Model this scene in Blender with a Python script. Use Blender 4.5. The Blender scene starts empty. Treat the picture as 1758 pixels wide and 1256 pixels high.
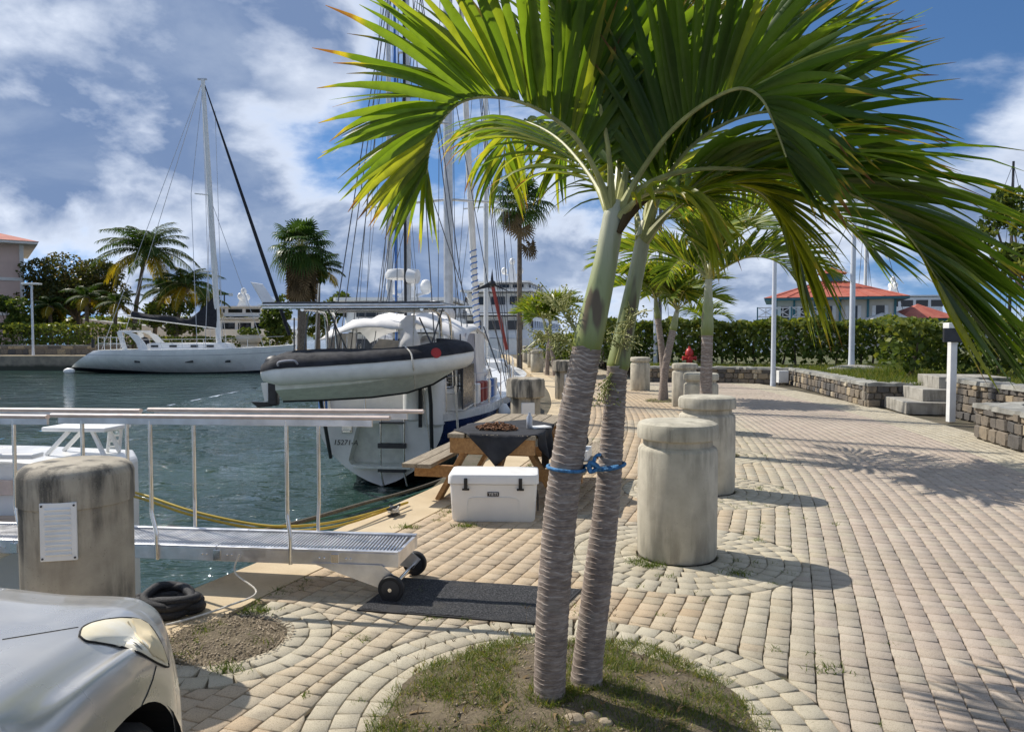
import bpy, math, random
import numpy as np
from mathutils import Vector, Matrix, noise as mnoise
R = math.radians
random.seed(7)
scene = bpy.context.scene
col = scene.collection

# ---------------------------------------------------------------- camera
CAM_Z = 1.6
F = 1270.0
PITCH = math.atan((628-577)/F)
cam_d = bpy.data.cameras.new('camera')
cam = bpy.data.objects.new('camera', cam_d); col.objects.link(cam)
cam.location = (0, 0, CAM_Z)
cam.rotation_euler = (math.pi/2-PITCH, 0, 0)
cam_d.sensor_width = 36.0
cam_d.lens = 36.0*F/1758
cam_d.clip_start = 0.05
cam_d.clip_end = 6000
scene.camera = cam

# ---------------------------------------------------------------- light
SUN_EL = 47.0
SUN_H = (-0.846, 0.533)
sun_d = bpy.data.lights.new('sun', 'SUN')
sun_d.energy = 4.5; sun_d.angle = R(0.5); sun_d.color = (1.0, 0.94, 0.85)
sun = bpy.data.objects.new('sun', sun_d); col.objects.link(sun)
sv = Vector((SUN_H[0]*math.cos(R(SUN_EL)), SUN_H[1]*math.cos(R(SUN_EL)), math.sin(R(SUN_EL))))
sun.rotation_euler = sv.to_track_quat('Z', 'Y').to_euler()
sun.location = sv*50

world = bpy.data.worlds.new('World'); scene.world = world
world.use_nodes = True
wn, wl = world.node_tree.nodes, world.node_tree.links
wn.clear()
def wnode(t, **kw):
    n = wn.new(t)
    for k, v in kw.items():
        setattr(n, k, v)
    return n
def wmath(op, a, b=None, c=None, clamp=False):
    n = wnode('ShaderNodeMath', operation=op, use_clamp=clamp)
    for i, v in enumerate((a, b, c)):
        if v is None: continue
        if isinstance(v, (int, float)): n.inputs[i].default_value = v
        else: wl.new(v, n.inputs[i])
    return n.outputs[0]
def wmix(f, a, b):
    n = wnode('ShaderNodeMix', data_type='RGBA')
    for k, v in ((0, f), (6, a), (7, b)):
        if isinstance(v, (int, float)): n.inputs[k].default_value = v
        elif isinstance(v, tuple): n.inputs[k].default_value = (*v, 1)
        else: wl.new(v, n.inputs[k])
    return n.outputs[2]
SKY_STR = 0.10
CLOUD_OFF = (3.7, 6.1, 0.0)
sky = wnode('ShaderNodeTexSky', sky_type='NISHITA', sun_disc=False)
sky.sun_elevation = R(SUN_EL); sky.sun_rotation = math.atan2(SUN_H[0], SUN_H[1])
sky.air_density = 1.0; sky.dust_density = 0.0; sky.ozone_density = 6.0
tc = wnode('ShaderNodeTexCoord')
sep = wnode('ShaderNodeSeparateXYZ'); wl.new(tc.outputs['Generated'], sep.inputs[0])
zc = wmath('MAXIMUM', sep.outputs[2], 0.0)
lift = wnode('ShaderNodeCombineXYZ')   # sky colour is looked up higher, so the horizon stays blue, not yellow
wl.new(sep.outputs[0], lift.inputs[0]); wl.new(sep.outputs[1], lift.inputs[1]); wl.new(wmath('MULTIPLY_ADD', zc, 0.9, 0.16), lift.inputs[2])
nrm_ = wnode('ShaderNodeVectorMath', operation='NORMALIZE'); wl.new(lift.outputs[0], nrm_.inputs[0]); wl.new(nrm_.outputs[0], sky.inputs[0])
den = wmath('ADD', zc, 0.42)
cmb = wnode('ShaderNodeCombineXYZ')
wl.new(wmath('DIVIDE', sep.outputs[0], den), cmb.inputs[0])
wl.new(wmath('DIVIDE', sep.outputs[1], den), cmb.inputs[1])
def wnoise(off, scale, detail, rough=0.55, dist=0.0):
    mp = wnode('ShaderNodeMapping'); wl.new(cmb.outputs[0], mp.inputs[0])
    mp.inputs['Location'].default_value = off
    n = wnode('ShaderNodeTexNoise'); wl.new(mp.outputs[0], n.inputs['Vector'])
    n.inputs['Scale'].default_value = scale; n.inputs['Detail'].default_value = detail
    n.inputs['Roughness'].default_value = rough; n.inputs['Distortion'].default_value = dist
    return n.outputs[0]
def wramp(v, a, b):
    n = wnode('ShaderNodeMapRange', interpolation_type='SMOOTHSTEP')
    wl.new(v, n.inputs[0]); n.inputs[1].default_value = a; n.inputs[2].default_value = b
    return n.outputs[0]
big = wnoise(CLOUD_OFF, 0.75, 2.0, 0.5)
fo = (CLOUD_OFF[0]+7, CLOUD_OFF[1]+3, 4)
fine = wnoise(fo, 2.6, 10.0, 0.56, 0.25)
fine2 = wnoise((fo[0]+SUN_H[0]*0.13, fo[1]+SUN_H[1]*0.13, 4), 2.6, 10.0, 0.56, 0.25)
dens = wmath('ADD', wmath('MULTIPLY', big, 1.0), wmath('MULTIPLY', fine, 0.75))
cover = wramp(dens, 0.735, 0.87)
thick = wramp(dens, 0.80, 0.95)
lit = wmath('MULTIPLY_ADD', wmath('SUBTRACT', fine, fine2), 4.6, 0.06, clamp=True)
shade = wmath('MULTIPLY', thick, wmath('SUBTRACT', 1.12, lit), clamp=True)
K = 1.12/SKY_STR
c_white = (0.72*K, 0.77*K, 0.86*K)
c_grey = (0.15*K, 0.215*K, 0.36*K)
fine3 = wnoise((fo[0]+2, fo[1]-5, 9), 3.4, 8.0, 0.6, 0.3)
c_soft = (0.27*K, 0.335*K, 0.465*K)
ccol = wmix(shade, c_white, wmix(wramp(fine3, 0.36, 0.66), c_grey, c_soft))
hs = wnode('ShaderNodeHueSaturation'); hs.inputs['Saturation'].default_value = 1.08; wl.new(sky.outputs[0], hs.inputs['Color'])
skyc = wmix(wmath('MULTIPLY', cover, 0.92), hs.outputs[0], ccol)
bg = wnode('ShaderNodeBackground'); bg.inputs[1].default_value = SKY_STR
wl.new(skyc, bg.inputs[0])
wo = wnode('ShaderNodeOutputWorld'); wl.new(bg.outputs[0], wo.inputs[0])

scene.view_settings.view_transform = 'Standard'
scene.view_settings.look = 'None'
scene.view_settings.exposure = 0.2
scene.view_settings.gamma = 1.0
scene.view_settings.use_curve_mapping = False
scene.render.engine = 'CYCLES'

# ---------------------------------------------------------------- helpers
def ray(px, py):
    c = (px-879)/F; s = (628-py)/F
    return Vector((c, math.cos(PITCH)+s*math.sin(PITCH), -math.sin(PITCH)+s*math.cos(PITCH)))
def G(px, py, z=0.0):
    d = ray(px, py); k = (z-CAM_Z)/d.z
    return Vector((d.x*k, d.y*k, z))
def at(px, py, Y):
    d = ray(px, py); k = Y/d.y
    return Vector((d.x*k, Y, CAM_Z+d.z*k))

def basis(t, up=Vector((0, 0, 1))):
    t = Vector(t).normalized()
    b = t.cross(up)
    if b.length < 1e-4: b = t.cross(Vector((0, 1, 0)))
    b.normalize()
    return t, b, b.cross(t).normalized()

class MB:
    def __init__(s):
        s.V = []; s.Fc = []; s.A = None
    def add(s, vs, fs):
        o = len(s.V)
        s.V.extend([tuple(v) for v in vs])
        s.Fc.extend([tuple(i+o for i in f) for f in fs])
        return s
    def box(s, c, d, rz=0.0, M=None):
        x, y, z = d[0]/2, d[1]/2, d[2]/2
        vs = [Vector((a*x, b*y, e*z)) for e in (-1, 1) for b in (-1, 1) for a in (-1, 1)]
        m = M if M is not None else Matrix.Rotation(rz, 3, 'Z')
        vs = [m @ v + Vector(c) for v in vs]
        return s.add(vs, [(0, 2, 3, 1), (4, 5, 7, 6), (0, 1, 5, 4), (2, 6, 7, 3), (0, 4, 6, 2), (1, 3, 7, 5)])
    def beam(s, a, b, w, h, up=Vector((0, 0, 1))):
        a, b = Vector(a), Vector(b)
        t, bb, n = basis(b-a, up)
        M = Matrix((t, bb, n)).transposed()
        return s.box((a+b)/2, ((b-a).length, w, h), M=M)
    def tube(s, pts, r, n=8, cap=True):
        pts = [Vector(p) for p in pts]; m = len(pts)
        rr = r if hasattr(r, '__len__') else [r]*m
        rings = []; pb = None
        for i, p in enumerate(pts):
            t = (pts[min(i+1, m-1)]-pts[max(i-1, 0)]).normalized()
            if pb is None:
                _, b, _ = basis(t)
            else:
                b = pb - t*pb.dot(t)
                if b.length < 1e-5: _, b, _ = basis(t)
                b.normalize()
            pb = b; nn = t.cross(b)
            rings.append([p+(b*math.cos(2*math.pi*k/n)+nn*math.sin(2*math.pi*k/n))*rr[i] for k in range(n)])
        return s.loft(rings, True, cap)
    def loft(s, rings, closed=True, cap=True):
        n = len(rings[0]); vs = [v for rg in rings for v in rg]; fs = []
        for i in range(len(rings)-1):
            for k in range(n if closed else n-1):
                k2 = (k+1) % n
                fs.append((i*n+k, i*n+k2, (i+1)*n+k2, (i+1)*n+k))
        if cap and closed:
            fs.append(tuple(reversed(range(n)))); fs.append(tuple((len(rings)-1)*n+k for k in range(n)))
        return s.add(vs, fs)
    def lathe(s, prof, c=(0, 0, 0), n=32, axis=None):
        c = Vector(c); rings = []
        t, b, nn = basis(axis) if axis is not None else (Vector((0, 0, 1)), Vector((1, 0, 0)), Vector((0, 1, 0)))
        for r, z in prof:
            rings.append([c+t*z+(b*math.cos(2*math.pi*k/n)+nn*math.sin(2*math.pi*k/n))*r for k in range(n)])
        return s.loft(rings, True, True)
    def sphere(s, c, r, n=12, m=8):
        c = Vector(c); rx, ry, rz = r if hasattr(r, '__len__') else (r, r, r)
        rings = []
        for i in range(m+1):
            a = -math.pi/2+math.pi*i/m; ca = max(math.cos(a), 0.01)
            rings.append([c+Vector((rx*ca*math.cos(2*math.pi*k/n), ry*ca*math.sin(2*math.pi*k/n), rz*math.sin(a))) for k in range(n)])
        return s.loft(rings, True, True)
    def prism(s, poly, z0, z1):
        n = len(poly)
        vs = [(p[0], p[1], z0) for p in poly]+[(p[0], p[1], z1) for p in poly]
        fs = [tuple(reversed(range(n))), tuple(range(n, 2*n))]+[(i, (i+1) % n, n+(i+1) % n, n+i) for i in range(n)]
        return s.add(vs, fs)
    def slab(s, pts, off):
        off = Vector(off); n = len(pts)
        vs = [Vector(p) for p in pts]+[Vector(p)+off for p in pts]
        fs = [tuple(range(n)), tuple(reversed(range(n, 2*n)))]+[(i, n+i, n+(i+1) % n, (i+1) % n) for i in range(n)]
        return s.add(vs, fs)
    def mesh(s, name, m, smooth=None):
        me = bpy.data.meshes.new(name); me.from_pydata([tuple(v) for v in s.V], [], s.Fc)
        me.validate(); me.update()
        if m: me.materials.append(m)
        if s.A is not None: set_tone(me, s.A)
        if smooth is not None:
            me.shade_smooth(); me.set_sharp_from_angle(angle=R(smooth))
        return me
    def build(s, name, m, parent=None, smooth=None, bevel=0, world=True):
        me = s.mesh(name, m, smooth)
        return link(name, me, parent, bevel, world)

def set_tone(me, arr):
    a = me.attributes.new('tone', 'FLOAT_COLOR', 'POINT')
    a.data.foreach_set('color', np.asarray(arr, dtype=np.float32).ravel())
def np_mesh(name, V, Fq, m, tone=None, smooth=False):
    me = bpy.data.meshes.new(name)
    V = np.asarray(V, np.float32); Fq = np.asarray(Fq, np.int32); k = Fq.shape[1]
    me.vertices.add(len(V)); me.vertices.foreach_set('co', V.ravel())
    me.loops.add(Fq.size); me.loops.foreach_set('vertex_index', Fq.ravel())
    me.polygons.add(len(Fq)); me.polygons.foreach_set('loop_start', np.arange(0, Fq.size, k, dtype=np.int32))
    me.update(calc_edges=True); me.validate()
    if m: me.materials.append(m)
    if tone is not None: set_tone(me, tone)
    if smooth: me.shade_smooth()
    return me
def link(name, me, parent=None, bevel=0, world=True):
    o = bpy.data.objects.new(name, me); col.objects.link(o)
    o.color = (0, 0, 0, 1)
    if parent is not None:
        o.parent = parent
        if world and parent.type == 'EMPTY':
            o.matrix_parent_inverse = Matrix.Translation(-Vector(parent.location))
    if bevel:
        b = o.modifiers.new('bevel', 'BEVEL'); b.width = bevel; b.segments = 2; b.limit_method = 'ANGLE'
        b.angle_limit = R(40); b.harden_normals = False
    return o
def thing(name, label, cat, loc=(0, 0, 0), rz=0, group=None):
    o = bpy.data.objects.new(name, None); col.objects.link(o)
    o.empty_display_size = 0.1
    o.location = loc; o.rotation_euler = (0, 0, rz)
    return tag(o, label, cat, group)
def tag(o, label, cat, group=None):
    o['label'] = label; o['category'] = cat
    if group: o['group'] = group
    return o
def struct(o): o['kind'] = 'structure'; return o
def stuff(o): o['kind'] = 'stuff'; return o
def copy_tree(o, parent=None):
    c = o.copy(); col.objects.link(c); c.parent = parent
    for ch in list(o.children): copy_tree(ch, c)
    return c
def smooth_pts(P, k=8):
    P = [Vector(p) for p in P]; out = []
    for i in range(len(P)-1):
        p0, p1, p2, p3 = P[max(i-1, 0)], P[i], P[i+1], P[min(i+2, len(P)-1)]
        for j in range(k):
            t = j/k
            out.append(0.5*((2*p1)+(p2-p0)*t+(2*p0-5*p1+4*p2-p3)*t*t+(3*p1-p0-3*p2+p3)*t**3))
    out.append(P[-1]); return out
def sag(a, b, drop, n=14):
    a, b = Vector(a), Vector(b)
    return [a.lerp(b, i/n)-Vector((0, 0, drop*4*(i/n)*(1-i/n))) for i in range(n+1)]
def text_mesh(name, body, size, mtl, parent, M, ext=0.001):
    cu = bpy.data.curves.new(name, 'FONT'); cu.body = body; cu.size = size; cu.extrude = ext
    cu.align_x = 'CENTER'; cu.align_y = 'CENTER'
    t = bpy.data.objects.new(name, cu)
    me = bpy.data.meshes.new_from_object(t)
    bpy.data.objects.remove(t); bpy.data.curves.remove(cu)
    me.transform(M); me.materials.clear(); me.materials.append(mtl); me.name = name
    return link(name, me, parent)
# ---------------------------------------------------------------- materials
class NT:
    def __init__(s, name):
        s.m = bpy.data.materials.new(name); s.m.use_nodes = True
        s.n = s.m.node_tree.nodes; s.l = s.m.node_tree.links
        s.p = s.n['Principled BSDF']; s.out = s.n['Material Output']
        s.tc = s.n.new('ShaderNodeTexCoord')
    def node(s, t, **kw):
        n = s.n.new(t)
        for k, v in kw.items(): setattr(n, k, v)
        return n
    def set(s, inp, v):
        if isinstance(v, (int, float)): inp.default_value = v
        elif isinstance(v, tuple): inp.default_value = (*v, 1) if len(v) == 3 else v
        else: s.l.new(v, inp)
    def vec(s, sc=(1, 1, 1), src='Object', loc=(0, 0, 0)):
        mp = s.node('ShaderNodeMapping'); s.l.new(s.tc.outputs[src], mp.inputs[0])
        mp.inputs['Scale'].default_value = sc; mp.inputs['Location'].default_value = loc
        return mp.outputs[0]
    def noise(s, scale, detail=4, rough=0.55, v=None, dist=0.0):
        n = s.node('ShaderNodeTexNoise')
        s.l.new(v if v is not None else s.tc.outputs['Object'], n.inputs['Vector'])
        n.inputs['Scale'].default_value = scale; n.inputs['Detail'].default_value = detail
        n.inputs['Roughness'].default_value = rough; n.inputs['Distortion'].default_value = dist
        return n.outputs[0]
    def vor(s, scale, v=None, feat='F1', out=0, rnd=1.0):
        n = s.node('ShaderNodeTexVoronoi', feature=feat)
        s.l.new(v if v is not None else s.tc.outputs['Object'], n.inputs['Vector'])
        n.inputs['Scale'].default_value = scale; n.inputs['Randomness'].default_value = rnd
        return n.outputs[out]
    def ramp(s, v, a, b, c=0.0, d=1.0):
        n = s.node('ShaderNodeMapRange', interpolation_type='SMOOTHSTEP')
        s.l.new(v, n.inputs[0])
        for i, k in enumerate((a, b, c, d)): n.inputs[i+1].default_value = k
        return n.outputs[0]
    def math(s, op, a, b=0.0, clamp=False):
        n = s.node('ShaderNodeMath', operation=op, use_clamp=clamp)
        s.set(n.inputs[0], a); s.set(n.inputs[1], b); return n.outputs[0]
    def mix(s, f, a, b, bt='MIX'):
        n = s.node('ShaderNodeMix', data_type='RGBA', blend_type=bt)
        s.set(n.inputs[0], f); s.set(n.inputs[6], a); s.set(n.inputs[7], b); return n.outputs[2]
    def bump(s, h, strength=0.5, dist=0.01):
        n = s.node('ShaderNodeBump'); s.l.new(h, n.inputs['Height'])
        n.inputs['Strength'].default_value = strength; n.inputs['Distance'].default_value = dist
        s.l.new(n.outputs[0], s.p.inputs['Normal']); return n
    def fin(s, colr, rough=0.6, metal=0.0, spec=None):
        s.set(s.p.inputs['Base Color'], colr); s.set(s.p.inputs['Roughness'], rough); s.set(s.p.inputs['Metallic'], metal)
        if spec is not None: s.p.inputs['Specular IOR Level'].default_value = spec
        return s.m

def plain(name, c, rough=0.5, metal=0.0, vary=0.12, scale=6.0, bump=0.0, bscale=60, spec=None):
    t = NT(name)
    n = t.noise(scale, 5)
    lo = tuple(x*(1-vary) for x in c); hi = tuple(min(x*(1+vary), 1) for x in c)
    cc = t.mix(t.ramp(n, 0.3, 0.7), lo, hi)
    if bump: t.bump(t.noise(bscale, 3), bump, 0.004)
    r = t.ramp(t.noise(scale*2.3, 3), 0.3, 0.7, max(rough-0.08, 0.02), min(rough+0.08, 1))
    return t.fin(cc, r, metal, spec)

def toned(t):
    """per-piece tone: mesh attribute (joined pieces) + object colour (pieces of their own)"""
    a = t.node('ShaderNodeAttribute', attribute_name='tone')
    oi = t.node('ShaderNodeObjectInfo')
    n = t.node('ShaderNodeVectorMath', operation='ADD')
    t.l.new(a.outputs['Color'], n.inputs[0]); t.l.new(oi.outputs['Color'], n.inputs[1])
    sp = t.node('ShaderNodeSeparateXYZ'); t.l.new(n.outputs[0], sp.inputs[0])
    return sp.outputs

M = {}
# concrete of the bollards
def concrete(name, light, dark, stain, stain_amt):
    t = NT(name)
    n1 = t.noise(5, 6, 0.6)
    base = t.mix(t.ramp(n1, 0.3, 0.7), dark, light)
    streak = t.noise(1.0, 6, 0.62, t.vec((9, 9, 1.3)))
    patch = t.noise(1.6, 3, 0.5, t.vec((1, 1, 1), loc=(3.1, 1.7, 0)))
    f = t.math('MULTIPLY', t.ramp(streak, 0.44, 0.62), t.ramp(patch, 0.34, 0.56))
    base = t.mix(t.math('MULTIPLY', f, stain_amt), base, stain)
    speck = t.noise(160, 2, 0.5)
    base = t.mix(t.ramp(speck, 0.55, 0.75, 0, 0.45), base, dark)
    pores = t.ramp(t.vor(75), 0.10, 0.2, 1, 0)
    pm = t.math('MULTIPLY', pores, t.ramp(t.noise(22, 2), 0.52, 0.6))
    base = t.mix(t.math('MULTIPLY', pm, 0.7), base, tuple(x*0.35 for x in dark))
    h = t.math('SUBTRACT', t.math('MULTIPLY', speck, 0.6), pm)
    t.bump(h, 0.55, 0.006)
    return t.fin(base, 0.88)
M['concrete'] = concrete('concrete', (0.58, 0.535, 0.425), (0.45, 0.41, 0.32), (0.15, 0.135, 0.11), 0.55)
M['concrete_grey'] = concrete('concrete_grey', (0.46, 0.41, 0.32), (0.33, 0.29, 0.225), (0.05, 0.048, 0.042), 0.95)
M['cap_concrete'] = concrete('cap_concrete', (0.56, 0.52, 0.415), (0.42, 0.385, 0.30), (0.13, 0.12, 0.095), 0.5)
M['step_concrete'] = concrete('step_concrete', (0.42, 0.40, 0.35), (0.30, 0.28, 0.24), (0.09, 0.085, 0.075), 0.7)

# pavers: r tone, g zone (0 tan, 1 pink grey, 0.5 cream)
t = NT('paver')
tn = toned(t)
geo = t.node('ShaderNodeNewGeometry'); wp = geo.outputs['Position']
grain = t.noise(190, 4, 0.7, wp); mott = t.noise(0.9, 4, 0.6, wp); pits = t.ramp(t.vor(120, wp), 0.08, 0.28, 1, 0)
tan = t.mix(tn[0], (0.46, 0.345, 0.22), (0.54, 0.425, 0.29))
pink = t.mix(tn[0], (0.42, 0.34, 0.27), (0.48, 0.40, 0.325))
cream = t.mix(tn[0], (0.45, 0.395, 0.285), (0.52, 0.47, 0.355))
z1 = t.math('MULTIPLY', tn[1], 2.0, True)
z2 = t.math('SUBTRACT', t.math('MULTIPLY', tn[1], 2.0), 1.0, True)
c = t.mix(z2, t.mix(z1, tan, cream), pink)
c = t.mix(t.ramp(mott, 0.42, 0.72, 0.0, 0.4), c, (0.30, 0.265, 0.215))
c = t.mix(t.ramp(t.noise(5, 6, 0.65, wp), 0.52, 0.75, 0.0, 0.45), c, (0.20, 0.175, 0.135))
c = t.mix(t.ramp(grain, 0.50, 0.68, 0.0, 0.65), c, (0.19, 0.15, 0.105))
c = t.mix(t.math('MULTIPLY', pits, t.ramp(t.noise(40, 2, 0.5, wp), 0.45, 0.6, 0, 0.8)), c, (0.10, 0.08, 0.058))
c = t.mix(t.ramp(grain, 0.30, 0.42, 0.45, 0.0), c, (0.68, 0.60, 0.48))
t.bump(t.math('SUBTRACT', t.math('MULTIPLY', grain, -1.0), pits), 0.7, 0.005)
M['paver'] = t.fin(c, 0.92)

t = NT('joint_sand')
c = t.mix(t.ramp(t.noise(3, 5), 0.35, 0.7), (0.13, 0.105, 0.072), (0.075, 0.066, 0.044))
c = t.mix(t.ramp(t.noise(14, 4), 0.5, 0.62, 0, 0.5), c, (0.06, 0.075, 0.03))
t.bump(t.noise(120, 3), 0.5, 0.006); M['joint_sand'] = t.fin(c, 0.97)

t = NT('coping')
c = t.mix(t.ramp(t.noise(2.5, 6, 0.6), 0.3, 0.7), (0.50, 0.395, 0.25), (0.60, 0.485, 0.32))
c = t.mix(t.ramp(t.noise(9, 5, 0.65), 0.55, 0.8, 0, 0.5), c, (0.33, 0.27, 0.18))
c = t.mix(t.ramp(t.noise(140, 3, 0.6), 0.52, 0.75, 0, 0.4), c, (0.25, 0.2, 0.14))
t.bump(t.noise(110, 4), 0.5, 0.005); M['coping'] = t.fin(c, 0.9)

t = NT('quay_face')
sp = t.node('ShaderNodeSeparateXYZ'); t.l.new(t.tc.outputs['Object'], sp.inputs[0])
wet = t.ramp(t.math('ADD', sp.outputs[2], t.math('MULTIPLY', t.noise(1.5, 4), 0.4)), -0.75, -0.45, 1, 0)
c = t.mix(t.ramp(t.noise(2.0, 6), 0.3, 0.7), (0.30, 0.265, 0.20), (0.19, 0.17, 0.135))
c = t.mix(wet, c, (0.045, 0.05, 0.035)); t.bump(t.noise(30, 5), 0.6, 0.01)
M['quay_face'] = t.fin(c, 0.85)

t = NT('soil')
c = t.mix(t.ramp(t.noise(9, 6, 0.65), 0.35, 0.68), (0.115, 0.088, 0.055), (0.20, 0.16, 0.10))
c = t.mix(t.ramp(t.noise(80, 3), 0.55, 0.7, 0, 0.6), c, (0.3, 0.24, 0.16))
t.bump(t.noise(45, 6, 0.7), 0.9, 0.02); M['soil'] = t.fin(c, 0.97)

t = NT('lawn_ground')
c = t.mix(t.ramp(t.noise(1.2, 6, 0.6), 0.35, 0.68), (0.055, 0.075, 0.022), (0.15, 0.14, 0.06))
t.bump(t.noise(30, 5), 0.8, 0.03); M['lawn_ground'] = t.fin(c, 0.95)

def leafy(name, c0, c1, c2, trans=0.35, rough=0.45, tip=None, tcol=None):
    """c0 dark, c1 mid, c2 pale; tone.r picks; tone.g runs 0..1 to the leaf tip"""
    t = NT(name); tn = toned(t)
    c = t.mix(t.ramp(tn[0], 0.0, 0.55), c0, c1); c = t.mix(t.ramp(tn[0], 0.55, 1.0), c, c2)
    c = t.mix(t.ramp(t.noise(25, 3), 0.4, 0.75, 0, 0.3), c, tuple(x*0.7 for x in c0))
    if tip is not None:
        e = t.math('ADD', tn[1], t.math('MULTIPLY', t.math('SUBTRACT', t.noise(9, 3), 0.5), 0.35))
        e = t.math('ADD', e, t.math('MULTIPLY', t.math('SUBTRACT', tn[2], 0.5), 0.35))
        c = t.mix(t.ramp(e, tip-0.07, tip+0.03), c, (c2[0]*1.3, c2[1]*0.95, c2[2]))
        c = t.mix(t.ramp(e, tip+0.03, tip+0.12), c, (0.16, 0.075, 0.03))
    t.set(t.p.inputs['Base Color'], c); t.p.inputs['Roughness'].default_value = rough
    t.p.inputs['Specular IOR Level'].default_value = 0.45 if name == 'palm_leaf' else 0.2
    tr = t.node('ShaderNodeBsdfTranslucent')
    tc_ = t.mix(1.0, c, tcol if tcol else (1.9, 1.75, 0.75), 'MULTIPLY')
    t.l.new(tc_, tr.inputs[0])
    mx = t.node('ShaderNodeMixShader'); mx.inputs[0].default_value = trans
    t.l.new(t.p.outputs[0], mx.inputs[1]); t.l.new(tr.outputs[0], mx.inputs[2]); t.l.new(mx.outputs[0], t.out.inputs[0])
    return t.m
M['palm_leaf'] = leafy('palm_leaf', (0.050, 0.10, 0.014), (0.105, 0.17, 0.023), (0.23, 0.26, 0.035), 0.52, 0.42, 0.955, (2.5, 2.3, 0.75))
M['palm_leaf_far'] = leafy('palm_leaf_far', (0.06, 0.11, 0.015), (0.13, 0.20, 0.025), (0.26, 0.29, 0.035), 0.45, 0.4, 0.97)
M['coco_leaf'] = leafy('coco_leaf', (0.025, 0.06, 0.012), (0.05, 0.09, 0.016), (0.30, 0.23, 0.02), 0.4, 0.6)
M['fan_leaf'] = leafy('fan_leaf', (0.025, 0.06, 0.016), (0.05, 0.10, 0.022), (0.13, 0.16, 0.035), 0.3, 0.4)
M['hedge_leaf'] = leafy('hedge_leaf', (0.04, 0.07, 0.016), (0.10, 0.145, 0.03), (0.24, 0.26, 0.06), 0.3, 0.42)
M['tree_leaf'] = leafy('tree_leaf', (0.03, 0.045, 0.014), (0.07, 0.08, 0.022), (0.16, 0.11, 0.035), 0.3, 0.45)
M['dead_leaf'] = leafy('dead_leaf', (0.10, 0.07, 0.035), (0.17, 0.12, 0.06), (0.27, 0.19, 0.10), 0.15, 0.8, tcol=(1, 0.9, 0.7))
M['grass'] = leafy('grass', (0.05, 0.09, 0.015), (0.10, 0.145, 0.022), (0.25, 0.23, 0.07), 0.4, 0.5)
M['flower'] = leafy('flower', (0.24, 0.27, 0.09), (0.38, 0.40, 0.14), (0.52, 0.52, 0.22), 0.25, 0.6, tcol=(1.2, 1.1, 0.8))

# palm trunk: ring scars
t = NT('palm_trunk')
tn = toned(t)   # r: ring edge, g: height 0..1
n1 = t.noise(18, 5, 0.65, t.vec((1, 1, 3.5))); n2 = t.noise(60, 4, 0.6, t.vec((0.35, 0.35, 3)))
c = t.mix(t.ramp(n1, 0.35, 0.68), (0.21, 0.165, 0.135), (0.37, 0.305, 0.255))
c = t.mix(t.ramp(t.math('ADD', tn[0], t.math('MULTIPLY', t.math('SUBTRACT', n1, 0.5), 1.3)), 0.62, 1.05), c, (0.50, 0.45, 0.40))
c = t.mix(t.ramp(n2, 0.52, 0.72, 0, 0.65), c, (0.085, 0.055, 0.048))
c = t.mix(t.ramp(t.noise(7, 4), 0.55, 0.7, 0, 0.55), c, (0.30, 0.265, 0.225))
t.bump(n2, 0.5, 0.006); M['palm_trunk'] = t.fin(c, 0.85)

t = NT('crownshaft')
tn = toned(t)   # g height 0..1
n1 = t.noise(6, 4, 0.6, t.vec((1, 1, 0.25)))
c = t.mix(t.ramp(tn[1], 0.0, 0.35), (0.19, 0.22, 0.035), (0.33, 0.37, 0.17))
c = t.mix(t.ramp(tn[1], 0.4, 0.8), c, (0.50, 0.50, 0.36))
c = t.mix(t.ramp(n1, 0.42, 0.66, 0, 0.6), c, (0.19, 0.24, 0.055))
c = t.mix(t.ramp(t.noise(5, 3, 0.5, t.vec((1.6, 1.6, 0.3), loc=(0.4, 0.9, 0))), 0.60, 0.66, 0, 0.85), c, (0.10, 0.05, 0.035))
c = t.mix(t.ramp(t.noise(90, 3, 0.5, t.vec((1, 1, 0.05))), 0.5, 0.75, 0, 0.25), c, (0.12, 0.13, 0.04))
M['crownshaft'] = t.fin(c, 0.42)
M['petiole'] = plain('petiole', (0.36, 0.36, 0.13), 0.4, vary=0.25, scale=14)

t = NT('bark')
n1 = t.noise(14, 5, 0.6, t.vec((1, 1, 0.4)))
t.bump(n1, 0.8, 0.02); M['bark'] = t.fin(t.mix(t.ramp(n1, 0.3, 0.7), (0.10, 0.075, 0.052), (0.24, 0.2, 0.155)), 0.9)

# stone walls
t = NT('wall_stone')
tn = toned(t); n1 = t.noise(9, 6, 0.65)
c = t.mix(t.ramp(tn[0], 0.0, 0.35), (0.085, 0.082, 0.08), (0.20, 0.165, 0.125))
c = t.mix(t.ramp(tn[0], 0.35, 0.7), c, (0.38, 0.30, 0.19)); c = t.mix(t.ramp(tn[0], 0.7, 1.0), c, (0.52, 0.46, 0.35))
c = t.mix(t.ramp(n1, 0.45, 0.7, 0, 0.65), c, (0.09, 0.082, 0.07))
t.bump(n1, 0.8, 0.02); M['wall_stone'] = t.fin(c, 0.9)
M['mortar'] = plain('mortar', (0.24, 0.215, 0.17), 0.95, vary=0.3, scale=9, bump=0.6)
M['wall_cap'] = plain('wall_cap', (0.27, 0.265, 0.235), 0.92, vary=0.35, scale=4, bump=0.7, bscale=40)
M['rock'] = plain('rock', (0.36, 0.29, 0.2), 0.9, vary=0.35, scale=12, bump=0.7)

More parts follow.
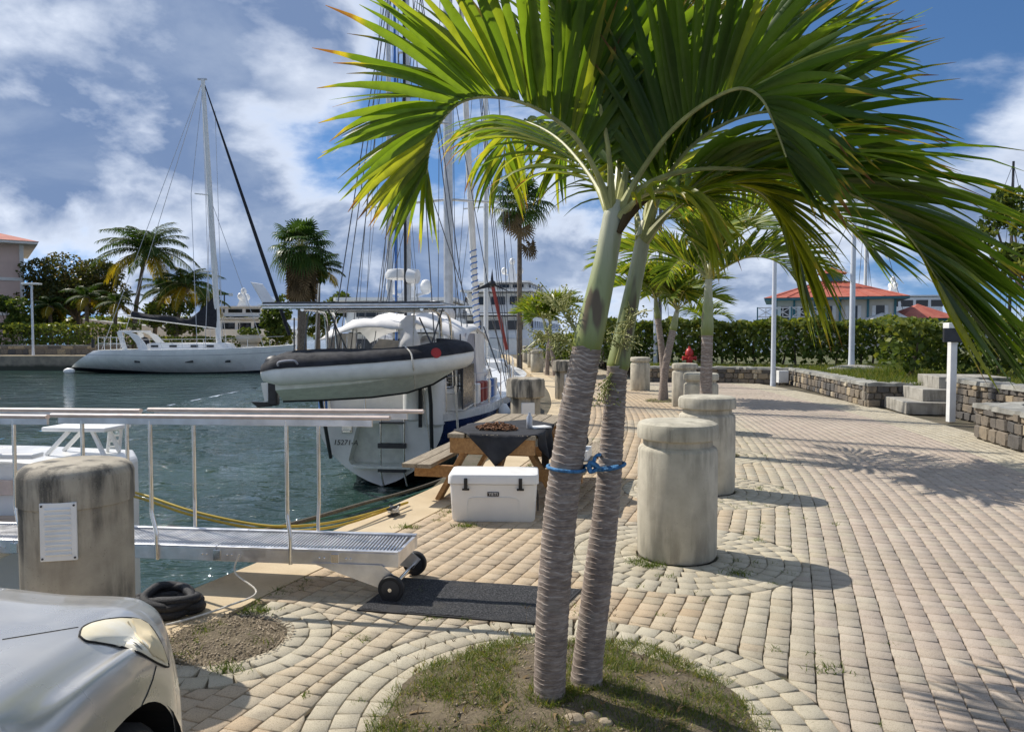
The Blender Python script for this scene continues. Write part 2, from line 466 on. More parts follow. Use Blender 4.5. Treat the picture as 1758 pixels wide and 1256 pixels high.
# water
t = NT('water')
w1 = t.noise(1.5, 3, 0.5, t.vec((0.7, 1.5, 1)), 0.5); w2 = t.noise(5.5, 3, 0.5, t.vec((0.7, 1.5, 1)), 0.4); w3 = t.noise(0.45, 3, 0.5, t.vec((0.6, 1.6, 1)), 0.4)
h = t.math('ADD', t.math('MULTIPLY', w1, 1.0), t.math('MULTIPLY', w2, 0.28))
h = t.math('ADD', h, t.math('MULTIPLY', w3, 1.6))
t.bump(h, 1.0, 0.17)
deep = t.mix(t.ramp(t.noise(0.25, 3), 0.35, 0.65), (0.016, 0.042, 0.034), (0.032, 0.066, 0.054))
t.fin(deep, 0.03); t.p.inputs['IOR'].default_value = 1.33
t.p.inputs['Specular IOR Level'].default_value = 0.9
M['water'] = t.m

# paints, metals, plastics
M['aluminium'] = plain('aluminium', (0.72, 0.72, 0.73), 0.36, 0.85, vary=0.15, scale=7, bump=0.06)
M['steel'] = plain('steel', (0.80, 0.79, 0.77), 0.18, 1.0, vary=0.08)
M['dark_metal'] = plain('dark_metal', (0.055, 0.057, 0.062), 0.45, 0.5)
M['black_rubber'] = plain('black_rubber', (0.018, 0.018, 0.019), 0.7, vary=0.3, bump=0.2)
M['black_plastic'] = plain('black_plastic', (0.02, 0.02, 0.022), 0.45)
M['rail_wood'] = plain('rail_wood', (0.63, 0.515, 0.45), 0.5, vary=0.14, scale=9)
M['white_gel'] = plain('white_gel', (0.80, 0.80, 0.78), 0.22, vary=0.04, scale=1.5)
M['hull_white'] = plain('hull_white', (0.82, 0.82, 0.80), 0.25, vary=0.07, scale=1.2)
M['white_paint'] = plain('white_paint', (0.78, 0.78, 0.76), 0.45, vary=0.07, scale=5)
M['lamp_white'] = plain('lamp_white', (0.66, 0.70, 0.76), 0.4, vary=0.06, scale=4)
M['white_canvas'] = plain('white_canvas', (0.74, 0.725, 0.70), 0.9, vary=0.1, scale=3, bump=0.3)
M['tan_canvas'] = plain('tan_canvas', (0.50, 0.42, 0.33), 0.9, vary=0.15)
M['grey_canvas'] = plain('grey_canvas', (0.36, 0.36, 0.40), 0.9, vary=0.12, scale=3, bump=0.3)
M['black_canvas'] = plain('black_canvas', (0.016, 0.017, 0.022), 0.85, vary=0.35, scale=5, bump=0.5)
M['navy'] = plain('navy', (0.016, 0.032, 0.10), 0.22, vary=0.2, scale=2)
M['antifoul'] = plain('antifoul', (0.022, 0.03, 0.042), 0.6, vary=0.3)
M['hypalon'] = plain('hypalon', (0.80, 0.81, 0.79), 0.42, vary=0.06)
M['boat_grey'] = plain('boat_grey', (0.72, 0.74, 0.68), 0.35, vary=0.1)
M['mast_alu'] = plain('mast_alu', (0.60, 0.60, 0.59), 0.38, 0.5, vary=0.1)
M['mast_white'] = plain('mast_white', (0.76, 0.76, 0.74), 0.35, vary=0.06)
M['wire'] = plain('wire', (0.12, 0.125, 0.135), 0.4, 0.4)
M['wire_light'] = plain('wire_light', (0.50, 0.51, 0.53), 0.35, 0.5)
M['blue_rope'] = plain('blue_rope', (0.055, 0.19, 0.38), 0.8, vary=0.35, scale=60, bump=0.8, bscale=220)
M['white_rope'] = plain('white_rope', (0.66, 0.62, 0.54), 0.85, vary=0.2, scale=40, bump=0.6)
M['black_rope'] = plain('black_rope', (0.018, 0.018, 0.02), 0.7, vary=0.4, scale=90, bump=1.0, bscale=240)
M['brown_rope'] = plain('brown_rope', (0.10, 0.085, 0.06), 0.9, vary=0.4, scale=40, bump=0.8)
M['green_rope'] = plain('green_rope', (0.03, 0.12, 0.085), 0.7)
M['yellow_hose'] = plain('yellow_hose', (0.50, 0.34, 0.03), 0.4, vary=0.12)
M['yellow'] = plain('yellow', (0.70, 0.46, 0.03), 0.5)
M['red'] = plain('red', (0.42, 0.022, 0.02), 0.45)
M['red_pole'] = plain('red_pole', (0.30, 0.045, 0.035), 0.55)
M['blue'] = plain('blue', (0.03, 0.13, 0.40), 0.5)
M['blue_tarp'] = plain('blue_tarp', (0.04, 0.15, 0.45), 0.7, vary=0.25, scale=20)
M['glass_dark'] = plain('glass_dark', (0.012, 0.015, 0.02), 0.06, vary=0.1)
M['solar'] = plain('solar', (0.03, 0.034, 0.045), 0.25)
M['rust_chain'] = plain('rust_chain', (0.20, 0.095, 0.045), 0.85, vary=0.45, scale=30, bump=0.8)
M['cooler'] = plain('cooler', (0.80, 0.795, 0.77), 0.45, vary=0.03, bump=0.08, bscale=300)
M['pink_render'] = plain('pink_render', (0.62, 0.46, 0.40), 0.9, vary=0.06, scale=0.8)
M['trim_white'] = plain('trim_white', (0.72, 0.70, 0.67), 0.7, vary=0.06)
M['teal'] = plain('teal', (0.05, 0.18, 0.22), 0.6, vary=0.12)
M['cream_wall'] = plain('cream_wall', (0.66, 0.62, 0.54), 0.8, vary=0.06, scale=1.0)
M['grey_wall'] = plain('grey_wall', (0.33, 0.33, 0.34), 0.9, vary=0.12, scale=0.3)
M['terracotta'] = plain('terracotta', (0.45, 0.30, 0.2), 0.8)
M['hill'] = plain('hill', (0.06, 0.09, 0.085), 0.95, vary=0.3, scale=0.01)
t = NT('roof_red')
sp = t.node('ShaderNodeSeparateXYZ'); t.l.new(t.tc.outputs['Object'], sp.inputs[0])
n1 = t.noise(1.5, 4)
M['roof_red'] = t.fin(t.mix(t.ramp(n1, 0.3, 0.7), (0.36, 0.085, 0.055), (0.47, 0.14, 0.09)), 0.75)

t = NT('table_wood')
n1 = t.noise(10, 5, 0.6, t.vec((4, 0.6, 4), 'Object'))
c = t.mix(t.ramp(n1, 0.3, 0.7), (0.28, 0.14, 0.045), (0.42, 0.225, 0.08))
t.bump(n1, 0.3, 0.004); M['table_wood'] = t.fin(c, 0.6)
t = NT('weathered_wood')
n1 = t.noise(12, 5, 0.65, t.vec((6, 0.5, 6)))
c = t.mix(t.ramp(n1, 0.3, 0.7), (0.20, 0.16, 0.11), (0.36, 0.30, 0.215))
t.bump(n1, 0.4, 0.005); M['weathered_wood'] = t.fin(c, 0.85)
t = NT('teak')
n1 = t.noise(9, 5, 0.6, t.vec((0.5, 5, 5)))
M['teak'] = t.fin(t.mix(t.ramp(n1, 0.3, 0.7), (0.36, 0.27, 0.2), (0.5, 0.40, 0.31)), 0.75)
t = NT('door_mat')
n1 = t.noise(95, 4, 0.75); n2 = t.noise(8, 4)
c = t.mix(t.ramp(n1, 0.42, 0.72), (0.014, 0.015, 0.018), (0.13, 0.13, 0.135))
c = t.mix(t.ramp(n2, 0.5, 0.75, 0, 0.35), c, (0.10, 0.092, 0.078))
t.bump(n1, 1.0, 0.012); M['door_mat'] = t.fin(c, 0.95)

t = NT('car_paint')
n1 = t.noise(900, 2); dust = t.noise(3, 5)
c = t.mix(t.ramp(dust, 0.35, 0.75, 0, 0.4), (0.58, 0.565, 0.53), (0.64, 0.61, 0.55))
t.fin(c, t.ramp(dust, 0.3, 0.8, 0.24, 0.40), 0.55)
t.p.inputs['Coat Weight'].default_value = 0.7; t.p.inputs['Coat Roughness'].default_value = 0.07
M['car_paint'] = t.m
t = NT('lamp_lens')
n1 = t.noise(7, 5, 0.6)
c = t.mix(t.ramp(n1, 0.35, 0.7), (0.78, 0.69, 0.48), (0.86, 0.82, 0.70))
t.fin(c, 0.5, 0.0, 0.3); t.p.inputs['Coat Weight'].default_value = 0.12; t.p.inputs['Coat Roughness'].default_value = 0.2
t.p.inputs['Subsurface Weight'].default_value = 0.0
M['lamp_lens'] = t.m
M['yellowed'] = plain('yellowed', (0.66, 0.55, 0.35), 0.55, vary=0.2)
M['tyre'] = plain('tyre', (0.018, 0.018, 0.018), 0.8, bump=0.4)
M['gap_black'] = plain('gap_black', (0.008, 0.008, 0.008), 0.8)
# ---------------------------------------------------------------- setting: quay, pavement, water, walls
WATER_Z = -1.2
EDGE = smooth_pts([(-4.15, -1.0, 0), (-3.0, 2.0, 0), (-2.41, 3.63, 0), (-2.0, 4.75, 0), (-1.57, 5.84, 0), (-0.876, 7.73, 0), (-0.38, 9.3, 0), (-0.02, 10.9, 0),
                   (0.40, 13, 0), (0.80, 16, 0), (1.0, 19, 0), (1.05, 24, 0), (0.75, 33, 0), (0.2, 45, 0), (-1.5, 75, 0)], 10)
EX = np.array([p.x for p in EDGE]); EY = np.array([p.y for p in EDGE])
ES = np.concatenate([[0], np.cumsum(np.hypot(np.diff(EX), np.diff(EY)))])
def edge_at(s):
    x = np.interp(s, ES, EX); y = np.interp(s, ES, EY)
    e = 0.25
    tx = np.interp(s+e, ES, EX)-np.interp(s-e, ES, EX); ty = np.interp(s+e, ES, EY)-np.interp(s-e, ES, EY)
    l = np.hypot(tx, ty)+1e-9
    return x, y, tx/l, ty/l
def off(s, t):
    x, y, tx, ty = edge_at(s)
    return x+ty*t, y-tx*t
def s_of_y(Y): return float(np.interp(Y, EY, ES))
COPE = 0.52
# coping with its face down into the water
sl = np.linspace(0, ES[-1], 190)
mb = MB(); rings = []
for s_ in sl:
    x0, y0, tx, ty = [float(v) for v in edge_at(s_)]
    def q(t, z): return (x0+ty*t, y0-tx*t, z)
    rings.append([q(COPE, -0.10), q(COPE, 0.0), q(0.02, 0.0), q(0.0, -0.02), q(0.0, -0.30)])
mb.loft(rings, False)
struct(mb.build('quay_coping', M['coping'], smooth=30))
mb = MB(); rings = []
for s_ in sl:
    x0, y0, tx, ty = [float(v) for v in edge_at(s_)]
    rings.append([(x0+ty*0.03, y0-tx*0.03, -0.29), (x0+ty*0.03, y0-tx*0.03, -3.0)])
mb.loft(rings, False); struct(mb.build('quay_wall', M['quay_face']))
# ground under the pavers
mb = MB(); rings = []
for s_ in sl:
    x0, y0, tx, ty = [float(v) for v in edge_at(s_)]
    rings.append([(x0+ty*(COPE-0.05), y0-tx*(COPE-0.05), -0.019), (x0+ty*4, y0-tx*4, -0.019), (x0+40, y0, -0.019), (x0+400, y0, -0.019)])
mb.loft(rings, False); struct(mb.build('ground', M['joint_sand']))

# rings of cobbles around planting holes and bollards: (x, y, r_in, r_out)
MOUND = (0.235, 3.04, 0.76)
BOL = [(1.21, 5.38), (2.02, 7.64), (3.2, 12.5), (3.95, 16.9), (3.8, 21.9)]
RINGS = [(MOUND[0], MOUND[1], 0.76, 1.10)]+[(x, y, 0.29, 0.86) for x, y in BOL[:3]]+[(2.62, 10.0, 0.45, 0.8), (-1.53, 3.86, 0.32, 0.56)]
HOLES = [(MOUND[0], MOUND[1], 0.76), (2.62, 10.0, 0.45), (3.8, 18.3, 0.45), (-1.53, 3.86, 0.30)]
rng = np.random.default_rng(3)
P = []   # centre x,y, dir x,y (long joint), half a, half b, zone
PW, PL = 0.121, 0.108
def in_view(x, y): return (y > 1.9) & (np.abs(x) < 0.70*y+1.4)
smax = s_of_y(38)
cols = int((7.35-COPE-0.02)/PW)
for j in range(cols):
    t_ = COPE+0.012+PW*(j+0.5)
    ss = np.arange(0.2+(j % 2)*PL/2, smax, PL)
    x, y = off(ss, t_); _, _, tx, ty = edge_at(ss)
    keep = in_view(x, y)
    for (cx, cy, ri, ro) in RINGS: keep &= np.hypot(x-cx, y-cy) > ro-0.03
    for (cx, cy, r) in HOLES: keep &= np.hypot(x-cx, y-cy) > r+0.03
    zone = np.clip((t_-2.7)/1.5, 0, 1) if t_ < 6.0 else (1.0 if t_ < 6.3 else 0.5)
    # stretch on the outside of the bend
    xa, ya = off(ss+0.05, t_); st = np.hypot(xa-x, ya-y)/0.05
    zz = np.clip(np.full(len(ss), zone)+(rng.normal(0, 0.10, len(ss)) if 2.7 < t_ < 6.0 else 0), 0, 1)
    zz = np.where((zz == 0.0) & (np.sin(ss*1.9+t_*2.3)+np.sin(ss*0.73-t_*1.7) > 0.75), 0.28, zz)
    for i in np.nonzero(keep)[0]:
        P.append((x[i], y[i], tx[i], ty[i], PL*st[i]/2, PW/2, zz[i]))
N_GRID = len(P)
for (cx, cy, ri, ro) in RINGS:
    nr = int(round((ro-ri)/0.112)); dr = (ro-ri)/nr
    for k in range(nr):
        r = ri+dr*(k+0.5); n = max(8, int(round(2*math.pi*r/0.118)))
        ph = rng.random()*6
        for i in range(n):
            a = ph+2*math.pi*i/n
            x, y = cx+r*math.cos(a), cy+r*math.sin(a)
            e = float(np.interp(y, EY, EX))
            if x < e+COPE+0.10 or not in_view(x, y): continue
            if any(math.hypot(x-c2[0], y-c2[1]) < c2[3] and c2 is not None and (c2[0], c2[1]) != (cx, cy) and RINGS.index(c2) < RINGS.index((cx, cy, ri, ro)) for c2 in RINGS): continue
            P.append((x, y, -math.sin(a), math.cos(a), math.pi*r/n, dr/2, 0.5))
P = np.array(P)
n = len(P)
gap = 0.0027
# one paver: 4 bottom, 4 shoulder, 4 top
def paver_arrays(P, tone):
    n = len(P)
    c = np.stack([P[:, 0], P[:, 1], np.zeros(n)], 1)
    u = np.stack([P[:, 2], P[:, 3], np.zeros(n)], 1); v = np.stack([P[:, 3], -P[:, 2], np.zeros(n)], 1)
    a = (P[:, 4]-gap*1.7*(0.7+rng.random(n)*0.7))[:, None]; b = (P[:, 5]-gap*0.85*(0.7+rng.random(n)*0.8))[:, None]
    zt = rng.normal(0, 0.0011, n); tu = rng.normal(0, 0.006, n); tv = rng.normal(0, 0.006, n)
    V = np.zeros((n, 12, 3))
    sg = [(-1, -1), (1, -1), (1, 1), (-1, 1)]
    jit = rng.normal(0, 0.0017, (n, 4, 2))
    for lvl, (ins, z) in enumerate(((0.0, -0.026), (0.0, -0.004), (0.0032, 0.0))):
        for k, (su, sv_) in enumerate(sg):
            pu = su*(a-ins)+jit[:, k, :1]; pv = sv_*(b-ins)+jit[:, k, 1:]
            V[:, lvl*4+k] = c+u*pu+v*pv
            V[:, lvl*4+k, 2] = z+(zt+tu*su*a[:, 0]+tv*sv_*b[:, 0] if lvl else 0)
    q = [(8, 9, 10, 11)]+[(l*4+k, l*4+(k+1) % 4, l*4+4+(k+1) % 4, l*4+4+k) for l in (0, 1) for k in range(4)]
    return V, np.array(q)
tone = np.clip(rng.normal(0.5, 0.3, n), 0, 1)
V, Q = paver_arrays(P, tone)
# the v axis is right of u: flip faces so that tops look up
Q = Q[:, ::-1]
for ri_, (cx, cy, ri, ro) in enumerate(RINGS):      # pavers cut along the rings
    dx, dy = V[:, :, 0]-cx, V[:, :, 1]-cy; dd = np.hypot(dx, dy); cd = np.hypot(P[:, 0]-cx, P[:, 1]-cy)
    m_ = (dd < ro+0.004) & ((np.arange(n) < N_GRID) & (cd > ro-0.035))[:, None]
    V[:, :, 0] = np.where(m_, cx+dx/dd*(ro+0.004), V[:, :, 0]); V[:, :, 1] = np.where(m_, cy+dy/dd*(ro+0.004), V[:, :, 1])
size = (P[:, 4]*P[:, 5])/(P[:, 1]**3)
vis = (np.abs(P[:, 0]/P[:, 1]) < 0.66) & (P[:, 1] > 2.95)
order = np.argsort(-size*vis)
pick = order[:300]; rest = order[300:]
Vr = V[rest].reshape(-1, 3); Fr = (Q[None]+12*np.arange(len(rest))[:, None, None]).reshape(-1, 4)
tn_ = np.zeros((len(rest), 12, 4)); tn_[:, :, 0] = tone[rest][:, None]; tn_[:, :, 1] = P[rest, 6][:, None]; tn_[:, :, 3] = 1
me = np_mesh('pavers', Vr, Fr, M['paver'], tn_.reshape(-1, 4))
pavement = struct(link('pavement', np_mesh('pavement', [(-1.0, 6.6, -0.0175), (3.0, 6.6, -0.0175), (3.0, 30, -0.0175), (1.7, 30, -0.0175)], [(0, 1, 2, 3)], M['joint_sand'])))
stuff(link('pavers', me, pavement))
for i in pick:
    o = link('paver', np_mesh('paver', V[i]-np.array([P[i, 0], P[i, 1], 0]), Q, M['paver']), pavement)
    o.location = (P[i, 0], P[i, 1], 0); o.color = (tone[i], P[i, 6], 0, 1)

# water: rippled sheet in the basin, plain sheet out to the horizon
def water_grid(xs, ys):
    X, Y = np.meshgrid(xs, ys); Z = np.zeros_like(X)
    r2 = np.random.default_rng(11)
    for k in range(26):
        lam = r2.uniform(0.35, 2.6); a = r2.normal(0.9, 0.55)+math.pi/2*0
        kx, ky = math.cos(a)*2*math.pi/lam, math.sin(a)*2*math.pi/lam
        Z += 0.0042*lam**0.8*np.sin(kx*X+ky*Y+r2.uniform(0, 6.28)+0.6*np.sin(0.4*X+k)+0.5*np.sin(0.5*Y-k))
    V = np.stack([X.ravel(), Y.ravel(), Z.ravel()+WATER_Z], 1)
    nx, ny = len(xs), len(ys); i = np.arange(nx*ny).reshape(ny, nx)
    return V, np.stack([i[:-1, :-1].ravel(), i[:-1, 1:].ravel(), i[1:, 1:].ravel(), i[1:, :-1].ravel()], 1)
ys = 3.0+(64-3.0)*(np.linspace(0, 1, 430)**1.7); xs = np.linspace(-14, 3, 240)
Vw, Fw = water_grid(xs, ys)
struct(link('water', np_mesh('water', Vw, Fw, M['water'], smooth=True)))
mb = MB(); z = WATER_Z
for (x0, x1, y0, y1) in ((-3000, -14, -50, 64), (-14, 3, -50, 3.0), (3, 3000, 64, 5000), (-3000, 3, 64, 5000)):
    nseg = 1
    mb.add([(x0, y0, z), (x1, y0, z), (x1, y1, z), (x0, y1, z)], [(0, 1, 2, 3)])
struct(mb.build('sea', M['water']))

# ---- stone retaining walls on the inland side
def stone_wall(name, label, pts, h, seed, thick=0.42, cap=True, sz=0.24, group=None, jag=0.03):
    """pts: base line, stones on the left-hand side of the line (towards the promenade)"""
    pts = [Vector((p[0], p[1], 0)) for p in pts]
    root = thing(name, label, 'wall', pts[0], group=group)
    r = random.Random(seed)
    core = MB(); capm = MB(); stones = []
    L = [0]
    for i in range(len(pts)-1): L.append(L[-1]+(pts[i+1]-pts[i]).length)
    def frame(s):
        i = max(k for k in range(len(pts)-1) if L[k] <= s+1e-6)
        t = (pts[i+1]-pts[i]).normalized(); return pts[i]+t*(s-L[i]), t, Vector((-t.y, t.x, 0))
    for i in range(len(pts)-1):
        a, b = pts[i], pts[i+1]; t = (b-a).normalized(); nrm = Vector((-t.y, t.x, 0)); bk = -nrm*thick
        core.prism([(a-nrm*0.03).to_tuple()[:2], (a+bk).to_tuple()[:2], (b+bk).to_tuple()[:2], (b-nrm*0.03).to_tuple()[:2]][::-1], -0.05, h)
    core.build('wall_core', M['mortar'], root)
    z = 0.0
    while z < h-0.04:
        rh = min(r.uniform(0.7, 1.25)*sz*0.75, h-z); s = -r.random()*sz
        if h-z-rh < 0.06: rh = h-z
        while s < L[-1]:
            w = r.uniform(0.6, 1.6)*sz; s0, s1 = max(s, 0), min(s+w, L[-1]); s += w
            if s1-s0 < 0.05: continue
            mid, t, nrm = frame((s0+s1)/2); hw = (s1-s0)/2-0.004; hh = rh/2-0.004
            c = mid+Vector((0, 0, z+rh/2)); dp = r.uniform(0.0, 0.035)
            k = 8; fr = []; bk = []; pr = []
            for m_ in range(k):
                a = 2*math.pi*m_/k+r.uniform(-0.12, 0.12); ca, sa = math.cos(a), math.sin(a); mx = max(abs(ca), abs(sa))
                ux = ca/mx*hw*r.uniform(0.9, 1.04); uz = sa/mx*hh*r.uniform(0.88, 1.04)
                bk.append(c+t*ux+Vector((0, 0, uz))-nrm*0.08); fr.append(c+t*ux+Vector((0, 0, uz))+nrm*(dp*0.3))
                pr.append(c+t*ux*0.86+Vector((0, 0, uz*0.84))+nrm*(dp+0.012))
            m2 = MB().loft([bk, fr, pr], True, True)
            stones.append((m2, r.choice([r.random(), r.random()*0.45])))
        z += rh
    for m2, tnv in stones:
        o = m2.build('stone', M['wall_stone'], root); o.color = (tnv, 0, 0, 1)
    if cap:
        n = int(L[-1]/0.12)+1
        rg = []
        for i in range(n+1):
            p, t, nrm = frame(min(L[-1]*i/n, L[-1]-1e-4))
            j = r.uniform(-jag, jag); j2 = r.uniform(-0.012, 0.02)
            rg.append([p+nrm*(0.05+j)+Vector((0, 0, h-0.03)), p+nrm*(0.04+j)+Vector((0, 0, h+0.04+j2)), p-nrm*(thick)+Vector((0, 0, h+0.05+j2)), p-nrm*(thick+0.02)+Vector((0, 0, h-0.03))])
        MB().loft(rg, True, True).build('coping', M['wall_cap'], root, smooth=35)
    return root
stone_wall('stone_wall', 'long low stone wall with pale and dark stones leading up to the concrete steps', [(8.05, 16.75), (8.55, 20.0), (9.2, 24.4)], 0.5, 1)
stone_wall('stone_wall', 'low stone wall with jagged grey coping beside the white signpost', [(6.75, 8.3), (7.05, 10.2), (7.3, 11.6)], 0.52, 2, group=None)
stone_wall('stone_wall', 'stepped-back upper stone wall between the steps and the lawn', [(8.35, 11.2), (8.5, 12.8), (8.8, 14.9)], 0.72, 3, thick=0.3)
stone_wall('stone_wall', 'short stone wall end running back beside the steps', [(7.3, 11.6), (8.35, 11.9)], 0.5, 6, thick=0.3)
stone_wall('stone_wall', 'dark stone wall below the hedge behind the red hydrant', [(9.2, 24.4), (7.6, 25.4), (4.4, 26.0)], 0.5, 4)
stone_wall('stone_wall', 'stone wall return closing the long wall beside the lowest concrete step', [(9.6, 16.55), (8.04, 16.72)], 0.5, 12, thick=0.3)
# steps
st = thing('concrete_steps', 'three grey concrete steps climbing through the stone wall to the lawn', 'steps', (8.1, 15.2, 0))
for k in range(3):
    MB().box((8.40+0.42*k+0.5, 15.75+0.12*k, 0.125+0.25*k), (1.35, 1.6-0.12*k, 0.25 if k == 0 else 0.252), R(-12)).build('step', M['step_concrete'], st, bevel=0.012)
# lawn behind the walls
mb = MB(); gx = []
def lawn_z(x, y): return 0.46+0.02*max(x-8, 0)+0.03*mnoise.noise(Vector((x*0.6, y*0.6, 0)))
pol = [(7.1, 8.0), (7.35, 10.3), (7.6, 11.8), (9.0, 12.0), (9.2, 14.6), (10.4, 15.6), (8.5, 17.0), (8.95, 20.0), (9.5, 24.7), (7.8, 25.7), (4.5, 26.3)]
rings = []
for i in range(len(pol)):
    x, y = pol[i]
    ex, ey = (x+34, y+3) if i < 8 else [(45, 45), (12, 45), (3.4, 45)][i-8]
    rings.append([(x+(ex-x)*k/14, y+(ey-y)*k/14, lawn_z(x+(ex-x)*k/14, y+(ey-y)*k/14)) for k in range(15)])
mb.loft(rings, False); struct(mb.build('lawn', M['lawn_ground'], smooth=60))

# planting mound soil round the twin palms, with small soil patches elsewhere
def soil_patch(x, y, r, h, name='planting_bed'):
    mb = MB(); nr, na = 12, 48; vs = [(x, y, h)]; fs = []
    for i in range(1, nr+1):
        for k in range(na):
            a = 2*math.pi*k/na; rr = r*i/nr*(1+0.10*mnoise.noise(Vector((math.cos(a)*2+x, math.sin(a)*2, y))))
            px_, py_ = x+rr*math.cos(a), y+rr*math.sin(a)
            vs.append((px_, py_, h*(1-(i/nr)**2)+0.018*mnoise.noise(Vector((px_*9, py_*9, 1)))*(1-i/nr*0.6)-0.004*(i == nr)))
    for k in range(na): fs.append((0, 1+k, 1+(k+1) % na))
    for i in range(nr-1):
        for k in range(na):
            a, b = 1+i*na+k, 1+i*na+(k+1) % na; fs.append((a, a+na, b+na, b))
    mb.add(vs, fs); return struct(mb.build(name, M['soil'], smooth=70))
soil_patch(MOUND[0], MOUND[1], 0.79, 0.09)
soil_patch(-1.53, 3.86, 0.32, 0.012); soil_patch(2.62, 10.0, 0.46, 0.02); soil_patch(3.8, 18.3, 0.46, 0.02)

# far quay on the left with its land
fq = [(-80, 60.5), (-30, 61.0), (-16, 63.0), (-14, 66), (-14, 90), (-80, 95)]
struct(MB().prism(fq, -3, -0.02).build('far_quay', M['quay_face']))
struct(MB().prism([(-80, 60.9), (-30, 61.4), (-16.2, 63.3), (-14.4, 66), (-14.4, 90), (-80, 95)], -0.03, 0.0).build('far_pavement', M['coping']))
mb = MB(); rings = []
for i in range(60):
    x = -900+i*45; hgt = 6+10*max(0, mnoise.noise(Vector((i*0.21, 3.3, 0)))+0.25)
    rings.append([(x, 2300, -2), (x, 2340, hgt*0.7), (x, 2400, hgt), (x, 2500, -2)])
mb.loft(rings, False); struct(mb.build('hills', M['hill'], smooth=60))
# ---------------------------------------------------------------- bollards
def bollard_mesh_parts(root, grooved, mat, r=0.285, h=0.986, capm=None):
    if grooved:
        MB().lathe([(r-0.012, 0), (r, 0.02), (r+0.002, 0.4), (r, 0.775), (r-0.008, 0.795), (r-0.035, 0.812), (r-0.037, 0.845)], n=48).build('body', mat, root, smooth=40, world=False)
        MB().lathe([(r-0.038, 0.838), (r-0.036, 0.850), (r+0.004, 0.866), (r+0.007, 0.885), (r+0.007, 0.945), (r-0.004, 0.970), (r-0.03, 0.982), (r-0.09, h), (0.02, h+0.002)], n=48).build('cap', capm or mat, root, smooth=40, world=False)
    else:
        MB().lathe([(r-0.01, 0), (r-0.006, 0.02), (r-0.004, 0.5), (r-0.004, 0.792)], n=48).build('body', mat, root, smooth=40, world=False)
        MB().lathe([(r-0.008, 0.788), (r+0.003, 0.794), (r+0.003, 0.93), (r-0.008, 0.958), (r-0.03, 0.975), (r-0.08, h), (0.02, h+0.003)], n=48).build('cap', capm or mat, root, smooth=40, world=False)
labels = ['stout concrete bollard with grooved neck casting a shadow beside the twin palms',
          'grooved concrete bollard right behind the stout one by the twin palms',
          'grooved concrete bollard behind the ringed single palm trunk',
          'pale slim-looking concrete bollard beside the red hydrant wall',
          'concrete bollard standing left of the small double palm']
for (x, y), lb in zip(BOL, labels):
    b = thing('bollard', lb, 'bollard', (x, y, 0), random.random()*6, 'bollards along the promenade')
    bollard_mesh_parts(b, True, M['concrete'], capm=M['cap_concrete'])
for (px, py, Y), lb in zip([(922, 0, 33.0), (915, 0, 38), (955, 0, 42), (905, 0, 47)],
        ['far concrete bollard on the quay beside the tall fan palm trunk', 'farther concrete bollard partly behind the one by the fan palm', 'distant concrete bollard below the far hedge', 'most distant concrete bollard by the yachts']):
    p = at(px, 600, Y)
    b = thing('bollard', lb, 'bollard', (p.x, Y, 0), 0, 'bollards along the promenade'); bollard_mesh_parts(b, True, M['concrete'])
# left bollard with the vent plate
vb = thing('bollard', 'big weathered bollard with a louvred vent plate behind the silver car', 'bollard', (-2.15, 3.63, 0), 0)
bollard_mesh_parts(vb, False, M['concrete_grey'], r=0.252, capm=M['concrete_grey'])
pc = at(96, 915, 3.63-0.27); M3 = Matrix.Translation((pc.x, 3.63-0.272, pc.z-0.005))
vdir = Vector((pc.x+2.15, -0.26, 0)).normalized()
vp_c = Vector((-2.15, 3.63, pc.z))+vdir*0.2485
rz = math.atan2(vdir.x, -vdir.y)
plate = MB().box(vp_c, (0.155, 0.014, 0.27), rz).build('vent_plate', M['white_paint'], vb, bevel=0.003)
vx = Vector((math.cos(rz), math.sin(rz), 0))
for k in range(10):
    zz = vp_c.z+0.105-0.0232*k
    MB().box(vp_c+vdir*0.009+Vector((0, 0, zz-vp_c.z)), (0.108, 0.010, 0.009), M=Matrix.Rotation(rz, 3, 'Z') @ Matrix.Rotation(R(35), 3, 'X')).build('slat', M['white_paint'], plate)
for sx in (-1, 1):
    for sz in (-1, 1):
        MB().lathe([(0.005, 0), (0.005, 0.004), (0.001, 0.005)], vp_c+vx*0.068*sx+Vector((0, 0, 0.122*sz))+vdir*0.006, 8, vdir).build('screw', M['dark_metal'], plate)

# power pedestals: wide head on a narrower shaft with a panel
def pedestal(x, y, lb, panel_a):
    b = thing('power_pedestal', lb, 'pedestal', (x, y, 0), 0, 'concrete power pedestals on the quay')
    MB().lathe([(0.215, 0), (0.22, 0.02), (0.22, 0.70)], n=40).build('shaft', M['concrete_grey'], b, smooth=40, world=False)
    MB().lathe([(0.20, 0.695), (0.27, 0.705), (0.285, 0.72), (0.285, 0.94), (0.27, 0.975), (0.2, 0.99), (0.01, 0.992)], n=40).build('head', M['concrete_grey'], b, smooth=40, world=False)
    d = Vector((math.sin(panel_a), -math.cos(panel_a), 0))
    MB().box(d*0.225+Vector((0, 0, 0.46)), (0.19, 0.05, 0.36), panel_a).build('panel', M['white_paint'], b, bevel=0.004, world=False)
    return b
pedestal(0.20, 10.9, 'grey concrete power pedestal with white panel behind the picnic table', R(8))
pedestal(1.32, 18.9, 'grey concrete power pedestal with white panel and coiled cable, farther up the quay', R(25))

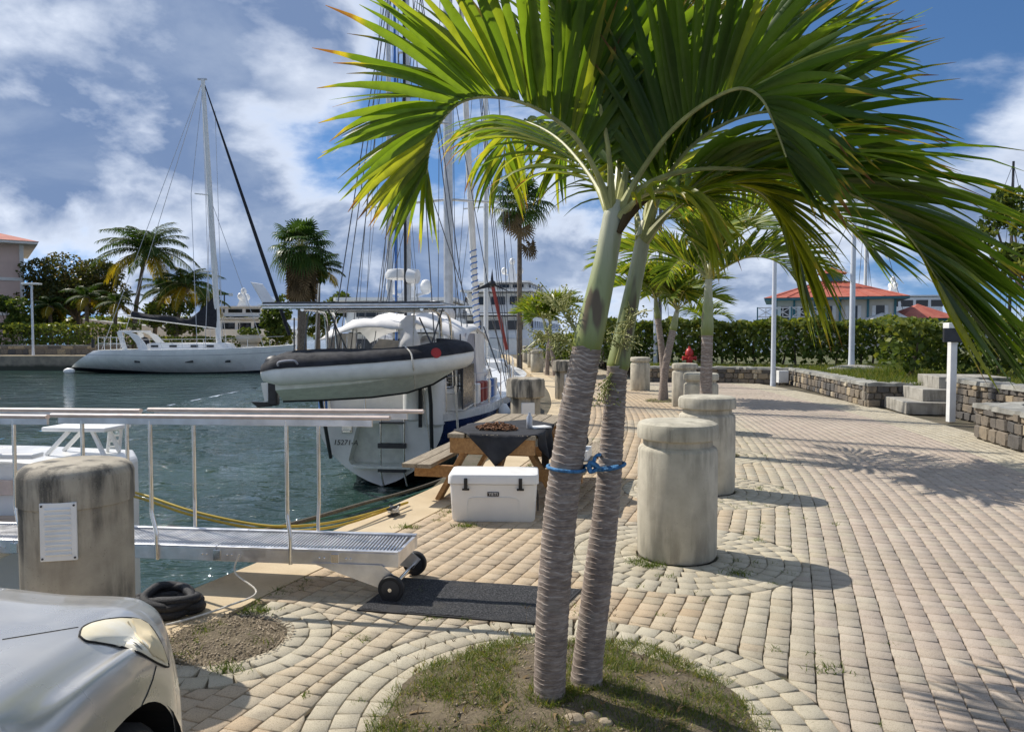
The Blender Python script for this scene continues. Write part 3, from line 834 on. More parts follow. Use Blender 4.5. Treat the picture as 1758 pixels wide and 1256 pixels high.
# ---------------------------------------------------------------- door mat, cooler, picnic table
m = thing('door_mat', 'black coir door mat lying at the wheels of the gangway', 'mat', (-0.25, 4.45, 0))
c4 = [(-0.885, 4.26), (0.17, 4.05), (0.42, 4.60), (-0.72, 4.82)]
mb = MB(); nx, ny = 40, 20; vs = []
for j in range(ny+1):
    for i in range(nx+1):
        u, v = i/nx, j/ny
        a = Vector((*c4[0], 0)).lerp(Vector((*c4[1], 0)), u); b = Vector((*c4[3], 0)).lerp(Vector((*c4[2], 0)), u); p = a.lerp(b, v)
        vs.append((p.x, p.y, 0.013+0.004*mnoise.noise(Vector((p.x*5, p.y*5, 0)))))
mb.add(vs, [(j*(nx+1)+i, j*(nx+1)+i+1, (j+1)*(nx+1)+i+1, (j+1)*(nx+1)+i) for j in range(ny) for i in range(nx)])
mb.build('pile', M['door_mat'], m, smooth=60)
ctr = sum((Vector((*c, 0)) for c in c4), Vector())/4
mb = MB(); mb.prism([(ctr+(Vector((*c, 0))-ctr)*1.035).to_tuple()[:2] for c in c4], 0.002, 0.0105); mb.build('rubber_border', M['black_rubber'], m, bevel=0.003)

# cooler
ck = thing('cooler', 'large white hard cooler with black T latches in front of the picnic table', 'cooler', (-0.155, 6.52, 0.0), R(-2))
def rrect(w, d, r, z, n=5):
    out = []
    for sx, sy, a0 in ((1, 1, 0), (-1, 1, 90), (-1, -1, 180), (1, -1, 270)):
        for k in range(n+1):
            a = R(a0+90*k/n); out.append(Vector((sx*(w/2-r)+r*math.cos(a), sy*(d/2-r)+r*math.sin(a), z)))
    return out
MB().loft([rrect(0.70, 0.37, 0.04, 0.0), rrect(0.72, 0.385, 0.045, 0.015), rrect(0.755, 0.415, 0.045, 0.318), rrect(0.755, 0.415, 0.045, 0.325)]).build('body', M['cooler'], ck, smooth=35, world=False)
MB().loft([rrect(0.765, 0.425, 0.045, 0.329), rrect(0.785, 0.445, 0.05, 0.334), rrect(0.782, 0.442, 0.05, 0.392), rrect(0.765, 0.425, 0.05, 0.41), rrect(0.70, 0.36, 0.04, 0.415)]).build('lid', M['cooler'], ck, smooth=35, world=False)
for sx in (-1, 1):
    x = sx*0.235
    l = MB().box((x, -0.2285, 0.335), (0.03, 0.012, 0.10)).box((x, -0.222, 0.287), (0.062, 0.018, 0.016)).build('latch', M['black_rubber'], ck, bevel=0.004, world=False)
MB().box((sx*0.377, 0, 0.2), (0.012, 0.16, 0.05)).box((0.385, 0.0, 0.13), (0.014, 0.10, 0.13)).build('side_handle', M['black_plastic'], ck, bevel=0.004, world=False)
bd = MB().box((0, -0.2085, 0.245), (0.10, 0.012, 0.037)).build('badge', M['black_plastic'], ck, bevel=0.003, world=False)
t_ = text_mesh('badge_lettering', 'YETI', 0.036, M['white_paint'], bd, Matrix.Translation((0, -0.2153, 0.245)) @ Matrix.Rotation(R(90), 4, 'X') @ Matrix.Diagonal((1.15, 1, 1, 1)))
# moulded panel lines on the front
fr = smooth_pts([(-0.225, -0.191, 0.03), (-0.222, -0.203, 0.15), (-0.20, -0.207, 0.205), (-0.10, -0.209, 0.215), (0.10, -0.209, 0.215), (0.20, -0.207, 0.205), (0.222, -0.203, 0.15), (0.225, -0.191, 0.03)], 4)
MB().tube(fr, 0.0035, 5).build('moulded_line', M['cooler'], ck, smooth=60, world=False)

# picnic table; local x across, y along
TZ = 0.665
tb = thing('picnic_table', 'brown wooden picnic table with benches standing on the quay edge', 'picnic table', (0.01, 7.75, 0), R(-13))
for k in range(5):
    MB().box((-0.34+0.17*k, 0.04*(k % 2), TZ), (0.158, 1.86, 0.04)).build('top_board', M['weathered_wood'], tb, bevel=0.004, world=False)
for s_ in (-1, 1):
    for k in range(2):
        MB().box((s_*(0.66+0.15*k), 0, 0.365), (0.142, 1.86, 0.04)).build('bench_board', M['weathered_wood'], tb, bevel=0.004, world=False)
for e in (-1, 1):
    y = e*0.70
    MB().box((0, e*0.87, TZ-0.095), (0.82, 0.045, 0.145)).build('cross_beam', M['table_wood'], tb, bevel=0.004, world=False)
    MB().box((0, y, 0.285), (1.66, 0.045, 0.115)).build('bench_beam', M['table_wood'], tb, bevel=0.004, world=False)
    for s_ in (-1, 1):
        MB().beam((s_*0.24, y-0.05*e, TZ-0.025), (s_*0.60, y-0.05*e, 0.0), 0.045, 0.15, Vector((0, 1, 0))).build('leg', M['table_wood'], tb, bevel=0.004, world=False)
MB().beam((0, -0.62, 0.30), (0, -0.10, TZ-0.03), 0.045, 0.09).build('brace', M['table_wood'], tb, world=False)
MB().box((0, 0, TZ-0.045), (0.8, 0.09, 0.04)).build('cleat_board', M['table_wood'], tb, world=False)
# black cloth over the near end of the table
tbM = Matrix.Translation(tb.location) @ Matrix.Rotation(R(-13), 4, 'Z')
cl = MB(); nx, ny = 44, 34; vs = []
for j in range(ny+1):
    for i in range(nx+1):
        # diamond cloth: square turned 45 degrees-ish, front corner hangs down
        u = (i/nx-0.5)*1.12; v = (j/ny-0.5)*1.12
        a = R(43); x = u*math.cos(a)-v*math.sin(a)+0.08; y = u*math.sin(a)+v*math.cos(a)-0.44
        z = TZ+0.028+0.004*mnoise.noise(Vector((u*6, v*6, 0)))
        ex, ey = max(abs(x)-0.425, 0), max(-y-0.925, 0)
        if ex > 0:
            z -= ex*0.96; x = math.copysign(0.425+0.02+0.05*math.sin(y*18)*min(ex*4, 1), x)
        if ey > 0:
            z -= ey*0.98; y = -0.945-0.02*math.sin(x*14)*min(ey*5, 1)
        vs.append(tbM @ Vector((x, y, z)))
cl.add(vs, [(j*(nx+1)+i, j*(nx+1)+i+1, (j+1)*(nx+1)+i+1, (j+1)*(nx+1)+i) for j in range(ny) for i in range(nx)])
tc_ = cl.build('table_cloth', M['black_canvas'], smooth=70)
sol = tc_.modifiers.new('thickness', 'SOLIDIFY'); sol.thickness = 0.006
tag(tc_, 'black cloth draped cornerwise over the end of the picnic table', 'cloth')
# rusty chain: links piled
r = random.Random(5); mb = MB()
for k in range(150):
    a = r.random()*6.28; rr = math.sqrt(r.random()); x = 0.20*rr*math.cos(a)-0.02; y = 0.10*rr*math.sin(a)-0.62
    z = TZ+0.045+0.035*(1-rr**2)*r.random()*1.6
    m3 = Matrix.Rotation(r.random()*6.28, 3, 'Z') @ Matrix.Rotation(r.uniform(-1, 1), 3, 'X') @ Matrix.Rotation(r.uniform(-0.8, 0.8), 3, 'Y')
    pts = [tbM @ (Vector((x, y, z))+m3 @ Vector((0.022*math.cos(q), 0.014*math.sin(q), 0))) for q in np.linspace(0, 2*math.pi, 9)]
    mb.tube(pts, 0.0048, 5, False)
tag(mb.build('anchor_chain', M['rust_chain'], smooth=60), 'pile of rusty chain on the black table cloth', 'chain')
p = tbM @ Vector((0.27, -0.45, TZ+0.02))
bt = thing('water_bottle', 'clear bottle and papers standing behind the rusty chain', 'bottle', p)
MB().lathe([(0.028, 0.012), (0.03, 0.03), (0.03, 0.12), (0.012, 0.15), (0.012, 0.17)], p, 14).build('body', M['wire_light'], bt, smooth=50)
MB().box(p+Vector((0.10, 0.05, 0.018)), (0.20, 0.14, 0.012), 0.5).build('paper_stack', M['white_paint'], bt)
# crate and gear on the right bench
p = tbM @ Vector((0.72, -0.25, 0.387))
cr = thing('gear_crate', 'white crate of yellow and black gear on the bench of the picnic table', 'crate', p, R(-13))
MB().box((0, 0, 0.05), (0.24, 0.36, 0.10)).build('box', M['white_paint'], cr, bevel=0.006, world=False)
MB().tube(smooth_pts([(-0.09, -0.15, 0.115), (0.05, -0.08, 0.13), (0.02, 0.10, 0.12), (-0.08, 0.14, 0.12)], 5), 0.016, 8).build('yellow_tool', M['yellow'], cr, smooth=60, world=False)
MB().sphere((0.02, 0.02, 0.17), (0.09, 0.13, 0.07)).build('gear_bag', M['black_canvas'], cr, smooth=60, world=False)

# ---------------------------------------------------------------- gangway
gw = thing('gangway', 'aluminium boarding gangway with handrails and wheels reaching from the quay', 'gangway', (-1.9, 4.85, 0))
gA = Vector((-0.69, 4.45, 0.283)); gB = Vector((-4.6, 5.04, 0.235))    # near beam top line
gu = (gB-gA).normalized(); gn = Vector((-gu.y, gu.x, 0)).normalized()*-1
if gn.y < 0: gn = -gn
W = 0.40
def gp(along, across, z=0.0):
    return gA+gu*along+gn*across+Vector((0, 0, z))
Lg = (gB-gA).length
for a0, a1 in ((0.0, 1.18), (1.185, 2.62), (2.625, Lg)):
    for ac in (0.0, W):
        MB().beam(gp(a0, ac, -0.042), gp(a1, ac, -0.042), 0.028, 0.084).build('side_beam', M['aluminium'], gw, bevel=0.003)
        MB().beam(gp(a0, ac, 0.006), gp(a1, ac, 0.006), 0.036, 0.010).build('edge_trim', M['aluminium'], gw, bevel=0.002)
MB().beam(gp(0.012, 0.014, -0.04), gp(0.012, W-0.014, -0.04), 0.02, 0.08).build('end_beam', M['aluminium'], gw)
mb = MB(); k = 0.03
while k < Lg:
    mb.beam(gp(k, 0.016, -0.012), gp(k+0.03, W-0.016, -0.012), 0.011, 0.022); k += 0.0225
stuff(mb.build('grating', M['aluminium'], gw))
mb = MB()
for k in (0.08, 0.16, 0.24, 0.32): mb.beam(gp(0.03, k, -0.03), gp(Lg, k, -0.03), 0.012, 0.012)
stuff(mb.build('grating_bearers', M['dark_metal'], gw))
# cross ties below deck and hinges
for k in (0.4, 1.18, 1.9, 2.62):
    MB().box(gp(k, -0.017, -0.045), (0.05, 0.008, 0.066), math.atan2(gu.y, gu.x)).build('hinge_plate', M['steel'], gw, bevel=0.002)
    for dx in (-0.07, 0.07, -0.1, 0.1):
        MB().lathe([(0.006, 0), (0.006, 0.004), (0.002, 0.006)], gp(k+dx, -0.0145, -0.04), 8, -gn).build('bolt', M['steel'], gw)
# rails: each side two lengths, pale timber cap over an aluminium bar
def zrail(px, py, Y): return at(px, py, Y)
for side, ac, segs in (('near', 0.0, ((0.05, 2.33), (2.36, Lg))), ('far', W, ((-0.05, 1.92), (1.98, Lg)))):
    for a0, a1 in segs:
        h0, h1 = 0.823, 0.823+0.004*(a1-a0)
        cp = MB()
        pts = [gp(a0+(a1-a0)*i/8, ac, h0+(h1-h0)*i/8) for i in range(9)]
        rg = []
        for i, p in enumerate(pts):
            rg.append([p+gn*(0.024*math.cos(q))+Vector((0, 0, 0.014*math.sin(q))) for q in np.linspace(0, 2*math.pi, 13)[:-1]])
        cp.loft(rg); cp.build('rail_cap', M['rail_wood'], gw, smooth=50)
        MB().beam(gp(a0+(0.11 if a0 < 1 else 0), ac, h0-0.032), gp(a1-0.05, ac, h1-0.032), 0.022, 0.042).build('rail_bar', M['aluminium'], gw, bevel=0.002)
def a_of(px, ac):  # distance along the gangway whose image column is px
    lo, hi = -0.2, Lg
    for _ in range(40):
        m_ = (lo+hi)/2; p = gp(m_, ac); x = 879+F*p.x/p.y
        if x > px: lo = m_
        else: hi = m_
    return lo
for px, pb, ac in ((255, 266, 0.0), (490, 497, 0.0), (138, 133, 0.0), (330, 327, W), (545, 541, W), (215, 208, W), (20, 30, 0.0)):
    a0, a1 = a_of(px, ac), a_of(pb, ac); o = -0.02 if ac == 0 else 0.02
    pts = [gp(a0, ac, 0.80), gp(a0, ac, 0.25), gp(a0, ac, 0.21), gp(a1, ac+o, 0.09), gp(a1, ac+o, 0.05), gp(a1, ac+o, -0.085)]
    MB().tube(pts, 0.0125, 12).build('stanchion', M['steel'], gw, smooth=50)
# wheel carriage
for ac, o in ((0.0, -0.018), (W, 0.018)):
    br = MB(); q = [gp(0.55, ac+o, -0.07), gp(0.10, ac+o, -0.07), gp(-0.02, ac+o, -0.165), gp(0.03, ac+o, -0.225), gp(0.10, ac+o, -0.215)]
    br.slab(q, gn*(0.008 if o > 0 else -0.008)); br.build('wheel_bracket', M['aluminium'], gw)
    wc = gp(0.03, ac+(-0.055 if ac == 0 else 0.055), 0); wc.z = 0.082
    w = MB().lathe([(0.030, -0.018), (0.074, -0.02), (0.080, -0.012), (0.080, 0.012), (0.074, 0.02), (0.030, 0.018)], wc, 28, gn).build('wheel', M['black_rubber'], gw, smooth=35)
    MB().lathe([(0.008, -0.028), (0.055, -0.021), (0.058, -0.012), (0.058, 0.012), (0.055, 0.021), (0.008, 0.028)], wc, 20, gn).build('hub', M['dark_metal'], w, smooth=35)
    MB().lathe([(0.012, -0.032), (0.012, 0.032)], wc, 10, gn).build('axle_nut', M['steel'], w)
a0 = gp(0.03, -0.05); a1 = gp(0.03, W+0.05); a0.z = a1.z = 0.082
MB().tube([a0, a1], 0.013, 10).build('axle', M['steel'], gw, smooth=50)

# ---------------------------------------------------------------- ropes, hoses and cleat
def rope(name, label, pts, r, mat, cat='rope', n=7, k=8):
    o = MB().tube(smooth_pts(pts, k), r, n).build(name, M[mat], smooth=60)
    return tag(o, label, cat)
for i, dz in enumerate((0.0, 0.028)):
    rope('water_hose', 'yellow water hose, the '+('lower' if i == 0 else 'upper')+' of two slung over the water to the quay',
         [at(150, 836-6*i, 6.2), at(235, 853-7*i, 5.9), at(330, 884-7*i, 5.75), at(440, 907-7*i, 5.7), at(520, 910-8*i, 5.75), at(600, 897-7*i, 6.1), G(700, 862, 0.03+dz)], 0.0105, 'yellow_hose', 'hose')
rope('mooring_rope', 'dark frayed mooring rope running from the water up behind the picnic bench', [at(400, 930, 5.6), at(440, 914, 5.7), at(520, 894, 6.2), at(620, 865, 7.2), at(700, 843, 8.3), at(760, 822, 9.3), at(800, 800, 10.2)], 0.018, 'brown_rope')
rope('mooring_rope', 'thin green mooring line beside the frayed rope', [at(440, 905, 5.9), at(540, 893, 6.4), at(640, 870, 7.4), at(740, 838, 8.6), at(800, 812, 9.8)], 0.011, 'green_rope')
rope('tether_line', 'thin white tether line from the gangway beam down to the black rope coil', [gp(1.02, -0.03, -0.03), gp(1.04, -0.05, -0.14), G(440, 1016, 0.05), G(390, 1040, 0.02), G(330, 1060, 0.015), G(285, 1072, 0.02)], 0.006, 'white_rope', n=6)
# black rope coil on the quay edge
cc = G(285, 1052); root = thing('rope_coil', 'heap of thick black mooring rope on the quay edge behind the headlight', 'rope', (cc.x, cc.y, 0))
pts = []
for i in range(90):
    a = i*0.42; rr = 0.13+0.035*math.sin(i*0.9); z = 0.03+0.11*(0.5+0.5*math.sin(i*0.33))*(0.4+0.6*i/90)
    pts.append((cc.x+0.02+rr*math.cos(a)*1.1, cc.y+rr*0.75*math.sin(a), z))
MB().tube(smooth_pts(pts, 3), 0.026, 8).build('coil', M['black_rope'], root, smooth=60)
MB().tube(smooth_pts([(cc.x-0.02, cc.y+0.02, 0.05), (cc.x-0.14, cc.y-0.02, 0.10), (cc.x-0.2, cc.y-0.1, 0.05), (cc.x-0.26, cc.y+0.05, 0.04), (cc.x-0.36, cc.y+0.1, -0.05), (cc.x-0.5, cc.y+0.2, -0.4)], 6), 0.026, 8).build('tail', M['black_rope'], root, smooth=60)
# cleat
c0 = G(676, 885); cl = thing('dock_cleat', 'grey metal cleat with rope turns on the sandy coping', 'cleat', (c0.x, c0.y, 0))
MB().box((c0.x, c0.y, 0.008), (0.12, 0.06, 0.016), 1.2).build('base', M['dark_metal'], cl, bevel=0.003)
for s_ in (-1, 1): MB().tube([(c0.x+0.012*s_, c0.y+0.03*s_, 0.01), (c0.x+0.012*s_, c0.y+0.03*s_, 0.07)], 0.013, 8).build('post', M['dark_metal'], cl, smooth=50)
MB().tube([(c0.x-0.04, c0.y-0.10, 0.08), (c0.x-0.02, c0.y-0.05, 0.072), (c0.x+0.02, c0.y+0.05, 0.072), (c0.x+0.04, c0.y+0.10, 0.08)], [0.010, 0.016, 0.016, 0.010], 8).build('horn', M['dark_metal'], cl, smooth=50)
r = random.Random(2)
MB().tube(smooth_pts([(c0.x+0.05*math.cos(i*1.9), c0.y+0.06*math.sin(i*1.9), 0.03+0.006*i) for i in range(9)], 5), 0.009, 6).build('rope_turns', M['white_rope'], cl, smooth=60)
# ---------------------------------------------------------------- palms
def leaflet(p, d, wdir, L, w, droop, r, m=7, fold=0.28, twist=0.0, wind=Vector((0.10, -0.02, 0))):
    V = []; p = Vector(p); d = Vector(d).normalized(); wd = Vector(wdir)
    brk = r.uniform(0.62, 0.9) if r.random() < 0.22 else 9
    for i in range(m+1):
        u = i/m
        wd = (wd-d*wd.dot(d)).normalized(); nn = d.cross(wd)
        ww = w*max(min((u+0.06)/0.28, 1.0), 0.0)**0.7*max(1-((u-0.35)/0.65)**1.45, 0.0 if u >= 1 else 0.05) if u > 0.35 else w*min((u+0.06)/0.3, 1.0)**0.7
        ww = max(ww, w*0.04)
        V += [p-wd*ww/2+nn*ww*fold, p.copy(), p+wd*ww/2+nn*ww*fold]
        dr = droop*(0.25+u*1.3)+(1.1 if u > brk else 0)
        d = (d+(Vector((0, 0, -1))+wind)*dr/m).normalized()
        if twist:
            wd = Matrix.Rotation(twist/m, 3, d) @ wd
        p = p+d*(L/m)
    Fq = []
    for i in range(m):
        a = i*3; Fq += [(a, a+1, a+4, a+3), (a+1, a+2, a+5, a+4)]
    return V, Fq
def frond_geom(pts, nleaf, Lmax, w, r, start=0.16, vee=0.75, lat=0.6, fwd=0.55, droop=0.5, tone0=0.4, tsd=0.25, m=7, upref=Vector((0, 0, 1)), wind=Vector((0.10, -0.02, 0)), tipk=0.5, r0=0.013):
    """returns rachis MB and leaflets [(V, F, tone rgb per vertex)]"""
    C = smooth_pts(pts, 7); n = len(C)
    Ls = [0]
    for i in range(n-1): Ls.append(Ls[-1]+(C[i+1]-C[i]).length)
    tot = Ls[-1]
    rc = MB(); rc.tube(C, [r0*(1-0.78*l/tot)*(1.0+1.0*max(0, 0.15-l/tot)/0.15) for l in Ls], 7)
    out = []
    def sample(s):
        i = min(max(np.searchsorted(Ls, s)-1, 0), n-2)
        f = (s-Ls[i])/max(Ls[i+1]-Ls[i], 1e-6)
        T = (C[min(i+2, n-1)]-C[max(i-1, 0)]).normalized()
        return C[i].lerp(C[i+1], f), T
    for k in range(nleaf):
        u = start+(1-start)*(k+0.5)/nleaf
        for sd in (-1, 1):
            p, T = sample(tot*min(max(u+r.uniform(-0.006, 0.006), 0), 0.998))
            N = upref-T*upref.dot(T)
            if N.length < 0.05: N = Vector((1, 0, 0.2))-T*T.x
            N.normalize(); B = T.cross(N)
            f = fwd+(1.1-fwd)*max(u-0.45, 0)/0.55
            d = T*(f+r.uniform(-0.1, 0.1))+N*(vee*(1-0.45*u)+r.uniform(-0.13, 0.13))+B*sd*(lat+r.uniform(-0.12, 0.12))
            env = min(1.0, 0.55+(u-start)*2.2)*(1-(1-tipk)*max(u-0.55, 0)/0.45)
            L = Lmax*env*r.uniform(0.86, 1.08)
            V, Fq = leaflet(p, d, T+N*0.2*sd, L, w*r.uniform(0.8, 1.15)*(1-0.35*max(u-0.6, 0)), droop*r.uniform(0.5, 1.5), r, m, twist=r.uniform(-0.5, 0.5), wind=wind)
            tv = min(max(r.gauss(tone0, tsd), 0), 1); tb = r.random()
            T4 = [(tv, (i//3)/m, tb, 1) for i in range(len(V))]
            out.append((V, Fq, T4))
    return rc, out
def ringed_trunk(pts, rad, ring=0.022, n=28, seed=0):
    """trunk along pts with ring scars as real steps; returns MB with tones"""
    C = smooth_pts(pts, 10); Ls = [0]
    for i in range(len(C)-1): Ls.append(Ls[-1]+(C[i+1]-C[i]).length)
    tot = Ls[-1]; r = random.Random(seed)
    mb = MB(); rings = []; tones = []
    s = 0; cx = [list(c) for c in C]
    rp = [rd for _, rd in rad]; rs = [q for q, _ in rad]
    prof = []
    while s < tot:
        h = ring*r.uniform(0.6, 1.5); lip = r.uniform(0.7, 1.4)
        prof += [(s, -0.0012*lip, 0.0), (s+h*0.30, -0.0006, 0.1), (s+h*0.72, 0.0012*lip, 0.75), (s+h*0.93, 0.0026*lip, 1.0)]
        s += h
    for s, dr, tn in prof:
        if s > tot: break
        u = s/tot
        c = Vector([np.interp(s, Ls, [q[a] for q in cx]) for a in range(3)])
        c2 = Vector([np.interp(min(s+0.05, tot), Ls, [q[a] for q in cx]) for a in range(3)])
        c1 = Vector([np.interp(max(s-0.05, 0), Ls, [q[a] for q in cx]) for a in range(3)])
        t, b, nn = basis(c2-c1, Vector((0, 1, 0)))
        R0 = float(np.interp(u, rs, rp)); rg = []
        for k in range(n):
            a = 2*math.pi*k/n
            q = Vector((math.cos(a), math.sin(a), 0))
            wob = 0.011*mnoise.noise(Vector((q.x*1.5+seed, q.y*1.5, s*6)))
            jag = 0.0016*mnoise.noise(Vector((q.x*7+seed, q.y*7, s*55)))
            rr = R0*(1+0.02*mnoise.noise(Vector((q.x, q.y, s*4+seed))))+dr*(0.45+0.75*u)*(0.6+0.8*abs(mnoise.noise(Vector((q.x*1.2, q.y*1.2, s*9+seed)))))+jag
            rg.append(c+t*wob+(b*math.cos(a)+nn*math.sin(a))*rr)
            tones.append((tn*(0.6+0.45*u), u, 0, 1))
        rings.append(rg)
    mb.loft(rings, True, True); mb.A = tones
    return mb
def shaft_mesh(pts, rad, n=28, seed=0):
    C = smooth_pts(pts, 12); mb = MB(); rings = []; tones = []
    for i, c in enumerate(C):
        u = i/(len(C)-1); t, b, nn = basis(C[min(i+1, len(C)-1)]-C[max(i-1, 0)], Vector((0, 1, 0)))
        R0 = float(np.interp(u, [q for q, _ in rad], [q for _, q in rad]))
        rg = []
        for k in range(n):
            a = 2*math.pi*k/n
            rr = R0*(1+0.015*math.sin(a*3+u*2+seed)+0.012*math.sin(a*7+seed))
            rg.append(c+(b*math.cos(a)+nn*math.sin(a))*rr); tones.append((0, u, 0, 1))
        rings.append(rg)
    mb.loft(rings, True, True); mb.A = tones; return mb

NEAR_LEAF = []
def finish_tree(root, leaves_by_frond, mat, budget=300, singly=True):
    """leaflets that show largest become parts of their frond, the rest one joined part"""
    items = []
    for fr, leaves in leaves_by_frond:
        for lf in leaves:
            c = sum((Vector(v) for v in lf[0]), Vector())/len(lf[0])
            vis = c.y > 0.3 and abs(c.x/c.y) < 0.72 and abs((c.z-CAM_Z)/c.y+0.04) < 0.52
            items.append((0 if vis else 1, c.length, fr, lf))
    items.sort(key=lambda q: (q[0], q[1]))
    rest = []
    for k, (_, _, fr, lf) in enumerate(items):
        if singly and k < budget:
            mb = MB(); mb.add(lf[0], lf[1]); mb.A = [(0, q[1], 0, 1) for q in lf[2]]
            o = mb.build('leaflet', mat, fr, smooth=80); o.color = (lf[2][0][0], 0, lf[2][0][2], 1)
        else: rest.append(lf)
    if rest:
        V = []; Q = []; A = []
        for lf in rest:
            o = len(V); V += [tuple(v) for v in lf[0]]; Q += [[i+o for i in f] for f in lf[1]]; A += lf[2]
        stuff(link('leaflets', np_mesh('leaflets', V, Q, mat, A, smooth=True), root))

def at3(seq): return [at(*q) for q in seq]
# --- twin palms in the foreground
pb1, pb2 = G(945, 1226), G(1005, 1204)
palmA = thing('palm_tree', 'ringed-trunk palm with the thicker trunk, left of the roped pair', 'palm tree', (pb1.x, pb1.y, 0))
palmB = thing('palm_tree', 'slimmer palm on the right of the roped pair', 'palm tree', (pb2.x, pb2.y, 0))
YA, YB = pb1.y, pb2.y
trA = [Vector((pb1.x-0.004, YA, -0.03))]+at3([(945, 1130, YA), (952, 1000, YA+0.01), (966, 850, YA+0.02), (985, 720, YA+0.03), (1008, 596, YA+0.04)])
ringed_trunk(trA, [(0, 0.070), (0.05, 0.066), (0.3, 0.069), (0.55, 0.070), (0.8, 0.067), (1, 0.061)], seed=1).build('trunk', M['palm_trunk'], palmA, smooth=40)
shA = at3([(1006, 602, YA+0.04), (1016, 560, YA+0.045), (1036, 470, YA+0.05), (1050, 395, YA+0.06), (1058, 345, YA+0.07)])
shaft_mesh(shA, [(0, 0.060), (0.08, 0.0615), (0.25, 0.060), (0.6, 0.048), (0.85, 0.045), (1, 0.03)], seed=1).build('crownshaft', M['crownshaft'], palmA, smooth=60)
trB = [Vector((pb2.x-0.004, YB, -0.03))]+at3([(1010, 1130, YB), (1028, 980, YB+0.01), (1043, 850, YB+0.02), (1052, 740, YB+0.04), (1060, 628, YB+0.06)])
ringed_trunk(trB, [(0, 0.080), (0.05, 0.074), (0.12, 0.066), (0.4, 0.062), (0.7, 0.053), (1, 0.044)], seed=2).build('trunk', M['palm_trunk'], palmB, smooth=40)
shB = at3([(1060, 634, YB+0.06), (1066, 600, YB+0.07), (1084, 510, YB+0.09), (1100, 430, YB+0.11), (1108, 380, YB+0.12)])
shaft_mesh(shB, [(0, 0.046), (0.08, 0.049), (0.25, 0.045), (0.6, 0.034), (0.85, 0.032), (1, 0.02)], seed=2).build('crownshaft', M['crownshaft'], palmB, smooth=60)

def near_frond(root, seq, seed, **kw):
    r = random.Random(seed)
    rc, lv = frond_geom(at3(seq), kw.pop('n', 44), kw.pop('L', 0.66), kw.pop('w', 0.05), r, **kw)
    fr = rc.build('frond', M['petiole'], root, smooth=50)
    return fr, lv
a = YA+0.06; b_ = YB+0.10
LA = [
    # left arching frond
    near_frond(palmA, [(1052, 372, a), (1026, 300, a-0.03), (985, 232, a-0.06), (925, 188, a-0.08), (860, 168, a-0.10), (800, 172, a-0.12), (760, 205, a-0.13), (738, 255, a-0.13), (733, 300, a-0.12)], 11, n=51, L=0.73, w=0.0449, vee=0.85, lat=0.40, droop=0.42, tone0=0.55, start=0.2, fwd=0.5, wind=Vector((-0.05, 0, 0))),
    # up and left, leaving the picture
    near_frond(palmA, [(1050, 372, a), (1046, 270, a-0.05), (1026, 170, a-0.1), (985, 70, a-0.15), (935, -8, a-0.2), (860, -70, a-0.25), (780, -95, a-0.3)], 12, n=46, L=0.70, vee=0.7, lat=0.55, droop=0.4, tone0=0.4),
    # up, right of centre, behind
    near_frond(palmA, [(1060, 368, a), (1082, 260, a+0.12), (1108, 140, a+0.25), (1160, 20, a+0.35), (1250, -60, a+0.4), (1350, -80, a+0.42)], 13, n=49, L=0.73, vee=0.75, lat=0.6, droop=0.45, tone0=0.35),
    # the pale-ribbed frond that bends over at upper right, towards the camera
    near_frond(palmA, [(1064, 368, a), (1098, 300, a-0.06), (1150, 228, a-0.16), (1210, 178, a-0.28), (1268, 152, a-0.38), (1306, 168, a-0.44), (1330, 215, a-0.47), (1350, 270, a-0.47)], 14, n=51, L=0.66, w=0.0414, vee=0.95, lat=0.42, droop=0.5, tone0=0.25, r0=0.014),
    # away from the camera, hanging at left of the trunk
    near_frond(palmA, [(1050, 372, a), (1015, 305, a+0.3), (965, 245, a+0.65), (920, 216, a+0.95), (885, 210, a+1.15), (868, 245, a+1.3), (866, 290, a+1.35)], 15, n=40, L=0.72, w=0.042, vee=0.1, lat=0.6, droop=1.5, tone0=0.6),
    # right, out and over, long one
    near_frond(palmA, [(1066, 362, a), (1120, 312, a-0.04), (1200, 290, a-0.10), (1300, 292, a-0.16), (1400, 310, a-0.22), (1490, 348, a-0.28), (1560, 405, a-0.32), (1610, 480, a-0.34)], 16, n=62, L=0.76, w=0.0458, vee=0.30, lat=0.42, droop=0.75, tone0=0.40, start=0.22, wind=Vector((0.55, 0, 0)), tipk=0.8),
    # short yellowing frond hanging in front of the crown
    near_frond(palmA, [(1068, 372, a-0.03), (1100, 338, a-0.12), (1150, 326, a-0.2), (1195, 350, a-0.25), (1215, 400, a-0.27)], 18, n=19, L=0.42, w=0.0299, vee=0.0, lat=0.45, droop=1.8, tone0=0.8),
    # straight up behind
    near_frond(palmA, [(1056, 366, a), (1062, 250, a+0.2), (1050, 120, a+0.4), (1030, 10, a+0.6), (1000, -60, a+0.75)], 17, n=40, L=0.70, vee=0.5, lat=0.7, droop=0.4, tone0=0.3),
]
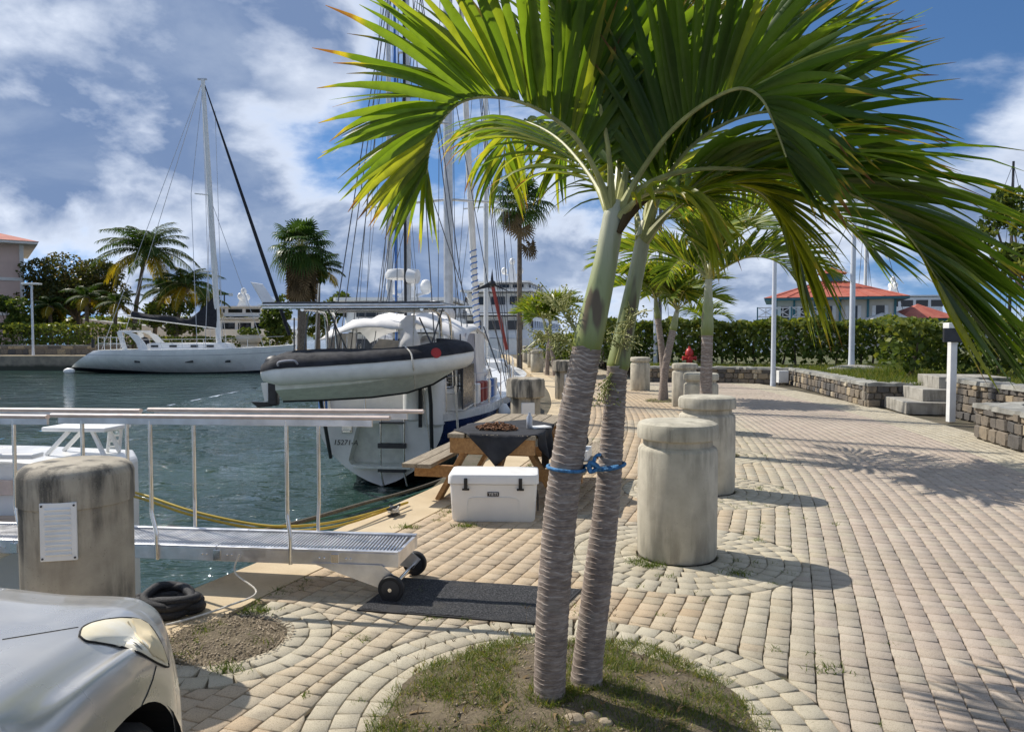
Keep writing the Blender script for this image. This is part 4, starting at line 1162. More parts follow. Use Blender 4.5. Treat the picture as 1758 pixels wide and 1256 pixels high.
LB = [
    near_frond(palmB, [(1104, 412, b_), (1135, 320, b_+0.02), (1200, 240, b_+0.05), (1290, 196, b_+0.08), (1380, 196, b_+0.1), (1450, 228, b_+0.1), (1500, 280, b_+0.1)], 21, n=54, L=0.73, w=0.0422, vee=0.75, lat=0.5, droop=0.45, tone0=0.28, wind=Vector((0.4, 0, 0))),
    near_frond(palmB, [(1106, 412, b_), (1150, 290, b_+0.1), (1225, 180, b_+0.2), (1320, 110, b_+0.3), (1410, 92, b_+0.35), (1470, 120, b_+0.38)], 22, n=51, L=0.68, w=0.0414, vee=0.7, lat=0.6, droop=0.4, tone0=0.42, wind=Vector((0.3, 0, 0))),
    near_frond(palmB, [(1106, 414, b_), (1160, 355, b_-0.06), (1235, 318, b_-0.12), (1300, 326, b_-0.16), (1346, 378, b_-0.18), (1376, 450, b_-0.18)], 23, n=36, L=0.55, w=0.036, vee=-0.05, lat=0.35, droop=1.0, tone0=0.8, wind=Vector((0.25, 0, 0)), tipk=0.75),
    near_frond(palmB, [(1106, 410, b_), (1112, 330, b_+0.4), (1122, 285, b_+0.8), (1132, 290, b_+1.15), (1140, 340, b_+1.4)], 27, n=36, L=0.62, w=0.04, vee=0.4, lat=0.7, droop=0.6, tone0=0.4),
    near_frond(palmB, [(1108, 410, b_), (1160, 352, b_+0.1), (1250, 322, b_+0.22), (1350, 330, b_+0.32), (1440, 372, b_+0.4), (1500, 430, b_+0.42)], 24, n=51, L=0.64, w=0.0405, vee=0.5, lat=0.55, droop=0.6, tone0=0.35, wind=Vector((0.45, 0, 0))),
    near_frond(palmB, [(1100, 412, b_), (1085, 330, b_+0.4), (1060, 250, b_+0.8), (1010, 215, b_+1.1), (975, 235, b_+1.3), (955, 285, b_+1.36)], 25, n=38, L=0.70, w=0.040, vee=0.1, lat=0.6, droop=1.4, tone0=0.5),
    near_frond(palmB, [(1106, 408, b_), (1130, 250, b_+0.25), (1165, 110, b_+0.5), (1220, 0, b_+0.7), (1300, -50, b_+0.8)], 26, n=43, L=0.70, vee=0.6, lat=0.65, droop=0.4, tone0=0.35),
]
finish_tree(palmA, LA, M['palm_leaf']); finish_tree(palmB, LB, M['palm_leaf'])
# folded dead sheath at the crown of palm A, spear leaf
MB().tube(at3([(1062, 400, a-0.04), (1076, 372, a-0.05), (1098, 350, a-0.06), (1120, 335, a-0.06)]), [0.012, 0.022, 0.016, 0.008], 8).build('dry_sheath', M['dead_leaf'], palmA, smooth=60)
# flower panicles below the crownshafts
def panicle(root, base, main, n, seed, spread=0.2):
    r = random.Random(seed); mb = MB(); bd = MB()
    base = Vector(base); main = Vector(main); A = []
    pts = smooth_pts([base, base+main*0.5+Vector((0, 0, 0.02)), base+main], 5)
    mb.tube(pts, [0.008*(1-0.7*i/(len(pts)-1)) for i in range(len(pts))], 6)
    for k in range(n):
        u = 0.3+0.7*k/n; p = pts[min(int(u*(len(pts)-1)), len(pts)-1)]
        d = (main.normalized()*0.6+Vector((r.uniform(-1, 1), r.uniform(-1, 1), r.uniform(-0.6, 0.9)))).normalized()
        L = spread*r.uniform(0.5, 1.1); q = [p+d*L*i/4+Vector((0, 0, -0.03*(i/4)**2)) for i in range(5)]
        mb.tube(q, 0.0022, 4, False)
        for j in range(14):
            f = 0.2+0.8*r.random(); c = q[0].lerp(q[4], f)+Vector((r.uniform(-1, 1), r.uniform(-1, 1), r.uniform(-1, 1)))*0.018
            s = r.uniform(0.003, 0.0055)
            bd.add([c+Vector((s, 0, 0)), c+Vector((0, s, 0)), c-Vector((s, 0, 0)), c-Vector((0, s, 0)), c+Vector((0, 0, s)), c-Vector((0, 0, s))],
                   [(0, 1, 4), (1, 2, 4), (2, 3, 4), (3, 0, 4), (1, 0, 5), (2, 1, 5), (3, 2, 5), (0, 3, 5)])
            A += [(r.random(), 0, 0, 1)]*6
    st_ = mb.build('flower_stalk', M['petiole'], root, smooth=60)
    bd.A = A; stuff(bd.build('flowers', M['flower'], st_))
panicle(palmA, at(1000, 590, YA+0.07), at(950, 520, YA+0.12)-at(1000, 590, YA+0.07), 34, 1, 0.16)
panicle(palmA, at(998, 600, YA+0.09), at(925, 580, YA+0.10)-at(998, 600, YA+0.09), 26, 2, 0.12)
panicle(palmB, at(1058, 625, YB+0.02), at(1085, 540, YB-0.05)-at(1058, 625, YB+0.02), 22, 3, 0.11)
panicle(palmB, at(1050, 640, YB+0.02), at(1035, 690, YB+0.03)-at(1050, 640, YB+0.02), 12, 4, 0.07)
# blue rope tying the two trunks
zc = at(970, 803, YA).z
br = thing('trunk_rope', 'blue rope lashing the two palm trunks together', 'rope', (pb1.x, YA, zc))
cA = at(972, 803, YA+0.02); cB = at(1047, 800, YB+0.02)
def loop(c, r0, z, tilt, k=30): return [c+Vector((r0*math.cos(2*math.pi*i/k), r0*math.sin(2*math.pi*i/k), z+tilt*math.cos(2*math.pi*i/k))) for i in range(k+1)]
MB().tube(loop(cA, 0.078, 0, -0.006), 0.0075, 8).build('loop', M['blue_rope'], br, smooth=60)
MB().tube(loop(cB, 0.065, 0.0, 0.012), 0.0075, 8).build('loop', M['blue_rope'], br, smooth=60)
kx = at(1018, 802, YA-0.04)
MB().tube(smooth_pts([kx+Vector((0.022*math.cos(i*2.1), 0.012*math.sin(i*1.3), 0.022*math.sin(i*2.1))) for i in range(9)], 5), 0.009, 7).build('knot', M['blue_rope'], br, smooth=60)
MB().tube(smooth_pts([cA+Vector((0.075, 0.02, 0.005)), kx+Vector((0, 0, 0.01)), cB+Vector((-0.04, -0.05, 0.0)), cB+Vector((0.03, -0.062, 0.012))], 6), 0.0075, 7).build('lashing', M['blue_rope'], br, smooth=60)
MB().tube(smooth_pts([kx, kx+Vector((0.01, 0.01, 0.04)), kx+Vector((0.03, 0.02, 0.05)), cB+Vector((-0.04, 0.05, 0.04))], 6), 0.0075, 7).build('lashing', M['blue_rope'], br, smooth=60)

# --- other palms of the same kind along the promenade
def small_palm(label, stems, seed, mat='palm_leaf_far', L=0.75, n=22, fronds=9, flen=1.5, group='feather palms along the promenade', wind=Vector((0.25, -0.05, 0)), explicit=None, w=0.036):
    root = thing('palm_tree', label, 'palm tree', stems[0][0], group=group); r = random.Random(seed)
    for si, (base, bend, th, sh, rad) in enumerate(stems):
        base = Vector(base); top = base+Vector(bend)+Vector((0, 0, th))
        mid = base.lerp(top, 0.5)-Vector(bend)*0.18
        ringed_trunk([base-Vector((0, 0, 0.05)), mid, top], [(0, rad*1.15), (0.2, rad), (1, rad*0.85)], ring=0.045, n=14, seed=seed+si).build('trunk', M['palm_trunk'], root, smooth=40)
        ax = (top-mid).normalized(); ct = top+ax*sh
        shaft_mesh([top-ax*0.01, top+ax*sh*0.5, ct], [(0, rad*0.92), (0.15, rad*0.98), (1, rad*0.5)], 14, seed).build('crownshaft', M['crownshaft'], root, smooth=60)
        specs = []
        for k in range(fronds):
            az = 2*math.pi*(k+r.uniform(-0.25, 0.25))/fronds+si; el = r.uniform(0.55, 1.35); fl = flen*r.uniform(0.8, 1.1)
            specs.append((az, el, fl, r.uniform(1.2, 1.9)))
        for az, el, fl, curl in specs:
            h = Vector((math.cos(az), math.sin(az), 0)); pts = []; p = ct.copy(); a_ = el
            for k in range(8):
                pts.append(p.copy()); p = p+(h*math.cos(a_)+Vector((0, 0, 1))*math.sin(a_)+wind*0.2*k/8)*(fl/7); a_ -= curl/7*(0.6+0.8*k/7)
            rc, lv = frond_geom(pts, n, L*r.uniform(0.85, 1.1), w, r, vee=0.55, lat=0.55, droop=0.55, tone0=0.55, tsd=0.3, m=4, wind=wind)
            fr = rc.build('frond', M['petiole'], root, smooth=50)
            V = []; Q = []; A = []
            for lf in lv:
                o = len(V); V += [tuple(v) for v in lf[0]]; Q += [[i+o for i in f] for f in lf[1]]; A += lf[2]
            link('blade', np_mesh('blade', V, Q, M[mat], A, smooth=True), fr)
    return root
small_palm('single feather palm with a stout ringed trunk behind the grooved bollards', [((2.62, 10.0, 0), (0.03, 0.05, 0), 1.62, 0.75, 0.088)], 31, L=0.78, n=36, fronds=14, flen=1.8, w=0.045)
small_palm('small bright feather palm with two thin stems rising from a grass patch', [((3.72, 18.3, 0), (0.28, 0.1, 0), 1.75, 0.5, 0.10), ((3.85, 18.6, 0), (-0.15, 0.2, 0), 2.05, 0.5, 0.09)], 33, L=0.8, n=30, fronds=13, flen=1.45, w=0.05)
small_palm('far feather palm drooping right beside the tall fan palm trunk', [((1.75, 30.0, 0), (-0.35, 0, 0), 1.8, 0.5, 0.09), ((1.45, 30.6, 0), (0.1, 0, 0), 1.7, 0.5, 0.09)], 35, L=0.85, n=26, fronds=13, flen=1.5, w=0.06)
small_palm('far feather palm with dry flower clusters above the hedge near the hydrant', [((7.2, 28.5, 0.5), (0.1, 0, 0), 1.3, 0.4, 0.09)], 37, L=0.7, n=18, fronds=8, flen=1.2, w=0.05)
# ---------------------------------------------------------------- parked car (front right corner in view); nose towards +Y
from mathutils.bvhtree import BVHTree
CX, AY, RY = -1.80, 1.77, -0.80
car = thing('parked_car', 'silver beige car parked on the quay with a yellowed headlight', 'car', (CX, 0.4, 0))
yk = [-1.62, -1.55, -1.4, -1.1, -0.5, 0.4, 1.1, 1.5, 1.8, 2.05, 2.2, 2.32, 2.42, 2.50, 2.56, 2.60]
wk = [0.45, 0.60, 0.72, 0.80, 0.83, 0.835, 0.84, 0.855, 0.862, 0.845, 0.80, 0.735, 0.64, 0.52, 0.38, 0.22]
ck_ = [0.80, 0.88, 0.92, 0.94, 0.94, 0.93, 0.91, 0.885, 0.865, 0.835, 0.80, 0.765, 0.725, 0.685, 0.65, 0.62]   # fender crown
hk = [0.82, 0.92, 0.97, 0.98, 0.98, 0.97, 0.965, 0.945, 0.92, 0.885, 0.85, 0.81, 0.765, 0.72, 0.68, 0.64]      # hood centre
def car_prof(y):
    w = float(np.interp(y, yk, wk)); c = float(np.interp(y, yk, ck_)); h = float(np.interp(y, yk, hk))
    z0 = 0.20; flare = 0.0
    for ax in (AY, RY):
        d = abs(y-ax)
        if d < 0.345: z0 = max(z0, 0.325+math.sqrt(0.345**2-d*d))
        flare = max(flare, math.exp(-(d/0.42)**4))
    zs = [z0, z0+(c-z0)*0.25, z0+(c-z0)*0.5, z0+(c-z0)*0.72, c-0.055, c-0.012, c+0.008, h-0.03, h-0.008, h]
    xs = [0.985+0.012*flare, 1.0, 0.995, 0.972, 0.93, 0.87, 0.78, 0.52, 0.25, 0.0]
    pts = smooth_pts([(x*w, y, z) for x, z in zip(xs, zs)], 4)
    return pts
ysamp = sorted(set([round(v, 4) for v in np.concatenate([np.linspace(-1.62, -1.2, 8), RY+0.345*np.cos(np.linspace(0, math.pi, 19)), np.linspace(-0.4, 1.4, 14), AY+0.345*np.cos(np.linspace(0, math.pi, 27)), np.linspace(2.1, 2.60, 26)])]))
rings = []
for y in ysamp:
    h = car_prof(y)
    rings.append([Vector((CX+p.x, p.y, p.z)) for p in h]+[Vector((CX-p.x, p.y, p.z)) for p in reversed(h[:-1])])
bm_ = MB(); bm_.loft(rings, False)
n_ = len(rings[0])
bm_.add(rings[-1], [tuple(range(n_))]); bm_.add(rings[0], [tuple(reversed(range(n_)))])
body = bm_.build('body', M['car_paint'], car, smooth=42)
bvh = BVHTree.FromPolygons([Vector(v) for v in bm_.V], bm_.Fc)
def hit(px, py):
    d = ray(px, py).normalized(); o = Vector((0, 0, CAM_Z))
    loc, nrm, _, _ = bvh.ray_cast(o, d)
    if loc is None:
        loc, nrm, _, _ = bvh.find_nearest(o+d*2.45)
    if nrm.dot(d) > 0: nrm = -nrm
    return loc, nrm
# wrap-around lamp: outline carried onto the body surface
out_px = [(136, 1092), (140, 1079), (156, 1070), (180, 1064), (208, 1061), (232, 1062), (250, 1069), (264, 1084), (275, 1104), (283, 1126), (288, 1144), (270, 1138), (252, 1128), (234, 1119), (212, 1112), (188, 1107), (164, 1103), (146, 1100)]
cpx = (sum(p[0] for p in out_px)/len(out_px), sum(p[1] for p in out_px)/len(out_px))
def lamp(name, sx):
    mb = MB(); vs = []; NR = 7; no = len(out_px); edge = []
    def put(px, py, o):
        l, nn = hit(px, py); q = l+nn*o
        if sx < 0: q = Vector((2*CX-q.x, q.y, q.z))
        return q
    vs.append(put(*cpx, 0.014))
    for k in range(1, NR+1):
        f = k/NR
        for p in out_px:
            vs.append(put(cpx[0]+(p[0]-cpx[0])*f, cpx[1]+(p[1]-cpx[1])*f, 0.003+0.011*(1-f**2)))
    fs = [(0, 1+i, 1+(i+1) % no) for i in range(no)]
    for k in range(NR-1):
        for i in range(no):
            a, b = 1+k*no+i, 1+k*no+(i+1) % no; fs.append((a, a+no, b+no, b))
    mb.add(vs, fs); lm = mb.build(name, M['lamp_lens'], car, smooth=60)
    edge = [put(*p, 0.002) for p in out_px]; edge.append(edge[0])
    MB().tube(smooth_pts(edge, 3), 0.0028, 6, False).build('lamp_gasket', M['gap_black'], lm, smooth=60)
    ind = MB(); poly = [(216, 1078), (240, 1080), (262, 1096), (276, 1128), (262, 1126), (240, 1110)]
    vs = [put(*p, 0.0165-0.006*(i in (2, 3))) for i, p in enumerate(poly)]
    MB().tube(smooth_pts([put(p[0], p[1], 0.012) for p in ((214, 1072), (226, 1092), (240, 1110), (258, 1128))], 4), 0.0022, 6).build('reflector_edge', M['yellowed'], lm, smooth=60)
    return lm
for sx_ in (1, -1):
    lm_ = lamp('headlight', sx_)
    op2 = [(222, 1066), (236, 1067), (250, 1075), (262, 1090), (272, 1110), (279, 1130), (282, 1139), (262, 1129), (248, 1118), (236, 1102), (228, 1084)]
    c2 = (sum(p[0] for p in op2)/len(op2), sum(p[1] for p in op2)/len(op2)); vs2 = []
    for k in range(0, 5):
        for p in op2:
            f = max(k, 0.02)/4; l_, n2 = hit(c2[0]+(p[0]-c2[0])*f, c2[1]+(p[1]-c2[1])*f); q_ = l_+n2*(0.0185-0.007*f*f)
            vs2.append(q_ if sx_ > 0 else Vector((2*CX-q_.x, q_.y, q_.z)))
    m2_ = len(op2)
    MB().add(vs2, [(k*m2_+i, (k+1)*m2_+i, (k+1)*m2_+(i+1) % m2_, k*m2_+(i+1) % m2_) for k in range(4) for i in range(m2_)]).build('side_reflector', M['yellowed'], lm_, smooth=60)
def gapline(pxs, sx=1, r0=0.0022):
    pts = []
    for a, b in zip(pxs[:-1], pxs[1:]):
        for k in range(6): pts.append(hit(a[0]+(b[0]-a[0])*k/6, a[1]+(b[1]-a[1])*k/6)[0])
    pts.append(hit(*pxs[-1])[0])
    if sx < 0: pts = [Vector((2*CX-p.x, p.y, p.z)) for p in pts]
    MB().tube(pts, r0, 5, False).build('panel_gap', M['gap_black'], car, smooth=60)
for s_ in (1, -1):
    gapline([(268, 1142), (262, 1166), (252, 1192), (234, 1228)], s_)
    gapline([(4, 1097), (60, 1088), (134, 1076)], s_, 0.0018)
# wheels, arches
for ay in (AY, RY):
    for s_ in (1, -1):
        c = Vector((CX+s_*0.735, ay, 0.31))
        w = MB().lathe([(0.20, -0.09), (0.29, -0.095), (0.31, -0.07), (0.31, 0.07), (0.29, 0.095), (0.20, 0.09)], c, 32, Vector((1, 0, 0))).build('wheel', M['tyre'], car, smooth=40)
        MB().lathe([(0.03, -0.085), (0.19, -0.075), (0.205, -0.09), (0.205, 0.09), (0.19, 0.075), (0.03, 0.085)], c, 24, Vector((1, 0, 0))).build('rim', M['aluminium'], w, smooth=40)
        rg = []
        for k in range(15):
            a = math.pi*k/14-0.15*(k == 0)
            rg.append([(CX+s_*(0.845 if q == 0 else 0.52), ay+0.352*math.cos(a), 0.325+0.352*math.sin(a)) for q in (0, 1)])
        MB().loft(rg, False).build('wheel_arch_liner', M['gap_black'], car)
MB().box((CX, 0.45, 0.24), (1.2, 3.7, 0.1)).build('floor_pan', M['gap_black'], car)
# cabin
cab = []
for y, w, z in ((1.22, 0.70, 0.955), (0.95, 0.69, 1.10), (0.55, 0.62, 1.36), (0.35, 0.585, 1.45), (-0.2, 0.57, 1.485), (-0.75, 0.56, 1.45), (-1.0, 0.57, 1.36), (-1.35, 0.62, 1.05), (-1.5, 0.62, 0.96)):
    cab.append([Vector((CX+x, y, zz)) for x, zz in ((-0.76, 0.93), (-w, z-0.02), (-w*0.8, z), (0, z+0.015), (w*0.8, z), (w, z-0.02), (0.76, 0.93))])
MB().loft(cab, False).build('cabin_glass', M['glass_dark'], car, smooth=35)
rf = [[p+Vector((0, 0, 0.006)) for p in rg[1:6]] for rg in cab[2:7]]
MB().loft(rf, False).build('roof', M['car_paint'], car, smooth=40)
for s_ in (1, -1):
    MB().sphere((CX+s_*0.93, 0.85, 1.0), (0.09, 0.06, 0.07)).build('door_mirror', M['car_paint'], car, smooth=60)
    MB().beam((CX+s_*0.70, 1.16, 0.99), (CX+s_*0.615, 0.52, 1.375), 0.05, 0.03).build('pillar', M['car_paint'], car)
# ---------------------------------------------------------------- boats
def hull_ring(st, v0, v1, n, z_off=0.0):
    """st: x, half beam, z deck, z keel, p, rake; half section points from sheer to keel"""
    x, hb, zd, zk, p, rk = st; out = []
    for i in range(n+1):
        v = v0+(v1-v0)*i/n
        out.append(Vector((x+rk*v, hb*max(1-v**p, 0.0)**0.8 if v > 0 else hb, zd+(zk-zd)*v)))
    return out
def interp_st(sts, n=40):
    A = np.array(sts, float); xs = np.arange(len(sts)); q = np.linspace(0, len(sts)-1, n)
    P_ = [Vector(r_[:3]) for r_ in A]; Q_ = [Vector(r_[3:]) for r_ in A]
    k = max(2, n//(len(sts)-1))
    a, b = smooth_pts(P_, k), smooth_pts(Q_, k)
    return [tuple(a[i])+tuple(b[i]) for i in range(len(a))]
def hull_band(sts, v0, v1, n=8):
    mb = MB()
    for sd in (1, -1):
        rg = []
        for st in sts:
            rg.append([Vector((p.x, p.y*sd, p.z)) for p in hull_ring(st, v0, v1, n)])
        if sd < 0: rg = [list(reversed(r_)) for r_ in rg]
        mb.loft(rg, False)
    return mb
def deck_mb(sts, camber=0.05):
    mb = MB(); rg = []
    for x, hb, zd, zk, p, rk in sts:
        rg.append([Vector((x, -hb*f, zd+camber*(1-f*f)-0.002)) for f in (1, 0.6, 0.2, -0.2, -0.6, -1)])
    mb.loft(rg, False); return mb
def rbox(c, d, r, top=0.85, n=4, round_=0.06):
    """rounded cabin block: base wider than top"""
    out = []
    for z, f in ((0, 1.0), (d[2]-round_, (1+top)/2 if top < 1 else 1.0), (d[2]-round_*0.3, top*0.99), (d[2], top*0.94)):
        out.append([Vector((c[0], c[1], c[2]))+Vector((p.x*f, p.y*f, z)) for p in rrect(d[0], d[1], r, 0, n)])
    return MB().loft(out)

# ---- ketch moored stern towards us
kh = math.atan2(1, 0.10)
kt = thing('sailing_ketch', 'two-masted white and blue sailing boat moored stern-on along the quay', 'sailboat', (-2.43, 13.55, WATER_Z), kh)
def kb(mb, name, mat, parent=None, **kw): return mb.build(name, M[mat], parent or kt, world=False, **kw)
KM = Matrix.Translation(kt.location) @ Matrix.Rotation(kh, 4, 'Z'); KI = KM.inverted()
def kl(px, py, Y): return KI @ at(px, py, Y)
S = interp_st([(0, 1.20, 1.38, 0.02, 2.3, 0.10), (1.2, 1.50, 1.36, -0.22, 2.3, 0.03), (3.2, 1.80, 1.36, -0.5, 2.4, 0), (6, 1.92, 1.42, -0.7, 2.4, 0), (9, 1.55, 1.55, -0.7, 2.0, 0), (11.3, 0.75, 1.70, -0.6, 1.6, -0.3), (12.8, 0.06, 1.82, -0.3, 1.2, -0.9)], 48)
kb(hull_band(S, 0.0, 0.10, 2), 'toe_rail', 'white_gel', smooth=40)
kb(hull_band(S, 0.10, 0.45, 6), 'topside_stripe', 'navy', smooth=40)
kb(hull_band(S, 0.45, 0.78, 6), 'topside', 'hull_white', smooth=40)
kb(hull_band(S, 0.78, 1.0, 6), 'bottom', 'antifoul', smooth=40)
kb(deck_mb(S), 'deck', 'white_gel', smooth=40)
# transom with a recessed ladder well
outl = hull_ring(S[0], 0.0, 1.0, 16); outer = [Vector((p.x, -p.y, p.z)) for p in outl]+[Vector((p.x, p.y, p.z)) for p in reversed(outl[:-1])]
outer = outer+[Vector((0, 0.4, 1.42)), Vector((0, -0.4, 1.42))]
cen = Vector((0.05, 0.0, 0.70))
hole = [(-0.58, 0.42), (0.40, 0.42), (0.46, 0.5), (0.36, 1.14), (0.28, 1.2), (-0.36, 1.2), (-0.44, 1.14), (-0.62, 0.5)]
hole = [(-y, z) for y, z in hole]
def ang(p): return math.atan2(p[1]-0.75, p[0])
K_ = 48; ro = []; ri = []
def ray_poly(poly, a):
    d = (math.cos(a), math.sin(a)); best = None
    for i in range(len(poly)):
        x1, y1 = poly[i]; x2, y2 = poly[(i+1) % len(poly)]; y1 -= 0.75; y2 -= 0.75
        den = d[0]*(y2-y1)-d[1]*(x2-x1)
        if abs(den) < 1e-9: continue
        t_ = (x1*(y2-y1)-y1*(x2-x1))/den; u_ = (x1*d[1]-y1*d[0])/den
        if t_ > 0 and -1e-6 <= u_ <= 1+1e-6 and (best is None or t_ < best): best = t_
    return (d[0]*best, d[1]*best+0.75)
op = [(p.y, p.z) for p in outer]
for k in range(K_):
    a = 2*math.pi*k/K_; y, z = ray_poly(op, a); ro.append(Vector((0.10*(1-z/1.4), y, z)))
    y, z = ray_poly(hole, a); ri.append(Vector((0.10*(1-z/1.4)-0.002, y, z)))
mb = MB(); mb.add(ro+ri, [(i, (i+1) % K_, K_+(i+1) % K_, K_+i) for i in range(K_)]); kb(mb, 'transom', 'hull_white')
mb = MB(); bk = [p+Vector((0.28, 0, 0)) for p in ri]; mb.loft([ri, bk], True, False); mb.add(bk, [tuple(range(K_))]); kb(mb, 'ladder_well', 'boat_grey')
lad = MB()
for y in (-0.02, -0.46):
    lad.tube([(-0.03, y, 1.28), (-0.04, y, 0.30), (-0.02, y-0.05, 0.06)], 0.02, 8)
lad = kb(lad, 'boarding_ladder', 'steel', smooth=50)
for z in (0.36, 0.80, 1.22):
    kb(MB().box((-0.05, -0.24, z), (0.10, 0.52 if z < 1 else 0.46, 0.09 if z < 1 else 0.03)), 'rung', 'dark_metal', lad, bevel=0.008)
kb(MB().box((-0.06, -0.06, 0.40), (0.12, 1.08, 0.05)), 'swim_step', 'boat_grey', bevel=0.01)
kb(MB().box((0.0, 0.62, 1.10), (0.05, 0.20, 0.17)).box((-0.03, 0.62, 1.05), (0.04, 0.16, 0.06)), 'stern_light', 'steel', bevel=0.01)
# registration number on the transom
Mt = Matrix.Translation((0.030, 0.655, 0.83)) @ Matrix(((0, 0, -1, 0), (-1, 0, 0, 0), (0, 1, 0, 0), (0, 0, 0, 1))) @ Matrix(((1, 0.18, 0, 0), (0, 1, 0, 0), (0, 0, 1, 0), (0, 0, 0, 1)))
tx = text_mesh('registration_number', '15271-A', 0.135, M['black_plastic'], None, Mt, 0.003); tx.parent = kt
# davit struts and arch
for y in (1.0, -1.05):
    kb(MB().tube([(-0.02, y*0.93, 0.55), (-0.35, y*0.98, 1.60), (-0.75, y, 2.35)], 0.035, 8), 'davit_strut', 'dark_metal', smooth=50)
    kb(MB().tube(smooth_pts([(0.25, y*1.05, 1.4), (0.2, y*1.05, 2.6), (0.1, y*1.05, 3.15), (-0.3, y*1.02, 3.25), (-1.15, y, 3.25)], 5), 0.032, 8), 'arch_tube', 'steel', smooth=50)
    kb(MB().tube(smooth_pts([(1.0, y*1.15, 1.4), (0.9, y*1.12, 2.7), (0.75, y*1.1, 3.15), (0.4, y*1.05, 3.28)], 5), 0.028, 8), 'arch_tube', 'steel', smooth=50)
for x in (-1.1, -0.3, 0.4): kb(MB().tube([(x, 1.12, 3.27), (x, -1.15, 3.27)], 0.025, 8), 'arch_crossbar', 'steel', smooth=50)
kb(MB().tube([(-1.15, -1.9, 3.28), (-1.15, 1.7, 3.28)], 0.022, 8), 'arch_crossbar', 'steel', smooth=50)
for y in (-0.85, 0.2, 1.22): kb(MB().box((-0.35, y, 3.36), (1.5, 1.0, 0.04)), 'solar_panel', 'solar', bevel=0.005)
kb(MB().box((-0.35, 0.2, 3.335), (1.56, 3.2, 0.02)), 'panel_frame', 'aluminium')
kb(MB().slab([(-0.9, 1.75, 3.3), (-0.35, 1.75, 3.3), (-0.55, 1.95, 3.72), (-1.0, 1.95, 3.72)], (0, 0.02, 0.01)), 'tilted_panel', 'white_paint')
kb(MB().box((0.9, -1.50, 1.86), (1.35, 0.03, 0.82)), 'rail_screen', 'solar', bevel=0.01)
# white canisters, gear on the stern
kb(MB().lathe([(0.15, 1.25), (0.19, 1.28), (0.19, 1.92), (0.17, 1.98), (0.10, 2.0)], (0.12, -0.60, 0), 20), 'canister', 'white_gel', smooth=40)
kb(MB().lathe([(0.17, 1.16), (0.21, 1.2), (0.21, 1.98), (0.19, 2.04), (0.10, 2.06)], (0.10, -1.0, 0), 20), 'canister', 'white_gel', smooth=40)
kb(MB().box((-0.10, -0.78, 1.55), (0.04, 0.06, 0.80)), 'canister_strap', 'black_rubber')
kb(MB().tube([(0.3, 1.4, 1.75), (0.3, 1.4, 2.35)], 0.07, 10), 'yellow_float', 'yellow', smooth=50)
kb(MB().tube([(0.5, 1.25, 1.4), (0.5, 1.25, 2.25)], 0.09, 10), 'blue_bottle', 'blue', smooth=50)
kb(MB().sphere((0.7, 0.95, 2.2), (0.12, 0.14, 0.16)), 'red_jug', 'red', smooth=50)
kb(MB().sphere((0.75, 0.62, 2.22), (0.13, 0.15, 0.2)), 'teal_bag', 'teal', smooth=50)
# cabin, cockpit, dodger and bimini
kb(rbox((5.6, 0, 1.4), (4.6, 2.3, 0.55), 0.3, 0.9), 'cabin', 'white_gel', smooth=40)
for y in (-1.06, 1.06):
    for x in (4.4, 5.4, 6.4): kb(MB().box((x, y, 1.7), (0.55, 0.06, 0.18)), 'cabin_window', 'glass_dark', bevel=0.02)
kb(rbox((1.9, 0, 1.38), (2.6, 2.9, 0.4), 0.2, 0.95), 'cockpit_coaming', 'white_gel', smooth=40)
bim = []
for x, z in ((0.9, 3.0), (1.2, 3.12), (1.5, 3.2), (2.0, 3.18), (2.5, 3.28), (3.0, 3.2), (3.5, 3.2), (3.9, 3.1), (4.3, 3.0)):
    bim.append([Vector((x, -1.45+2.9*k/12, z-0.32*abs(k/6-1)**2.5+0.10*mnoise.noise(Vector((x*1.7, k*0.6, 0)))+0.05*mnoise.noise(Vector((x*5, k*1.3, 3))))) for k in range(13)])
o = kb(MB().loft(bim, False), 'bimini', 'white_canvas', smooth=60); o.modifiers.new('thickness', 'SOLIDIFY').thickness = 0.02
# side curtains hanging in folds
for (x0, x1, y, mat) in ((1.0, 2.3, -1.42, 'grey_canvas'), (2.2, 3.7, -1.43, 'white_canvas'), (1.1, 3.0, 1.40, 'white_canvas')):
    rg = []
    for k in range(22):
        x = x0+(x1-x0)*k/21; w_ = 0.05*math.sin(k*1.3)
        rg.append([Vector((x+0.3*f, y+w_*f, 2.86-1.2*f)) for f in (0, 0.3, 0.6, 1.0)])
    kb(MB().loft(rg, False), 'side_curtain', mat, smooth=60)
kb(MB().slab([(0.9, 0.9, 1.9), (0.9, 0.25, 2.75), (0.95, -0.3, 2.7), (0.95, 0.2, 1.9)], (0.02, 0, 0)), 'cockpit_cover', 'tan_canvas')
# furled mizzen sail bundle, white, lumpy
pts = smooth_pts([(0.7, -0.25, 1.9), (0.9, -0.3, 2.4), (1.0, -0.35, 2.9), (1.1, -0.3, 3.15)], 6)
mb = MB(); mb.tube(pts, [0.30-0.16*i/(len(pts)-1) for i in range(len(pts))], 14)
mb.V = [tuple(Vector(v)+0.16*Vector((mnoise.noise(Vector(v)*3.2), mnoise.noise(Vector(v)*3.2+Vector((5, 0, 0))), 0))) for v in mb.V]
kb(mb, 'furled_sail', 'white_canvas', smooth=50)
